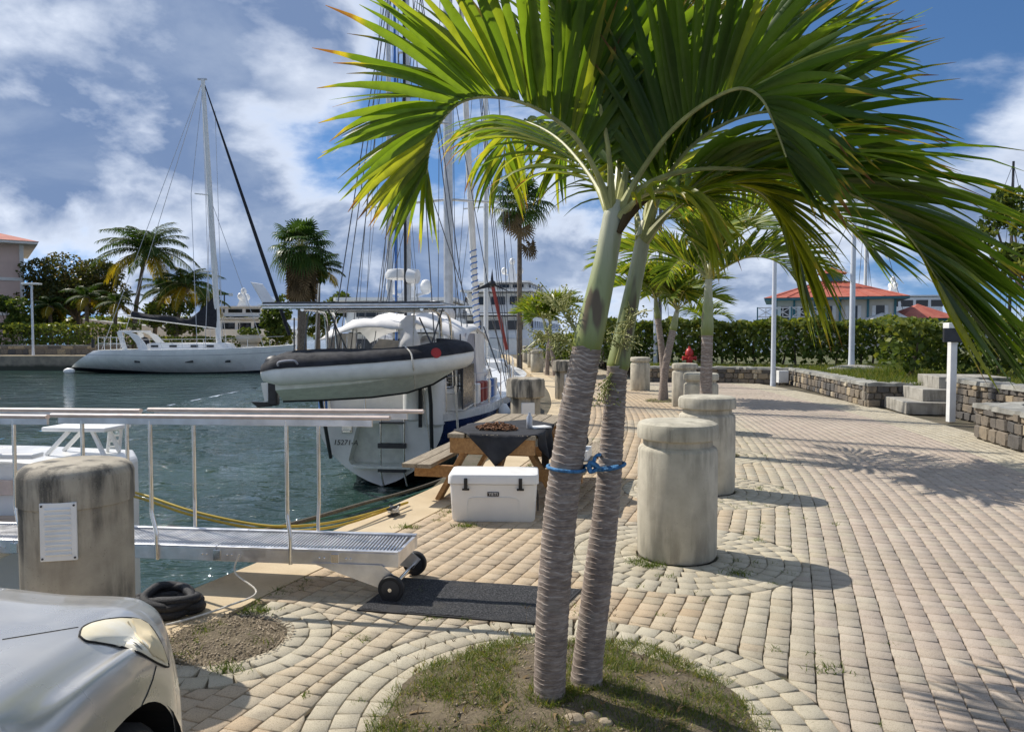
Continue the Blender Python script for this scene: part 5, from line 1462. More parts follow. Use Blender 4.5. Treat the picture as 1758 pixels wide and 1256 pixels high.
# masts
def mast(parent_build, base, top, r0, mat, name='mast'):
    return parent_build(MB().tube([Vector(base), Vector(base).lerp(Vector(top), 0.6), Vector(top)], [r0, r0*0.95, r0*0.7], 12), name, mat, smooth=50)
mz = KI @ Vector((-2.20, 15.6, 0)); mm = KI @ Vector((-1.66, 19.4, 0))
mast(kb, (mz.x, mz.y, 1.3), (mz.x+0.05, mz.y, 12.5), 0.078, 'mast_alu', 'mizzen_mast')
kb(MB().box((mz.x-0.085, mz.y+0.02, 6.5), (0.03, 0.05, 8.6)), 'sail_track', 'black_plastic')
mast(kb, (mm.x, mm.y, 1.6), (mm.x, mm.y, 18), 0.125, 'mast_alu', 'main_mast')
for z in (6.3, 10.2):
    for m_, w_ in ((mm, 1.3),): kb(MB().tube([(m_.x, m_.y-w_, z-0.05), (m_.x, m_.y, z+0.05), (m_.x, m_.y+w_, z-0.05)], 0.035, 8), 'spreader', 'mast_alu', smooth=50)
kb(MB().tube([(mz.x, mz.y-0.9, 7.2), (mz.x, mz.y, 7.3), (mz.x, mz.y+0.9, 7.2)], 0.03, 8), 'spreader', 'mast_alu', smooth=50)
# furled headsail with blue cover at its foot
bow = Vector((12.6, 0, 1.9)); top = Vector((mm.x+0.3, mm.y, 17.6))
kb(MB().tube([bow.lerp(top, f) for f in (0.02, 0.3, 0.6, 0.9)], [0.10, 0.105, 0.08, 0.04], 10), 'furled_genoa', 'white_canvas', smooth=50)
mb = MB()
hx = [bow.lerp(top, 0.02+0.22*i/140)+Vector((0.112*math.cos(i*0.8), 0.112*math.sin(i*0.8), 0)) for i in range(141)]
mb.tube(hx, 0.022, 5, False); kb(mb, 'blue_wrapping', 'blue_tarp', smooth=60)
# rigging wires
def wires(build, segs, name='stay', mat='wire', r=0.008):
    for a, b in segs: build(MB().tube([a, b], r, 5, False), name, mat)
dk = 1.5
wires(kb, [((mm.x, mm.y, 17.8), (mm.x+dx, s_*1.8, dk)) for s_ in (-1, 1) for dx in (-0.7, -0.15, 0.5)]
      + [((mm.x, mm.y+s_*1.28, 10.15), (mm.x, s_*1.8, dk)) for s_ in (-1, 1)]
      + [((mm.x, mm.y, 10), (mm.x-0.9, s_*1.8, dk)) for s_ in (-1, 1)]
      + [((mz.x, mz.y, 12.3), (mz.x+dx, s_*1.45, dk)) for s_ in (-1, 1) for dx in (-0.5, 0.35)]
      + [((mz.x, mz.y, 12.3), (0.0, s_*1.1, 1.5)) for s_ in (-1, 1)]
      + [((mz.x, mz.y, 12.3), (mm.x, mm.y, 17.0)), ((mm.x, mm.y, 17.8), (12.7, 0, 1.9)), ((mz.x, mz.y, 7.3), (mz.x+2.5, 1.6, dk)), ((mz.x, mz.y, 7.3), (mz.x+2.5, -1.6, dk))], r=0.011)
wires(kb, [((mm.x-0.2, mm.y+0.05*k, 17.5), (mm.x-0.25, mm.y+0.12*k, 2.0)) for k in (-2, 2)] + [((mz.x-0.12, mz.y+0.1, 12.2), (mz.x-0.15, mz.y+0.2, 2.0))], 'halyard', 'wire', 0.009)
kb(MB().tube([(mm.x+0.4, mm.y+1.5, 2), (mm.x+0.4, mm.y+1.5, 14)], 0.035, 8), 'blue_sail_roll', 'blue_tarp', smooth=50)
# boom and stack pack
kb(MB().tube([(mm.x-0.15, mm.y, 3.1), (mm.x-3.6, mm.y, 3.2)], 0.08, 10), 'boom', 'mast_alu', smooth=50)
kb(MB().tube([(mm.x-0.2, mm.y, 3.35), (mm.x-2, mm.y, 3.4), (mm.x-3.5, mm.y, 3.35)], [0.22, 0.24, 0.13], 12), 'sail_bag', 'white_canvas', smooth=50)
# radar on the mizzen
kb(MB().lathe([(0.1, 0), (0.28, 0.03), (0.30, 0.12), (0.24, 0.22), (0.05, 0.25)], (mz.x+0.32, mz.y+0.26, 4.0), 20), 'radar_dome', 'white_gel', smooth=50)
kb(MB().lathe([(0.05, -0.12), (0.15, -0.1), (0.16, 0.1), (0.05, 0.13)], (mz.x-0.1, mz.y-0.15, 4.05), 16, Vector((0.2, 1, 0.1))), 'deck_light', 'white_gel', smooth=50)
# stanchions and lifelines
for sd in (-1, 1):
    prev = None
    for st in S[2::4]:
        p = Vector((st[0], sd*(st[1]-0.06), st[2]))
        kb(MB().tube([p, p+Vector((0, 0, 0.7))], 0.014, 6), 'stanchion', 'steel', smooth=50)
        if prev is not None:
            for h_ in (0.35, 0.68): kb(MB().tube([prev+Vector((0, 0, h_)), p+Vector((0, 0, h_))], 0.006, 4, False), 'lifeline', 'wire_light')
        prev = p
for h_ in (0.45, 0.85): kb(MB().tube(smooth_pts([(1.1, -1.45, 1.4+h_), (0.15, -1.15, 1.4+h_), (0.05, -0.55, 1.4+h_)], 5), 0.016, 7), 'pushpit', 'steel', smooth=50)
for h_ in (0.45, 0.85): kb(MB().tube(smooth_pts([(1.1, 1.45, 1.4+h_), (0.15, 1.15, 1.4+h_), (0.05, 0.3, 1.4+h_)], 5), 0.016, 7), 'pushpit', 'steel', smooth=50)
for x, y in ((0.08, -0.55), (0.2, -1.12), (0.7, -1.32), (0.2, 1.12), (0.08, 0.3), (0.7, 1.32)): kb(MB().tube([(x, y, 1.36), (x, y, 2.25)], 0.016, 7), 'pushpit_post', 'steel', smooth=50)
# wind generator on a leaning red pole
w0 = kl(870, 600, 19.0); w1 = kl(845, 487, 18.6)
wg = kb(MB().tube([w0, w1], 0.045, 8), 'wind_generator_pole', 'red_pole', smooth=50)
for a in (200, 335, 90):
    d = Vector((0, -math.cos(R(a)), math.sin(R(a)))); L_ = 0.55 if a != 90 else 0.38
    kb(MB().slab([w1+d*0.05+Vector((0, 0.04, 0.05)), w1+d*L_, w1+d*0.05-Vector((0, 0.04, 0.05))], (0.03, 0, 0)), 'blade', 'black_plastic', wg)
kb(MB().sphere(w1, 0.09), 'hub', 'black_plastic', wg, smooth=50)
# jerry cans, fenders, coiled lines and crumpled covers along the side decks
rk = random.Random(44)
for k in range(6):
    x = 1.9+0.42*k; kb(MB().box((x, -1.50-0.02*k, 1.62), (0.30, 0.16, 0.42)), 'jerry_can', rk.choice(['white_gel', 'blue', 'yellow', 'white_gel', 'red_pole']), bevel=0.03)
for k in range(4):
    x = 3.2+1.9*k; hb_ = float(np.interp(x, [q[0] for q in S], [q[1] for q in S])); kb(MB().lathe([(0.04, -0.36), (0.13, -0.26), (0.14, 0.2), (0.05, 0.34)], (x, -hb_-0.15, 0.95), 14), 'fender', 'navy' if k % 2 else 'white_gel', smooth=50)
    kb(MB().tube([(x, -hb_-0.13, 1.28), (x, -hb_+0.02, 1.72)], 0.010, 5), 'fender_line', 'white_rope')
for k in range(5):
    c_ = Vector((0.5+0.45*k, rk.uniform(-1.2, 1.2), 1.85)); kb(MB().tube([c_+Vector((0.16*math.cos(i*0.7), 0.16*math.sin(i*0.7), 0.006*i)) for i in range(30)], 0.014, 5), 'coiled_line', rk.choice(['white_rope', 'blue_rope', 'brown_rope']), smooth=50)
for (x, y, z, rx, ry, rz_, mt) in ((1.2, -0.75, 2.45, 0.35, 0.5, 0.32, 'white_canvas'), (1.6, 0.5, 2.2, 0.5, 0.45, 0.3, 'tan_canvas'), (1.1, 1.1, 2.0, 0.3, 0.35, 0.35, 'grey_canvas'), (2.6, -0.9, 2.1, 0.5, 0.35, 0.3, 'grey_canvas'), (3.6, -1.2, 2.0, 0.4, 0.3, 0.25, 'white_canvas')):
    mb = MB(); mb.sphere((x, y, z), (rx, ry, rz_), 20, 14); mb.V = [tuple(Vector(v)+0.14*Vector((mnoise.noise(Vector(v)*4), mnoise.noise(Vector(v)*4+Vector((9, 0, 0))), mnoise.noise(Vector(v)*4+Vector((0, 9, 0)))))) for v in mb.V]
    kb(mb, 'crumpled_cover', mt, smooth=40)
for k in range(14):
    x = rk.uniform(0.2, 4.5); y = rk.choice([-1, 1])*rk.uniform(0.9, 1.45); kb(MB().tube([(x, y, 1.4), (x+rk.uniform(-0.2, 0.2), y*0.97, rk.uniform(2.3, 3.2))], 0.014, 6), 'frame_tube', rk.choice(['steel', 'steel', 'dark_metal']), smooth=50)
# ropes hanging at the stern
kb(MB().tube(smooth_pts([(-0.05, -0.8, 1.9), (-0.12, -1.0, 0.7), (-0.1, -1.25, 0.25), (-0.05, -1.45, 0.5), (0.0, -1.40, 1.9)], 7), 0.011, 6), 'hanging_line', 'white_rope', smooth=60)
kb(MB().tube([(0.05, -1.36, 2.9), (0.0, -1.50, 0.4)], 0.010, 6), 'hanging_line', 'white_rope')
wires(kb, [(kl(575, 560, 13.2), kl(585, 640, 13.3)), (kl(530, 530, 13), kl(520, 620, 13)), (kl(560, 525, 13), kl(600, 610, 13.2)), (kl(760, 530, 13), kl(735, 610, 12.9)), (kl(720, 545, 13.1), kl(745, 600, 12.9)), (kl(505, 545, 13.1), kl(505, 610, 13.1)), (kl(830, 560, 15), kl(858, 640, 15)), (kl(845, 550, 16), kl(870, 630, 16.5))], 'gear_line', 'wire', 0.014)

# ---- dinghy slung on the davits
dg0 = at(470, 636, 12.45); dg1 = at(790, 618, 12.75)
dg = thing('inflatable_dinghy', 'white inflatable dinghy with black cover hoisted across the stern of the ketch', 'dinghy', dg0)
du = (dg1-dg0).normalized(); dn = Vector((0, 0, 1)); dv = dn.cross(du).normalized(); dw = du.cross(dv)
def dl(x, y, z): return dg0+du*x+dv*y+dw*z
DL = (dg1-dg0).length; TR = 0.225
def tube_path(sd):
    return [(-0.05, sd*0.56, -0.02), (0.3, sd*0.58, 0), (1.2, sd*0.60, 0), (2.2, sd*0.58, 0.02), (2.75, sd*0.46, 0.05), (3.08, sd*0.22, 0.08), (3.16, 0, 0.09)]
pth = tube_path(-1)+[(x, y, z) for x, y, z in reversed(tube_path(1)[:-1])]
C = smooth_pts([dl(*p) for p in pth], 7); nC = len(C)
rad = [TR*min(1, 0.55+0.45*min(i, nC-1-i)/6) for i in range(nC)]
MB().tube(C, rad, 20).build('buoyancy_tube', M['hypalon'], dg, smooth=60)
# rigid vee hull
rg = []
for x, hb, zk, zc_ in ((0.12, 0.52, -0.52, -0.30), (0.8, 0.54, -0.54, -0.29), (1.6, 0.54, -0.54, -0.26), (2.2, 0.48, -0.50, -0.20), (2.65, 0.34, -0.38, -0.13), (2.95, 0.16, -0.22, -0.06), (3.1, 0.03, -0.1, 0.0)):
    rg.append([dl(x, -hb, -0.05), dl(x, -hb*1.0, zc_), dl(x, -hb*0.86, zc_-0.035), dl(x, -hb*0.45, (zc_*0.45+zk*0.55)), dl(x, 0, zk), dl(x, hb*0.45, (zc_*0.45+zk*0.55)), dl(x, hb*0.86, zc_-0.035), dl(x, hb, zc_), dl(x, hb, -0.05)])
MB().loft(rg, False).add(rg[0], [tuple(range(9))]).build('rigid_hull', M['boat_grey'], dg, smooth=25)
MB().tube([dl(x, 0, zk-0.008) for x, zk in ((0.12, -0.52), (0.8, -0.54), (1.6, -0.54), (2.2, -0.50), (2.65, -0.38), (2.9, -0.25))], 0.02, 6).build('keel_strip', M['black_rubber'], dg, smooth=50)
# black cover over the upper half of the tubes and across the boat
LP = smooth_pts([Vector(p) for p in pth], 7); rg = []
for i, p in enumerate(LP):
    t_ = (LP[min(i+1, nC-1)]-LP[max(i-1, 0)]); t_.z = 0; t_.normalize(); nout = Vector((t_.y, -t_.x, 0))
    if (p+nout*0.1-Vector((1.4, 0, 0))).length < (p-Vector((1.4, 0, 0))).length: nout = -nout
    e = rad[i]+0.014; row = []
    for k in range(9):
        a = R(13+77*k/8); row.append(p+nout*e*math.cos(a)+Vector((0, 0, e*math.sin(a)*1.04+0.008*mnoise.noise(Vector((p.x*6, a*2, p.y*3))))))
    spn = Vector((min(max(p.x, 0.05), 2.75), 0, p.z+e+0.05+0.035*math.sin(p.x*2.2)))
    top_ = row[-1]
    for k in range(1, 8):
        f = k/8; row.append(top_.lerp(spn, f)+Vector((0, 0, 0.02*mnoise.noise(Vector((p.x*4, f*5, p.y*2))))))
    row.append(spn); rg.append([dl(*q) for q in row])
MB().loft(rg, False).build('cover', M['black_canvas'], dg, smooth=60)
pc = dl(2.74, -0.655, 0.16)
MB().lathe([(0.085, 0), (0.085, 0.012), (0.07, 0.016)], pc+Vector((0, -0.03, 0)), 20, Vector((0.35, -1, 0.25))).build('red_patch', M['red'], dg)
MB().lathe([(0.07, 0), (0.07, 0.03), (0.03, 0.05)], dl(3.12, -0.26, -0.02), 12, Vector((0.8, -0.6, -0.1))).build('bow_fitting', M['black_rubber'], dg)
strap = [dl(2.35, -0.30, -0.42), dl(2.36, -0.60, -0.20), dl(2.36, -0.835, 0.0), dl(2.34, -0.76, 0.17), dl(2.25, -0.55, 0.28), dl(2.2, 0, 0.33)]
MB().tube(smooth_pts(strap, 5), 0.014, 6).build('strap', M['white_rope'], dg, smooth=60)
MB().tube(smooth_pts([dl(0.25, -0.80, 0.10), dl(0.28, -0.845, 0.16), dl(0.5, -0.85, 0.17), dl(0.55, -0.80, 0.11)], 4), 0.018, 6).build('grab_handle', M['grey_canvas'], dg, smooth=60)
ob = MB().box(dl(-0.02, 0, -0.28), (0.16, 0.16, 0.62)).build('outboard_leg', M['black_plastic'], dg, bevel=0.03)
MB().slab([dl(-0.22, -0.02, -0.2), dl(-0.10, -0.02, -0.2), dl(-0.12, -0.02, -0.50), dl(-0.18, -0.02, -0.52)], dv*0.04).build('outboard_bracket', M['white_gel'], ob)
MB().slab([dl(-0.40, -0.03, -0.50), dl(-0.06, -0.03, -0.53), dl(-0.06, -0.03, -0.60), dl(-0.30, -0.03, -0.60)], dv*0.06).build('cavitation_plate', M['black_plastic'], ob)
MB().sphere(dl(0.02, 0, 0.13), (0.17, 0.14, 0.13)).build('outboard_cowl', M['black_plastic'], ob, smooth=60)
for x in (0.7, 2.35): 
    MB().tube([dl(x, 0, 0.3), dl(x, 0, 0.3)+Vector((0, 0.3, 1.15))], 0.012, 6).build('hoist_line', M['white_rope'], dg)

# ---- white sloop along the far quay
sl_ = thing('sailing_yacht', 'white single-masted yacht with black sail cover lying along the far quay', 'sailboat', (-34.0, 57.2, WATER_Z), R(0))
def sb(mb, name, mat, parent=None, **kw): return mb.build(name, M[mat], parent or sl_, world=False, **kw)
SS = interp_st([(2.6, 1.7, 1.72, 0.15, 2.6, -2.7), (4.5, 2.2, 1.78, -0.1, 2.6, -0.9), (8, 2.4, 1.80, -0.35, 2.6, 0), (12, 1.9, 1.86, -0.35, 2.2, -0.1), (15, 0.9, 1.98, -0.25, 1.7, -0.5), (17.3, 0.05, 2.15, 0.0, 1.2, -1.0)], 40)
sb(hull_band(SS, 0, 0.80, 10), 'topside', 'hull_white', smooth=40); sb(hull_band(SS, 0.80, 1.0, 4), 'bottom', 'antifoul', smooth=40)
sb(deck_mb(SS), 'deck', 'white_gel', smooth=40)
o_ = hull_ring(SS[0], 0, 1, 12); mb = MB(); ring = [Vector((p.x, -p.y, p.z)) for p in o_]+[Vector((p.x, p.y, p.z)) for p in reversed(o_[:-1])]
mb.add(ring, [tuple(range(len(ring)))]); sb(mb, 'transom', 'hull_white')
sb(rbox((9.2, 0, 1.8), (6.4, 2.7, 0.5), 0.5, 0.85), 'cabin', 'white_gel', smooth=40)
for x in (7.0, 8.4, 10.0, 11.2): sb(MB().box((x, -1.30, 2.05), (0.55, 0.10, 0.16)), 'cabin_window', 'glass_dark', bevel=0.02)
for x in (6.1, 9.9, 12.6):
    v = 0.42; hb = np.interp(x, [s[0] for s in SS], [s[1] for s in SS])
    p_ = np.interp(x, [s[0] for s in SS], [s[4] for s in SS])
    sb(MB().box((x, -hb*(1-v**p_)**0.8-0.005, 1.8-0.42*2.1), (0.62 if x > 9 and x < 10 else 0.42, 0.05, 0.18)), 'hull_port', 'glass_dark', bevel=0.03)
sb(hull_band(SS, 0.20, 0.215, 1), 'rubbing_line', 'grey_canvas')
# targa arch, coaming, helm
for y in (-1.55, 1.55):
    sb(MB().loft([[Vector((x-0.35, y-0.06, z)), Vector((x+0.35*w_, y-0.06, z)), Vector((x+0.35*w_, y+0.06, z)), Vector((x-0.35, y+0.06, z))] for x, z, w_ in ((6.3, 1.75, 1), (6.1, 2.3, 0.8), (5.6, 2.9, 0.7), (5.0, 3.15, 0.6))]), 'targa_leg', 'white_gel')
    sb(MB().loft([[Vector((x-0.18, y-0.05, z)), Vector((x+0.18, y-0.05, z)), Vector((x+0.18, y+0.05, z)), Vector((x-0.18, y+0.05, z))] for x, z in ((4.9, 1.75), (4.7, 2.4), (4.5, 3.15))]), 'targa_leg', 'white_gel')
sb(MB().box((4.9, 0, 3.17), (1.0, 3.1, 0.14)), 'targa_top', 'white_gel', bevel=0.04)
mxs = 11.35
mast(sb, (mxs, 0, 2.2), (mxs-0.9, 0, 22.3), 0.21, 'mast_white')
sb(MB().box((mxs-0.95, 0, 22.35), (0.7, 0.12, 0.12)), 'masthead', 'mast_alu')
for z in (7.8, 13.6):
    xx = mxs-0.9*(z-2.2)/20; sb(MB().tube([(xx-0.55, -1.4, z-0.15), (xx, 0, z), (xx-0.55, 1.4, z-0.15)], 0.05, 6), 'spreader', 'mast_white')
# boom with black cover rising to a triangle at the mast
sb(MB().tube([(mxs-0.2, 0, 3.5), (mxs-7.0, 0, 4.35)], 0.13, 10), 'boom', 'mast_white', smooth=50)
mb = MB(); rg = []
for k in range(15):
    f = k/14; x = mxs-0.05-6.6*f; zb = 3.45+0.83*f; h_ = 2.3*(1-f/0.34)**1.2+0.42 if f < 0.34 else 0.42+0.06*math.sin(k)
    rg.append([Vector((x, -0.2, zb)), Vector((x, -0.22, zb+h_*0.5)), Vector((x, 0, zb+h_)), Vector((x, 0.22, zb+h_*0.5)), Vector((x, 0.2, zb))])
mb.loft(rg, True, True); sb(mb, 'sail_cover', 'black_canvas', smooth=50)
hd = Vector((mxs-0.8, 0, 22.0)); bw = Vector((17.0, 0, 2.3))
sb(MB().tube([bw.lerp(hd, f) for f in (0.03, 0.3, 0.7, 1)], [0.13, 0.15, 0.10, 0.04], 8), 'furled_genoa', 'black_canvas', smooth=50)
wires(sb, [((mxs-0.95, 0, 22.2), (3.0, s_*1.3, 1.8)) for s_ in (-1, 1)]+[((mxs-0.9, 0, 22), (mxs-1.35, s_*1.4, 13.45)) for s_ in (-1, 1)]+[((mxs-1.35, s_*1.4, 13.45), (mxs-0.8, s_*2.1, 1.9)) for s_ in (-1, 1)]+[((mxs-0.5, 0, 13), (mxs-0.2, s_*2.1, 1.9)) for s_ in (-1, 1)]+[((mxs-0.5, 0, 13.4), (14.8, 0, 2.0))], r=0.022, mat='wire_light')
wires(sb, [((mxs-0.5+dx, 0.1, 20), (mxs-0.2+dx, 0.1, 2.6)) for dx in (-0.5, 0.45)], 'halyard', 'wire_light', 0.02)
for k in range(5):
    p = Vector((3.0+0.5*k, -1.75-0.08*k, 1.75)); sb(MB().tube([p, p+Vector((0, 0, 0.95))], 0.03, 5), 'pushpit_post', 'steel')
for h_ in (0.5, 0.95): sb(MB().tube([(3.0, -1.75, 1.75+h_), (5.2, -2.1, 1.75+h_)], 0.028, 5), 'pushpit', 'steel')
for k in range(7):
    p = Vector((6.5+1.5*k, -np.interp(6.5+1.5*k, [s[0] for s in SS], [s[1] for s in SS])+0.05, 1.85)); sb(MB().tube([p, p+Vector((0, 0, 0.7))], 0.022, 5), 'stanchion', 'steel')
sb(MB().tube([(6.5, -2.3, 2.55), (12, -1.85, 2.6), (16.5, -0.3, 2.8)], 0.014, 4), 'lifeline', 'wire_light')
sb(MB().sphere((6.0, -0.8, 2.4), (0.35, 0.3, 0.35)), 'winch_cover', 'black_canvas', smooth=50)
sb(MB().tube([(2.3, -1.2, 1.9), (2.3, -1.2, 2.6)], 0.12, 8), 'outboard_motor', 'black_plastic', smooth=50)
sb(MB().sphere((0.45, -1.2, 0.15), (0.45, 0.25, 0.25)), 'fender', 'hypalon', smooth=50)

# ---- motor yachts: stepped white blocks with window bands
def motor_yacht(label, loc, rz, L, B, decks, hull_h, group=None, extras=None, mast_h=3.0):
    """bow along +x; decks: (x0, x1, width, z, height)"""
    y = thing('motor_yacht', label, 'yacht', loc, rz, group)
    def b(mb, name, mat, parent=None, **kw): return mb.build(name, M[mat], parent or y, world=False, **kw)
    st = interp_st([(0, B*0.47, hull_h, -0.2, 4, 0), (L*0.3, B/2, hull_h, -0.4, 4, 0), (L*0.6, B*0.47, hull_h*1.12, -0.4, 3, 0), (L*0.85, B*0.3, hull_h*1.3, -0.3, 2, -L*0.02), (L, 0.05, hull_h*1.4, 0, 1.3, -L*0.08)], 30)
    b(hull_band(st, 0, 0.88, 8), 'topside', 'hull_white', smooth=40); b(hull_band(st, 0.88, 1, 3), 'bottom', 'antifoul', smooth=40); b(deck_mb(st), 'deck', 'white_gel')
    o_ = hull_ring(st[0], 0, 1, 10); ring = [Vector((p.x, -p.y, p.z)) for p in o_]+[Vector((p.x, p.y, p.z)) for p in reversed(o_[:-1])]
    b(MB().add(ring, [tuple(range(len(ring)))]), 'transom', 'hull_white')
    for (x0, x1, w, z, h) in decks:
        c = ((x0+x1)/2, 0, z)
        b(rbox(c, (x1-x0, w, h*0.86), min(0.6, w*0.2), 0.93, round_=0.1), 'deckhouse', 'white_gel', smooth=40)
        for s_ in (-1, 1):
            nw = max(2, int((x1-x0)/1.6))
            for k in range(nw):
                xw = x0+(x1-x0)*(k+0.5)/nw
                b(MB().box((xw, s_*w*0.487, z+h*0.5), ((x1-x0)/nw*0.8, 0.12, h*0.34)), 'window', 'glass_dark', bevel=0.03)
        for k in range(3): b(MB().box((x0+0.02, (k-1)*w*0.27, z+h*0.5), (0.12, w*0.2, h*0.34)), 'aft_window', 'glass_dark', bevel=0.03)
        b(MB().loft([[Vector((c[0]-0.6, 0, z+h*0.9))+Vector((p.x, p.y, dz)) for p in rrect(x1-x0+1.6, w*1.04, 0.5, 0)] for dz in (-0.09, 0.0, 0.06)]), 'overhang', 'white_gel', smooth=40)
    zt = max(d[3]+d[4] for d in decks); xm = sum(decks[-1][:2])/2
    b(MB().loft([[Vector((xm+q*w_, e*w_*0.5, z)) for q, e in ((-0.5, -1), (0.5, -1), (0.5, 1), (-0.5, 1))] for z, w_ in ((zt-0.1, 1.2), (zt+mast_h*0.5, 0.7), (zt+mast_h, 0.35))]), 'radar_mast', 'white_gel')
    for s_, f in ((-1, 0.55), (1, 0.55), (0, 1.0)):
        b(MB().sphere((xm, s_*0.9, zt+mast_h*f+0.3), (0.32, 0.32, 0.4)), 'radome', 'white_gel', smooth=60)
        b(MB().tube([(xm, 0, zt+mast_h*f-0.25), (xm, s_*0.9, zt+mast_h*f)], 0.08, 6), 'radome_arm', 'white_gel')
    for s_ in (-1, 1):
        for k in range(8):
            p = Vector((L*0.05+k*L*0.11, s_*np.interp(L*0.05+k*L*0.11, [q[0] for q in st], [q[1] for q in st])*0.96, np.interp(L*0.05+k*L*0.11, [q[0] for q in st], [q[2] for q in st])))
            b(MB().tube([p, p+Vector((0, 0, 0.9))], 0.025, 5), 'rail_post', 'steel')
        b(MB().tube([Vector((q[0], s_*q[1]*0.96, q[2]+0.9)) for q in st[1:-2]], 0.025, 5), 'rail', 'steel')
    return y
motor_yacht('broad white motor cruiser with a long flat hardtop moored beyond the ketch', (-5.6, 33.5, WATER_Z), R(88), 15, 6.2, [(1.5, 11, 5.2, 1.5, 1.75), (2.5, 8.5, 5.6, 3.25, 1.45)], 1.6, mast_h=0.7)
motor_yacht('tall white superyacht with radar domes stacked above the far quay', (-2.4, 66, WATER_Z), R(80), 38, 8.5, [(4, 28, 7.5, 2.6, 2.5), (6, 24, 6.8, 5.1, 2.3), (9, 19, 5.5, 7.4, 0.9)], 2.6, mast_h=2.2)
motor_yacht('long white motor yacht with arched windows behind the black-covered sail', (-25.5, 84, WATER_Z), R(176), 26, 6.5, [(1, 12, 5.6, 2.8, 2.2), (2, 8, 4.6, 5.0, 1.2)], 3.6, mast_h=1.4)
motor_yacht('white motor yacht moored behind the red-roofed pavilion', (58, 90, WATER_Z), R(170), 28, 7, [(4, 20, 6, 3.0, 2.6), (6, 16, 5.2, 5.6, 2.3)], 3.2, mast_h=1.6)
motor_yacht('low dark-windowed motor boat beyond the hedge left of the pavilion', (22, 78, WATER_Z), R(172), 14, 4.5, [(3, 10, 3.8, 1.9, 1.3)], 1.9, mast_h=0.7)

# ---- sailing boats whose masts stand behind the hedge and along the quay
def mast_boat(label, loc, rz, L, H, mat, r0, extra=0):
    y = thing('sailing_yacht', label, 'sailboat', loc, rz, 'moored sailing boats with bare masts')
    def b(mb, name, mat_, parent=None, **kw): return mb.build(name, M[mat_], parent or y, world=False, **kw)
    st = interp_st([(0, L*0.12, 1.3, 0, 2.4, -0.3), (L*0.35, L*0.15, 1.3, -0.3, 2.4, 0), (L*0.7, L*0.12, 1.4, -0.3, 2, 0), (L, 0.04, 1.6, 0, 1.2, -0.8)], 24)
    b(hull_band(st, 0, 0.85, 7), 'topside', 'hull_white', smooth=40); b(hull_band(st, 0.85, 1, 3), 'bottom', 'antifoul', smooth=40); b(deck_mb(st), 'deck', 'white_gel')
    b(rbox((L*0.5, 0, 1.3), (L*0.4, L*0.17, 0.5), 0.3, 0.88), 'cabin', 'white_gel', smooth=40)
    xm = L*0.58
    b(MB().tube([(xm, 0, 1.6), (xm, 0, H*0.6), (xm, 0, H)], [r0, r0*0.95, r0*0.7], 10), 'mast', mat, smooth=50)
    for f in (0.4, 0.68): b(MB().tube([(xm, -L*0.09, H*f), (xm, 0, H*f+0.1), (xm, L*0.09, H*f)], r0*0.3, 6), 'spreader', mat)
    wr = max(0.010, 0.0004*loc[1])
    for a_, c_ in [((xm, 0, H*0.99), (L*0.98, 0, 1.6)), ((xm, 0, H*0.99), (0.1, 0, 1.4))]+[((xm, 0, H*0.98), (xm-0.3, s_*L*0.14, 1.4)) for s_ in (-1, 1)]+[((xm, 0, H*0.66), (xm+0.6, s_*L*0.14, 1.4)) for s_ in (-1, 1)]:
        b(MB().tube([a_, c_], wr, 4, False), 'stay', 'wire')
    b(MB().tube([(xm-0.2, 0, 2.7), (xm-L*0.36, 0, 2.8)], 0.14, 8), 'furled_mainsail', 'white_canvas', smooth=50)
    return y
def along(px, Y, off_): p = at(px, 600, Y); return p.x
mast_boat('sailing boat with a slim white mast moored ahead of the ketch', (at(797, 600, 33).x+1.2, 26.5, WATER_Z), R(92), 11, 21, 'mast_white', 0.11)
mast_boat('sailing boat whose bluish mast rises left of the mizzen mast', (at(668, 600, 30).x, 24.5, WATER_Z), R(90), 10, 20, 'mast_alu', 0.11)
mast_boat('distant sailing boat with a tall mast behind the tall lamp post', (at(1452, 600, 85).x-6, 85, WATER_Z), R(0), 14, 21, 'mast_white', 0.2)
mast_boat('distant sailing boat with a black mast beyond the right-hand tree', (at(1722, 600, 95).x-8, 95, WATER_Z), R(0), 15, 25, 'black_plastic', 0.2)
mast_boat('distant sailing boat with a black mast showing behind the twin palms', (at(1112, 600, 70).x-7, 70, WATER_Z), R(0), 14, 27, 'black_plastic', 0.17)

# ---- boat that the gangway serves, lying off the left of the picture
pcx = thing('motor_boat', 'white motor boat stern with teak step at the foot of the gangway', 'boat', (-4.6, 6.0, WATER_Z))
rg = []
for x, y0, y1, zt in ((-3.28, 5.95, 6.45, 1.74), (-3.38, 5.80, 6.58, 1.79), (-4.2, 5.75, 6.62, 1.82), (-6.5, 5.75, 6.7, 1.85), (-11, 5.75, 6.9, 1.95)):
    rg.append([Vector((x, y0, WATER_Z+zt)), Vector((x, y1, WATER_Z+zt)), Vector((x, y1, WATER_Z+0.3)), Vector((x+0.05, (y0+y1)/2+0.15, WATER_Z-0.4)), Vector((x+0.05, (y0+y1)/2-0.15, WATER_Z-0.4)), Vector((x, y0, WATER_Z+0.3))])
MB().loft(rg, True, True).build('hull', M['white_gel'], pcx, bevel=0.03)
MB().box((-7.4, 5.25, WATER_Z+1.36), (8.0, 0.9, 0.09)).build('swim_platform', M['white_gel'], pcx, bevel=0.02)
for k in range(7): MB().box((-7.4, 4.90+0.117*k, WATER_Z+1.412), (7.9, 0.110, 0.014)).build('teak_plank', M['teak'], pcx)
MB().box((-7.4, 5.735, WATER_Z+1.62), (7.0, 0.03, 0.12)).build('rubbing_strake', M['rail_wood'], pcx, bevel=0.008)
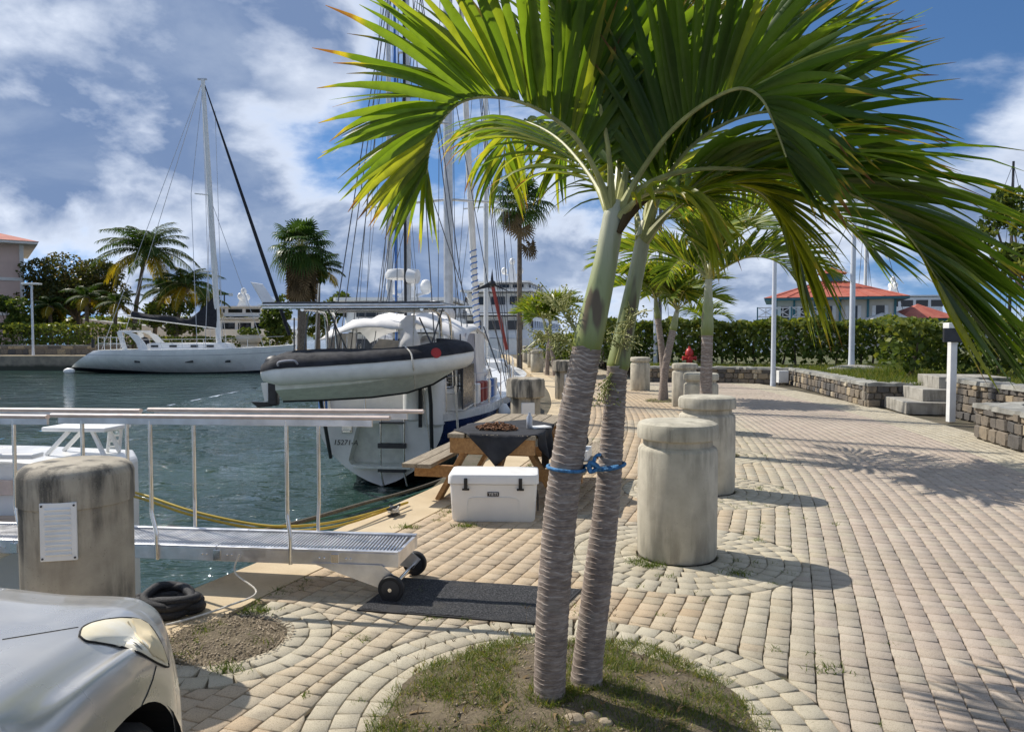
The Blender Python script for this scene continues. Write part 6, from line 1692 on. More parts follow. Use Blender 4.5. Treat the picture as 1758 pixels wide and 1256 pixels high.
MB().box((-7.4, 5.75, WATER_Z+1.87), (7.4, 0.14, 0.04)).build('gunwale_cap', M['white_gel'], pcx, bevel=0.01)
for k in range(3): MB().tube([(-4.2-1.1*k, 5.72, WATER_Z+1.84), (-4.2-1.1*k, 5.72, WATER_Z+1.94), (-4.0-1.1*k, 5.72, WATER_Z+1.95)], 0.014, 6).build('cleat', M['steel'], pcx, smooth=50)
tl = thing('folding_table', 'small white folding table standing on the catamaran stern behind the vented bollard', 'table', (-3.82, 6.4, WATER_Z+1.8))
tz = at(150, 733, 6.25).z
MB().box((at(150, 733, 6.25).x, 6.25, tz), (0.56, 0.36, 0.035), R(-6)).build('table_top', M['white_paint'], tl, bevel=0.008)
for s_ in (-1, 1):
    for e in (-1, 1):
        MB().beam((-3.59+s_*0.10, 6.25+e*0.12, tz-0.02), (-3.59+s_*0.24-0.05, 6.25+e*0.12, WATER_Z+1.81), 0.028, 0.028).build('leg', M['white_paint'], tl)
la = thing('stern_ladder', 'white folded ladder at the catamaran stern beside the small table', 'ladder', (-3.5, 6.4, WATER_Z+1.8))
for s_ in (0, 0.10): MB().tube([(-3.52+s_, 6.4, WATER_Z+1.78), (-3.48+s_, 6.4, tz+0.08)], 0.014, 6).build('rail', M['white_paint'], la)
for k in range(4): MB().tube([(-3.51+0.007*k, 6.4, WATER_Z+1.84+0.05*k), (-3.41+0.007*k, 6.4, WATER_Z+1.84+0.05*k)], 0.010, 6).build('rung', M['white_paint'], la)
# ---------------------------------------------------------------- background trees, hedges, buildings, lamps
def leaf_arrays(C, size, rg, tone, flat=0.0):
    """two-triangle leaves at points C with random tilt"""
    n = len(C); a = rg.normal(size=(n, 3)); a[:, 2] *= (1-flat); a /= np.linalg.norm(a, axis=1)[:, None]+1e-9
    b = np.cross(a, rg.normal(size=(n, 3))); b /= np.linalg.norm(b, axis=1)[:, None]+1e-9
    s = (size*rg.uniform(0.6, 1.3, n))[:, None]; nn = np.cross(a, b)
    V = np.stack([C-a*s*0.5, C+b*s*0.36+nn*s*0.08, C+a*s*0.5, C-b*s*0.36+nn*s*0.08], 1)
    Fq = (np.array([[0, 1, 2, 3]])[None]+4*np.arange(n)[:, None, None]).reshape(-1, 4)
    T = np.zeros((n, 4, 4)); T[:, :, 0] = tone[:, None]; T[:, :, 3] = 1
    return V.reshape(-1, 3), Fq, T.reshape(-1, 4)
def clumps(blobs, per, size, seed, shell=0.5, lumpy=0.35):
    rg = np.random.default_rng(seed); Cs = []; Ts = []
    for (c, rr) in blobs:
        d = rg.normal(size=(per, 3)); d /= np.linalg.norm(d, axis=1)[:, None]
        k = (shell+(1-shell)*rg.random(per)**0.6)[:, None]
        Cs.append(np.array(c)+d*k*np.array(rr)); Ts.append(np.clip(rg.normal(0.45+0.25*rg.normal()*0.5, 0.25, per), 0, 1))
    return leaf_arrays(np.concatenate(Cs), size, rg, np.concatenate(Ts))
def hedge(label, pts, w, z0, z1, seed, size=0.16, density=260, mat='hedge_leaf', group=None, stems=True):
    """clipped hedge along a polyline: leafy skin over woody stems"""
    root = thing('hedge', label, 'hedge', (pts[0][0], pts[0][1], z0), group=group); rg = np.random.default_rng(seed)
    P_ = [Vector((p[0], p[1], 0)) for p in pts]; Cs = []; Ts = []
    for a, b in zip(P_[:-1], P_[1:]):
        L = (b-a).length; n = int(L*density*(z1-z0)); t = (b-a).normalized(); nr = Vector((-t.y, t.x, 0))
        u = rg.random(n)*L; v = rg.uniform(-1, 1, n); h = rg.random(n)
        # push to the skin
        sk = rg.random(n); v = np.where(sk < 0.45, np.sign(v)*(0.75+0.3*rg.random(n)), v); h = np.where((sk >= 0.45) & (sk < 0.8), 0.88+0.14*rg.random(n), h)
        lump = 0.13*np.sin(u*2.1+seed)+0.10*np.sin(u*5.3+h*4)+0.07*np.sin(u*9.7+2*h)
        x = a.x+t.x*u+nr.x*v*(w/2)*(1+lump); y = a.y+t.y*u+nr.y*v*(w/2)*(1+lump); z = z0+0.12+(z1-z0-0.12)*h*(1+0.35*lump)
        low = (h < 0.16) & (rg.random(n) < 0.75)
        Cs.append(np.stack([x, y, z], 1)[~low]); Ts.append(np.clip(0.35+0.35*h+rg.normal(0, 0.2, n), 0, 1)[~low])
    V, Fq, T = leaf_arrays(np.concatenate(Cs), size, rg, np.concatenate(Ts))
    stuff(link('foliage', np_mesh('foliage', V, Fq, M[mat], T), root))
    r = random.Random(seed)
    if stems:
        mb = MB()
        for a, b in zip(P_[:-1], P_[1:]):
            n = max(2, int((b-a).length/0.5))
            for k in range(n):
                p = a.lerp(b, (k+r.random())/n); q = p+Vector((r.uniform(-0.4, 0.4), r.uniform(-0.2, 0.2), 0))
                mb.tube([(p.x, p.y, z0-0.1), (p.x+(q.x-p.x)*0.4, p.y, z0+(z1-z0)*0.35), (q.x, q.y, z0+(z1-z0)*0.8)], [0.05, 0.035, 0.015], 5)
        mb.build('stems', M['bark'], root, smooth=50)
    return root
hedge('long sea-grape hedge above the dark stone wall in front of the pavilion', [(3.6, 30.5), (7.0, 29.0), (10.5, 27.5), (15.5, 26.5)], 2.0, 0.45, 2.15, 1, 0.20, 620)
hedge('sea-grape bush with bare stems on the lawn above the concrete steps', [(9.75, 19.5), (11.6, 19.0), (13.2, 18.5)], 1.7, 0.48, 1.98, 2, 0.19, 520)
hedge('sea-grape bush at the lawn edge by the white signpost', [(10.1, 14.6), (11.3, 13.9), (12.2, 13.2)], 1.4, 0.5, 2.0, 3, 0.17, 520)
hedge('low hedge along the far end of the promenade beside the superyacht', [(1.9, 42), (4.8, 36)], 1.6, 0.0, 1.6, 4, 0.22, 260)
hedge('clipped hedge on the far quay in front of the pink building', [(-47, 64.6), (-33, 65.2)], 2.2, 0.5, 2.6, 5, 0.30, 120)
hedge('low clipped hedge on the far quay behind the white sloop', [(-32, 66.2), (-20, 66.8)], 1.8, 0.1, 1.5, 6, 0.30, 120)
hedge('tall rough greenery closing the far quay behind the palms', [(-62, 84), (-44, 86), (-30, 86)], 3.0, 0.0, 3.6, 7, 0.5, 60)
stone_wall('stone_wall', 'low stone wall under the hedge on the far quay', [(-32.8, 63.4), (-47, 63.0)], 0.8, 9, sz=0.7)
def tree(label, base, blobs, per, size, mat, seed, trunk_r=0.2, cat='tree', name='tree'):
    root = thing(name, label, cat, base); base = Vector(base)
    V, Fq, T = clumps(blobs, per, size, seed)
    crown = stuff(link('crown', np_mesh('crown', V, Fq, M[mat], T), root))
    mb = MB(); cen = sum((Vector(b[0]) for b in blobs), Vector())/len(blobs); r = random.Random(seed)
    mid = base.lerp(cen, 0.5)
    mb.tube(smooth_pts([base-Vector((0, 0, 0.1)), mid+Vector((0.2, 0, 0)), cen], 5), [trunk_r*(1-0.06*i) for i in range(11)], 8)
    for b in blobs: mb.tube([mid.lerp(cen, r.random()*0.6), (mid.lerp(Vector(b[0]), 0.55))+Vector((0, 0, -0.2)), Vector(b[0])], [trunk_r*0.5, trunk_r*0.3, 0.03], 5)
    mb.build('trunk', M['bark'], root, smooth=50); return root
r = random.Random(4)
c = at(130, 490, 74); bl = []
for k in range(34):
    a = r.random()*6.28; d = math.sqrt(r.random()); bl.append(((c.x+4.4*d*math.cos(a), 74+2.8*d*math.sin(a), c.z+0.2+2.6*r.uniform(-1, 0.9)*math.sqrt(max(1-d*d*0.8, 0.1))), (1.9, 1.7, 1.25)))
tree('dense brownish-green tree beside the pink building', (c.x, 74, 0), bl, 480, 0.30, 'tree_leaf', 5, 0.3)
c = at(1768, 400, 17); bl = []
for k in range(18):
    a = r.random()*6.28; d = math.sqrt(r.random()); bl.append(((c.x+0.95*d*math.cos(a), 17+0.95*d*math.sin(a), c.z+0.9*r.uniform(-1, 1)*math.sqrt(max(1-d*d*0.8, 0.1))), (0.36, 0.36, 0.26)))
tree('leafy green tree at the right edge beyond the lawn', (c.x+0.15, 17, 0.5), bl, 130, 0.17, 'hedge_leaf', 6, 0.07)
for (px, py, Y, sx, sz, lb) in ((70, 545, 70, 1.2, 1.2, 'small round shrub beside the pink building'), (300, 545, 70, 2.4, 1.3, 'bushy shrub under the leaning coconut palms'), (470, 545, 66, 1.1, 1.8, 'leafy shrub left of the shaggy fan palm'), (560, 540, 70, 2.2, 1.9, 'broad shrub right of the shaggy fan palm'), (15, 545, 66, 1.6, 1.5, 'dark shrub at the foot of the pink building')):
    c = at(px, py, Y); bl = [((c.x+sx*r.uniform(-1, 1), Y+r.uniform(-0.8, 0.8), max(c.z+sz*r.uniform(-0.9, 0.9), 0.6)), (0.9, 0.8, 0.7)) for k in range(12)]
    tree(lb, (c.x, Y, 0), bl, 160, 0.36, 'hedge_leaf', int(px), 0.12, 'shrub', 'shrub')

# coconut palms
def coco_palm(label, base, top, n, flen, seed, L=0.95, dead=3, w=0.075):
    root = thing('coconut_palm', label, 'palm tree', base, group='coconut palms on the far quay'); r = random.Random(seed); base = Vector(base); top = Vector(top)
    bend = Vector((top.x-base.x, top.y-base.y, 0))
    pts = smooth_pts([base-Vector((0, 0, 0.1)), base.lerp(top, 0.45)-bend*0.2, top], 8)
    MB().tube(pts, [0.26-0.11*min(i/(len(pts)-1)*1.3, 1) for i in range(len(pts))], 10).build('trunk', M['bark'], root, smooth=50)
    for k in range(n):
        az = 2.399*k+r.uniform(-0.2, 0.2); f = k/n; el = 1.35-1.75*f+r.uniform(-0.1, 0.1); fl = flen*r.uniform(0.85, 1.1)*(0.8+0.2*min(f*3, 1)); h = Vector((math.cos(az), math.sin(az), 0))
        p = top.copy(); a_ = el; q = []
        for j in range(8): q.append(p.copy()); p = p+(h*math.cos(a_)+Vector((0, 0, 1))*math.sin(a_)+Vector((0.04, 0, 0)))*(fl/7); a_ -= (1.5-0.5*f)/7
        tone = 0.25 if f < 0.6 else (0.55 if f < 0.78 else 0.95)
        rc, lv = frond_geom(q, 54, L*r.uniform(0.9, 1.1), w, r, start=0.10, vee=-0.05, lat=0.85, droop=1.5, tone0=tone, tsd=0.12, m=3, tipk=0.45, r0=0.05, wind=Vector((0, 0, 0)))
        fr = rc.build('frond', M['petiole'], root, smooth=50); V = []; Q = []; A = []
        for lf in lv:
            o = len(V); V += [tuple(v) for v in lf[0]]; Q += [[i+o for i in f_] for f_ in lf[1]]; A += lf[2]
        link('blade', np_mesh('blade', V, Q, M['coco_leaf'], A, smooth=True), fr)
    MB().sphere(top+Vector((0.2, -0.25, -0.3)), (0.35, 0.3, 0.35)).build('coconuts', M['bark'], root, smooth=50)
    return root
def P3(px, py, Y): return at(px, py, Y)
coco_palm('tall coconut palm with a wide crown behind the white sloop', (P3(228, 560, 68).x, 68, 0), P3(250, 432, 68), 34, 4.9, 1, L=1.15)
coco_palm('shorter yellowing coconut palm close to the sloop mast', (P3(300, 560, 70).x, 70, 0), P3(318, 490, 70), 24, 3.6, 2)
coco_palm('leaning coconut palm partly hidden by the sloop mast', (P3(262, 560, 73).x, 73, 0), P3(285, 498, 73), 16, 3.0, 3)
coco_palm('small drooping coconut palm right of the sloop mast', (P3(330, 562, 76).x, 76, 0), P3(352, 515, 76), 13, 2.6, 4)
coco_palm('coconut palm with a yellow frond beside the shaggy fan palm', (P3(545, 560, 66).x, 66, 0), P3(548, 462, 66), 13, 2.6, 5)
for (px, py, pb, Y, s, lb) in ((85, 525, 88, 69, 2.0, 'small palm beside the white lamp post'), (148, 510, 150, 68, 2.4, 'young palm in front of the brownish tree'), (200, 520, 196, 67, 2.4, 'young palm under the tall coconut palm')):
    coco_palm(lb, (P3(pb, 560, Y).x, Y, 0), P3(px, py, Y), 12, s, px, L=0.7)
# fan palms
def fan_palm(label, base, top, nl, seed, pet=1.1, blade=0.95, skirt=26, trunk=0.24):
    root = thing('fan_palm', label, 'palm tree', base); r = random.Random(seed); base, top = Vector(base), Vector(top)
    MB().tube([base-Vector((0, 0, 0.1)), base.lerp(top, 0.5), top], [trunk*1.25, trunk, trunk*0.9], 12).build('trunk', M['bark'], root, smooth=50)
    def fan(c, d, s, tone, mat, parent, sagk):
        d = d.normalized(); t_, b, nn = basis(d); V = []; Q = []; A = []
        ns = 20
        for k in range(ns):
            a = R(-115+230*k/(ns-1)); e = (d*math.cos(a)+b*math.sin(a)).normalized(); L = s*(1-0.18*abs(a)/2)*r.uniform(0.9, 1.05)
            wd = (nn.cross(e)).normalized()
            p1 = c+e*L*0.55-nn*0.02*(k % 2); p2 = c+e*L*0.85-Vector((0, 0, sagk*s*0.12)); p3 = c+e*L-Vector((0, 0, sagk*s*0.35)); w_ = s*0.11
            o = len(V); V += [c, p1-wd*w_*0.5+nn*0.03, p1, p1+wd*w_*0.5+nn*0.03, p2-wd*w_*0.3, p2+wd*w_*0.3, p3]
            Q += [(o, o+1, o+2), (o, o+2, o+3), (o+1, o+4, o+2), (o+4, o+5, o+2), (o+2, o+5, o+3), (o+4, o+6, o+5)]
            A += [(min(max(tone+r.gauss(0, 0.08), 0), 1), 0, 0, 1)]*7
        link('fan_blade', np_mesh('fan_blade', [tuple(v) for v in V], Q, M[mat], A), parent)
    for k in range(nl):
        f = k/nl; az = 2.399*k; el = 1.4-2.1*f+r.uniform(-0.15, 0.15); d = Vector((math.cos(az)*math.cos(el), math.sin(az)*math.cos(el), math.sin(el)))
        L = pet*r.uniform(0.8, 1.15); e = top+d*L-Vector((0, 0, 0.12*L))
        pt = MB().tube([top, top+d*L*0.6, e], 0.03, 5).build('leaf_stalk', M['petiole'], root)
        fan(e, d-Vector((0, 0, 0.25)), blade*r.uniform(0.85, 1.1), 0.35+0.3*f, 'fan_leaf', pt, 0.6+f)
    for k in range(skirt):
        az = r.random()*6.28; z = r.uniform(0.1, 1.0); h = Vector((math.cos(az), math.sin(az), 0))
        p = top-Vector((0, 0, 0.3+pet*1.9*z)); e = p+h*(0.55+0.25*r.random())-Vector((0, 0, 0.3))
        pt = MB().tube([p, e], 0.025, 4).build('dead_stalk', M['dead_leaf'], root)
        fan(e, h*0.25-Vector((0, 0, 1)), blade*r.uniform(0.8, 1.1), r.random(), 'dead_leaf', pt, 0.1)
    return root
fan_palm('shaggy fan palm with a thick skirt of dead leaves on the far quay', (P3(518, 560, 64).x, 64, 0), P3(518, 425, 64), 46, 1, 1.7, 1.5, 60, 0.35)
fan_palm('tall slender fan palm rising from the quay behind the yachts', (P3(892, 600, 37).x, 37, 0), P3(892, 345, 37), 34, 2, 0.95, 0.85, 5, 0.12)

# lamp posts
def lamp_post(label, base, h, head, r0=0.06, mat='lamp_white'):
    root = thing('lamp_post', label, 'lamp post', base); b = Vector(base)
    MB().lathe([(r0*1.25, -0.05), (r0*1.2, 0.0), (r0, h*0.1), (r0*0.85, h)], b, 16).build('pole', M[mat], root, smooth=50)
    if head == 'flat':
        MB().box(b+Vector((0, 0, h+0.06)), (1.5, 0.5, 0.14)).build('lamp_head', M['white_paint'], root, bevel=0.03)
        MB().box(b+Vector((-0.4, 0, h-0.02)), (0.5, 0.3, 0.03)).build('lens', M['lamp_lens'], root)
    else:
        MB().lathe([(0.10, -0.42), (0.20, -0.36), (0.22, 0.0), (0.20, 0.06), (0.06, 0.1)], b+Vector((-0.14, 0, h)), 16).build('lamp_head', M['white_paint'], root, smooth=50)
    return root
p = G(1327, 662); lamp_post('white lamp post at the corner of the stone wall beside the small cabinet', (p.x, p.y, 0), 5.2, 'flat', 0.075)
lamp_post('grey lamp post with a drum-shaped head standing on the lawn', (10.65, 23.2, 0.5), 5.3, 'drum', 0.085)
lamp_post('white flat-headed lamp post on the far quay near the pink building', (P3(57, 600, 62).x, 62, 0), 5.9, 'flat', 0.1)
p = G(1125, 648); lamp_post('slim white lamp post by the small double palm', (p.x, p.y, 0), 4.6, 'drum', 0.09)
MB()
rk = MB(); rk.sphere((10.65, 22.95, 0.55), (0.95, 0.4, 0.17), 12, 6); tag(rk.build('lamp_footing', M['step_concrete'], smooth=40), 'pale concrete footing mound at the foot of the lawn lamp post', 'footing')
# white cabinet, signpost, hydrant
p = G(1343, 661); cb = thing('utility_cabinet', 'small white utility cabinet on legs beside the lamp post', 'cabinet', (p.x, p.y, 0))
MB().box((p.x, p.y, 0.28), (0.32, 0.25, 0.40)).build('box', M['white_paint'], cb, bevel=0.01)
MB().box((p.x, p.y-0.128, 0.28), (0.27, 0.01, 0.34)).build('door', M['white_paint'], cb)
for sx in (-1, 1): MB().box((p.x+0.12*sx, p.y, 0.05), (0.04, 0.2, 0.1)).build('leg', M['dark_metal'], cb)
p = G(1632, 724); sg = thing('signpost', 'white square post with a dark sign box in front of the stone walls', 'signpost', (p.x, p.y, 0))
MB().box((p.x, p.y, 0.85), (0.12, 0.12, 1.7)).build('post', M['white_paint'], sg, bevel=0.008)
MB().box((p.x-0.05, p.y-0.08, 1.62), (0.34, 0.06, 0.26)).build('sign_box', M['dark_metal'], sg, bevel=0.01)
MB().box((p.x, p.y, 1.78), (0.26, 0.2, 0.14)).build('post_cap', M['white_paint'], sg, bevel=0.01)
hp = Vector((6.45, 26.9, 0.47)); hy = thing('fire_hydrant', 'red fire hydrant on the lawn above the dark stone wall', 'hydrant', hp)
MB().lathe([(0.16, 0), (0.16, 0.06), (0.11, 0.07), (0.11, 0.42), (0.15, 0.44), (0.15, 0.5)], hp, 16).build('barrel', M['red'], hy, smooth=40)
MB().lathe([(0.15, 0.5), (0.14, 0.58), (0.10, 0.66), (0.04, 0.70), (0.035, 0.77)], hp, 16).build('bonnet', M['red'], hy, smooth=40)
for d in ((1, 0, 0), (-1, 0, 0), (0, -1, 0)): MB().lathe([(0.07, 0.08), (0.07, 0.2), (0.085, 0.2), (0.085, 0.25)], hp+Vector((0, 0, 0.33)), 12, Vector(d)).build('outlet', M['red'], hy, smooth=40)
# planter on the far quay
p = P3(424, 590, 63.6); pl = thing('planter', 'round stone planter of clipped shrubs by the bow of the white sloop', 'planter', (p.x, 64.2, 0))
MB().lathe([(0.75, 0), (0.8, 0.1), (0.75, 0.2), (0.7, 0.85), (0.85, 0.95)], (p.x, 64.2, 0), 20).build('pedestal', M['cream_wall'], pl, smooth=40)
MB().lathe([(0.7, 0.96), (1.0, 1.2), (1.12, 1.55), (1.15, 1.7), (1.05, 1.7), (0.9, 1.55)], (p.x, 64.2, 0), 20).build('bowl', M['cream_wall'], pl, smooth=40)
V, Fq, T = clumps([((p.x+dx, 64.2, 2.0), (0.5, 0.6, 0.35)) for dx in (-0.5, 0, 0.5)], 170, 0.22, 3); stuff(link('foliage', np_mesh('foliage', V, Fq, M['hedge_leaf'], T), pl))

# pink building on the left: local origin at its near right corner, x to the left along the front
zev = P3(38, 420, 72).z
pk = thing('pink_building', 'pale pink building with white bands and red roof at the left edge', 'building', (P3(38, 500, 72).x, 72, 0), R(36))
def pb_(mb, name, mat, parent=None, **kw): return mb.build(name, M[mat], parent or pk, world=False, **kw)
pb_(MB().box((-10, 7, zev/2), (20, 14, zev)), 'wall', 'pink_render')
for zz in (0.34, 0.66): pb_(MB().box((-10, 7, zev*zz+0.2), (20.16, 14.16, 0.3)), 'band', 'trim_white')
pb_(MB().box((0.02, 0.0, zev/2), (0.35, 0.35, zev-0.02)), 'corner_trim', 'trim_white')
pb_(MB().box((-10, 7, zev+0.12), (22.6, 16.6, 0.24)), 'eaves', 'trim_white')
rf = [Vector((-21.4, -1.4, zev+0.25)), Vector((1.4, -1.4, zev+0.25)), Vector((1.4, 15.4, zev+0.25)), Vector((-21.4, 15.4, zev+0.25))]
pb_(MB().add(rf+[Vector((-14, 7, zev+2.6)), Vector((-6, 7, zev+2.6))], [(0, 1, 5, 4), (1, 2, 5), (2, 3, 4, 5), (3, 0, 4)]), 'roof', 'roof_red')
for fl in range(3):
    for k in range(4):
        w_ = pb_(MB().box((-5.5-4.0*k, -0.03, zev*(0.17+0.333*fl)+0.3), (1.5, 0.1, 1.7)), 'window', 'glass_dark')
        pb_(MB().box((-5.5-4.0*k, -0.07, zev*(0.17+0.333*fl)-0.62), (1.9, 0.25, 0.12)), 'sill', 'trim_white', w_)
# red-roofed pavilion: local origin at its front left corner
PY = 62
p0 = P3(1332, 530, PY); wd_ = (1503-1332)/F*PY*1.07; zr = P3(1400, 512, PY).z; za = P3(1400, 474, PY).z-0.3
pv = thing('pavilion', 'cream waterfront building with red hip roof, cupola and teal balcony', 'building', (p0.x, PY, 0), R(-20))
def pvb(mb, name, mat, parent=None, **kw): return mb.build(name, M[mat], parent or pv, world=False, **kw)
pvb(MB().box((wd_/2, 3.5, zr/2), (wd_, 7, zr)), 'wall', 'cream_wall')
e = 0.95; A_ = [Vector((-e, -e, zr)), Vector((wd_+e, -e, zr)), Vector((wd_+e, 7+e, zr)), Vector((-e, 7+e, zr))]; cxm = wd_/2
pvb(MB().add(A_+[Vector((cxm-1.0, 3.0, za)), Vector((cxm+1.0, 3.0, za)), Vector((cxm+1.0, 4.2, za)), Vector((cxm-1.0, 4.2, za))], [(0, 1, 5, 4), (1, 2, 6, 5), (2, 3, 7, 6), (3, 0, 4, 7), (4, 5, 6, 7)]), 'roof', 'roof_red')
for k in range(9):   # standing seams
    x_ = (k+0.5)/9; pvb(MB().beam((-e+x_*(wd_+2*e), -e+0.02, zr+0.03), (cxm-1+2*x_, 3.0, za+0.03), 0.05, 0.05), 'roof_seam', 'roof_red')
pvb(MB().box((wd_/2, 3.5, zr-0.11), (wd_+2*e-0.1, 7+2*e-0.1, 0.18)), 'fascia', 'teal')
cu = pvb(MB().box((cxm, 3.5, za+0.25), (1.6, 1.3, 0.8)), 'cupola', 'teal')
pvb(MB().add([Vector((cxm+sx*1.15, 3.5+sy*1.0, za+0.62)) for sx, sy in ((-1, -1), (1, -1), (1, 1), (-1, 1))]+[Vector((cxm, 3.5, za+1.25))], [(0, 1, 4), (1, 2, 4), (2, 3, 4), (3, 0, 4)]), 'cupola_roof', 'roof_red', cu)
for fx in (0.0, 0.16, 0.34, 0.55, 0.78, 1.0): pvb(MB().box((wd_*fx, -0.06, zr/2+0.4), (0.16, 0.14, zr-1.0)), 'corner_board', 'teal')
for fx in (0.08, 0.25, 0.45, 0.66, 0.88):
    w_ = pvb(MB().box((wd_*fx, -0.02, zr-1.25), (0.6, 0.1, 1.1)), 'window', 'glass_dark')
    pvb(MB().box((wd_*fx, -0.08, zr-1.85), (0.8, 0.14, 0.08)), 'sill', 'teal', w_)
    for dx in (-0.45, 0.45): pvb(MB().box((wd_*fx+dx, -0.05, zr-1.25), (0.26, 0.08, 1.1)), 'shutter', 'white_paint', w_)
zb = P3(1320, 549, PY).z
bal = pvb(MB().box((1.2, -1.0, zb-0.1), (5.4, 1.9, 0.22)), 'balcony', 'teal')
for k in range(5):
    xx = -1.4+k*1.3; pvb(MB().box((xx, -1.9, zb+0.5), (0.1, 0.1, 1.0)), 'balcony_post', 'teal', bal)
    if k < 4:
        for dz in (0.2, 0.95): pvb(MB().box((xx+0.65, -1.9, zb+dz), (1.2, 0.06, 0.08)), 'balcony_rail', 'white_paint', bal)
        for a in (-1, 1): pvb(MB().beam((xx+0.1, -1.9, zb+(0.25 if a > 0 else 0.92)), (xx+1.2, -1.9+0.02*a, zb+(0.92 if a > 0 else 0.25)), 0.04, 0.06), 'lattice_bar', 'white_paint', bal)
        pvb(MB().box((xx+0.65, -1.93, zb+0.58), (0.06, 0.05, 0.66)), 'lattice_bar', 'white_paint', bal)
# small red-roofed hut with white awning
hx = P3(1585, 540, 58).x; hz = P3(1585, 545, 58).z
hu = thing('kiosk', 'small kiosk with red tiled roof and white awning behind the hedge', 'building', (hx, 60, 0))
MB().box((hx+1.2, 61, hz/2), (4, 3, hz)).build('wall', M['teal'], hu)
MB().add([Vector((hx-1.2, 59, hz)), Vector((hx+3.6, 59, hz)), Vector((hx+3.6, 63, hz)), Vector((hx-1.2, 63, hz)), Vector((hx+1.2, 61, hz+1.2))], [(0, 1, 4), (1, 2, 4), (2, 3, 4), (3, 0, 4)]).build('roof', M['roof_red'], hu)
MB().add([Vector((hx-4.2, 58, hz-0.2)), Vector((hx-0.8, 58, hz-0.2)), Vector((hx-0.8, 62, hz-0.1)), Vector((hx-4.2, 62, hz-0.1)), Vector((hx-1.6, 60, hz+0.85))], [(0, 1, 4), (1, 2, 4), (2, 3, 4), (3, 0, 4)]).build('awning', M['white_canvas'], hu)
for k in (-4.0, -1.0): MB().box((hx+k, 58.2, hz/2-0.1), (0.1, 0.1, hz-0.2)).build('awning_post', M['white_paint'], hu)
# far grey block and floodlight mast
p = P3(412, 545, 210); gb = thing('apartment_block', 'far grey flat-roofed block beyond the long motor yacht', 'building', (p.x, 214, 0))
MB().box((p.x, 214, p.z/2+1), (12.5, 8, p.z+2.4)).build('wall', M['grey_wall'], gb)
for k in range(5):
    for j in range(2): MB().box((p.x-5+2.5*k, 209.96, p.z+0.4-2.6*j), (1.4, 0.1, 1.3)).build('window', M['glass_dark'], gb)
p = P3(385, 505, 150); fm = thing('floodlight_mast', 'distant floodlight mast above the grey block', 'lamp post', (p.x, 150, 0))
MB().tube([(p.x, 150, 0), (p.x, 150, p.z)], 0.15, 6).build('pole', M['dark_metal'], fm); MB().box((p.x, 150, p.z), (3.2, 0.3, 0.3)).build('crossarm', M['dark_metal'], fm)
for k in (-1.4, 1.4): MB().box((p.x+k, 149.8, p.z-0.1), (0.7, 0.5, 0.6)).build('floodlight', M['white_paint'], fm)
# ---------------------------------------------------------------- grass, weeds, litter
def blades(name, spots, mat, parent=None):
    """spots: (x, y, z, height, width, lean, tone)"""
    S = np.array(spots); n = len(S); rg = np.random.default_rng(n)
    az = rg.random(n)*2*np.pi; la = rg.random(n)*2*np.pi
    wx, wy = np.cos(az)*S[:, 4]/2, np.sin(az)*S[:, 4]/2
    V = np.zeros((n, 5, 3))
    for k, (f, wf) in enumerate(((0, 1), (0, -1), (0.55, 0.8), (0.55, -0.8), (1.0, 0))):
        lean = S[:, 5]*S[:, 3]*f**1.6
        V[:, k, 0] = S[:, 0]+wx*wf+np.cos(la)*lean; V[:, k, 1] = S[:, 1]+wy*wf+np.sin(la)*lean; V[:, k, 2] = S[:, 2]+S[:, 3]*f*(1-0.25*S[:, 5]*f)
    tri = np.array([(0, 1, 3), (0, 3, 2), (2, 3, 4)])
    Fc = (tri[None]+5*np.arange(n)[:, None, None]).reshape(-1, 3)
    T = np.zeros((n, 5, 4)); T[:, :, 0] = S[:, 6][:, None]; T[:, :, 3] = 1
    return stuff(link(name, np_mesh(name, V.reshape(-1, 3), Fc, M[mat], T.reshape(-1, 4)), parent))
r = random.Random(9)
def mound_h(x, y):
    d = math.hypot(x-MOUND[0], y-MOUND[1])/0.8
    return 0.09*(1-d*d)
sp = []
for k in range(42000):
    a = r.random()*6.283; d = 0.80*math.sqrt(r.random())*(1.04+0.09*mnoise.noise(Vector((math.cos(a)*3, math.sin(a)*3, 7))))
    x, y = MOUND[0]+d*math.cos(a), MOUND[1]+d*math.sin(a)
    den = mnoise.noise(Vector((x*3.2, y*3.2, 5)))+0.5*mnoise.noise(Vector((x*9, y*9, 2)))+0.9*max(d-0.55, 0)
    if den < r.uniform(-0.36, 0.40): continue
    sp.append((x, y, max(mound_h(x, y), 0)-0.004, r.uniform(0.012, 0.05), r.uniform(0.0018, 0.004), r.uniform(0.3, 1.6), min(1, max(0, r.gauss(0.55, 0.32)))))
for bx, by in ((pb1.x, pb1.y), (pb2.x, pb2.y)):
    for k in range(420):
        a = r.random()*6.283; d = r.uniform(0.066, 0.12); x, y = bx+d*math.cos(a), by+d*math.sin(a)
        sp.append((x, y, max(mound_h(x, y), 0)-0.006, r.uniform(0.012, 0.06), r.uniform(0.002, 0.004), r.uniform(0.3, 1.4), r.uniform(0.3, 1.0)))
blades('mound_grass', sp, 'grass')
# reddish seed stalks round the mound
sp = []
for k in range(60):
    a = r.random()*6.283; d = r.uniform(0.35, 0.85); x, y = MOUND[0]+d*math.cos(a), MOUND[1]+d*math.sin(a); h = r.uniform(0.08, 0.20)
    sp.append((x, y, max(mound_h(x, y), 0), h, 0.002, 0.2, 0.9))
    for j in range(4): sp.append((x+r.uniform(-0.01, 0.01), y+r.uniform(-0.01, 0.01), max(mound_h(x, y), 0)+h*0.92, 0.03, 0.004, 0.9, 0.2))
blades('seed_stalks', sp, 'dead_leaf')
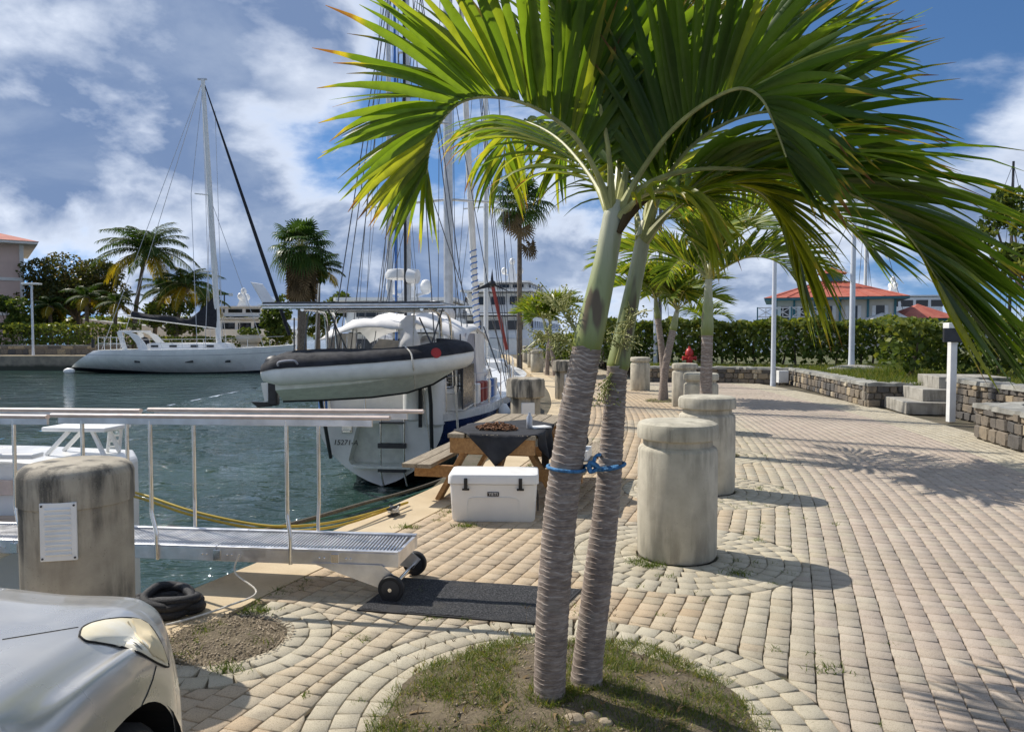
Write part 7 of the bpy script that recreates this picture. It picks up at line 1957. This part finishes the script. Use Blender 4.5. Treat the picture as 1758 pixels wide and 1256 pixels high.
# weeds in the joints: denser near the coping, bollard and mound
sp = []
for k in range(900):
    q = r.random()
    if q < 0.45:
        s_ = s_of_y(r.uniform(3.5, 14)); x, y = off(s_, COPE+0.01+abs(r.gauss(0, 0.12))); x, y = float(x), float(y)
    elif q < 0.75:
        c = r.choice(BOL[:2]+[(MOUND[0], MOUND[1])]); a = r.random()*6.283; d = r.choice([0.30, 0.42, 0.55, 0.68, 0.80])*(1 if c != (MOUND[0], MOUND[1]) else 1)+(0.5 if c == (MOUND[0], MOUND[1]) else 0)
        x, y = c[0]+d*math.cos(a), c[1]+d*math.sin(a)
    else:
        s_ = s_of_y(r.uniform(3.0, 12)); jj = r.randrange(0, 30); x, y = off(s_, COPE+0.012+PW*jj); x, y = float(x), float(y)
    if mnoise.noise(Vector((x*1.7, y*1.7, 3))) < r.uniform(-0.3, 0.35): continue
    h = r.uniform(0.012, 0.035)*(1.3 if r.random() < 0.2 else 1)
    for j in range(r.randrange(6, 18)):
        sp.append((x+r.gauss(0, 0.018), y+r.gauss(0, 0.018), -0.008, h*r.uniform(0.7, 1.5), r.uniform(0.003, 0.006), r.uniform(0.5, 1.6), r.uniform(0.1, 0.8)))
for (px, py, n) in ((800, 903, 60), (1120, 972, 60), (1270, 985, 30), (700, 905, 40), (640, 990, 50), (440, 1050, 60), (390, 1150, 30), (1420, 1150, 20), (1095, 965, 40)):
    c = G(px, py)
    for j in range(n*3): sp.append((c.x+r.gauss(0, 0.05), c.y+r.gauss(0, 0.03), -0.006, r.uniform(0.02, 0.06), r.uniform(0.003, 0.006), r.uniform(0.4, 1.4), r.uniform(0.1, 0.7)))
for k in range(2500):   # gravelly pit by the car
    pass
for (cx, cy, rr, n) in ((-1.53, 3.86, 0.3, 500), (2.62, 10, 0.45, 900), (3.8, 18.3, 0.5, 900)):
    for k in range(n):
        a = r.random()*6.283; d = rr*math.sqrt(r.random()); x, y = cx+d*math.cos(a), cy+d*math.sin(a)
        if cx < 0 and mnoise.noise(Vector((x*7, y*7, 1))) < 0.15: continue
        sp.append((x, y, 0.0, r.uniform(0.015, 0.06), 0.005, r.uniform(0.3, 1.2), r.uniform(0.1, 0.9)))
blades('weeds', sp, 'grass')
# lawn grass behind the stone wall
sp = []
for k in range(26000):
    y = r.uniform(12.5, 25); x = np.interp(y, [8, 12, 16, 17, 20, 24.7], [7.6, 9.0, 9.6, 8.45, 8.9, 9.5])+r.random()**1.5*6
    sp.append((x, y, lawn_z(x, y)-0.01, r.uniform(0.08, 0.28), 0.012, r.uniform(0.2, 1.0), r.random()))
for k in range(5000):
    x = r.uniform(4.5, 9.5); y = np.interp(x, [4.4, 7.6, 9.2], [26.1, 25.5, 24.6])+0.3+r.random()*2.5
    sp.append((x, y, lawn_z(x, y)-0.01, r.uniform(0.08, 0.25), 0.014, r.uniform(0.2, 1.0), r.random()))
blades('lawn_grass', sp, 'grass')
# gravel bits on the bare patch, leaf litter and rocks on the mound
V = []; Fc = []
def chip(c, s, r):
    o = len(V); 
    for d in ((1, 0, 0), (0, 1, 0), (-1, 0, 0), (0, -1, 0), (0, 0, 0.8), (0, 0, -0.5)): V.append((c[0]+d[0]*s*r.uniform(0.6, 1.3), c[1]+d[1]*s*r.uniform(0.6, 1.3), c[2]+d[2]*s))
    for f in ((0, 1, 4), (1, 2, 4), (2, 3, 4), (3, 0, 4), (1, 0, 5), (2, 1, 5), (3, 2, 5), (0, 3, 5)): Fc.append([i+o for i in f])
for k in range(1500):
    a = r.random()*6.283; d = 0.36*math.sqrt(r.random()); chip((-1.53+d*math.cos(a), 3.86+d*math.sin(a), 0.012), r.uniform(0.003, 0.009), r)
for k in range(700):
    a = r.random()*6.283; d = 0.75*math.sqrt(r.random()); x, y = MOUND[0]+d*math.cos(a), MOUND[1]+d*math.sin(a); chip((x, y, mound_h(x, y)), r.uniform(0.003, 0.010), r)
stuff(link('gravel', np_mesh('gravel', V, Fc, M['rock'])))
for k, (px, py, s, lb) in enumerate([(1018, 1232, 0.035, 'tan broken rock between the bases of the twin palms'), (988, 1240, 0.045, 'brown rock against the thicker palm base'), (1040, 1243, 0.03, 'small tan rock right of the broken rock')]):
    c = G(px, py, 0.075); mb = MB(); mb.sphere((0, 0, 0), (s, s*0.8, s*0.6), 9, 6)
    rr = random.Random(k); vv = []
    for v in mb.V:
        q = Vector(v); q = q*(1+0.35*mnoise.noise(q*28+Vector((k*3, 0, 0)))); vv.append(q+c+Vector((0, 0, s*0.2)))
    mb.V = vv; tag(mb.build('rock', M['rock'], smooth=25), lb, 'rock', 'rocks at the palm bases')
litter = []
for k in range(90):
    a = r.random()*6.283; d = 0.7*math.sqrt(r.random()); x, y = MOUND[0]+d*math.cos(a), MOUND[1]+d*math.sin(a)
    for j in range(1): litter.append((x, y, mound_h(x, y)+0.004, r.uniform(0.02, 0.045), r.uniform(0.012, 0.02), r.uniform(1.5, 2.5), r.uniform(0.5, 1)))
blades('leaf_litter', litter, 'dead_leaf')
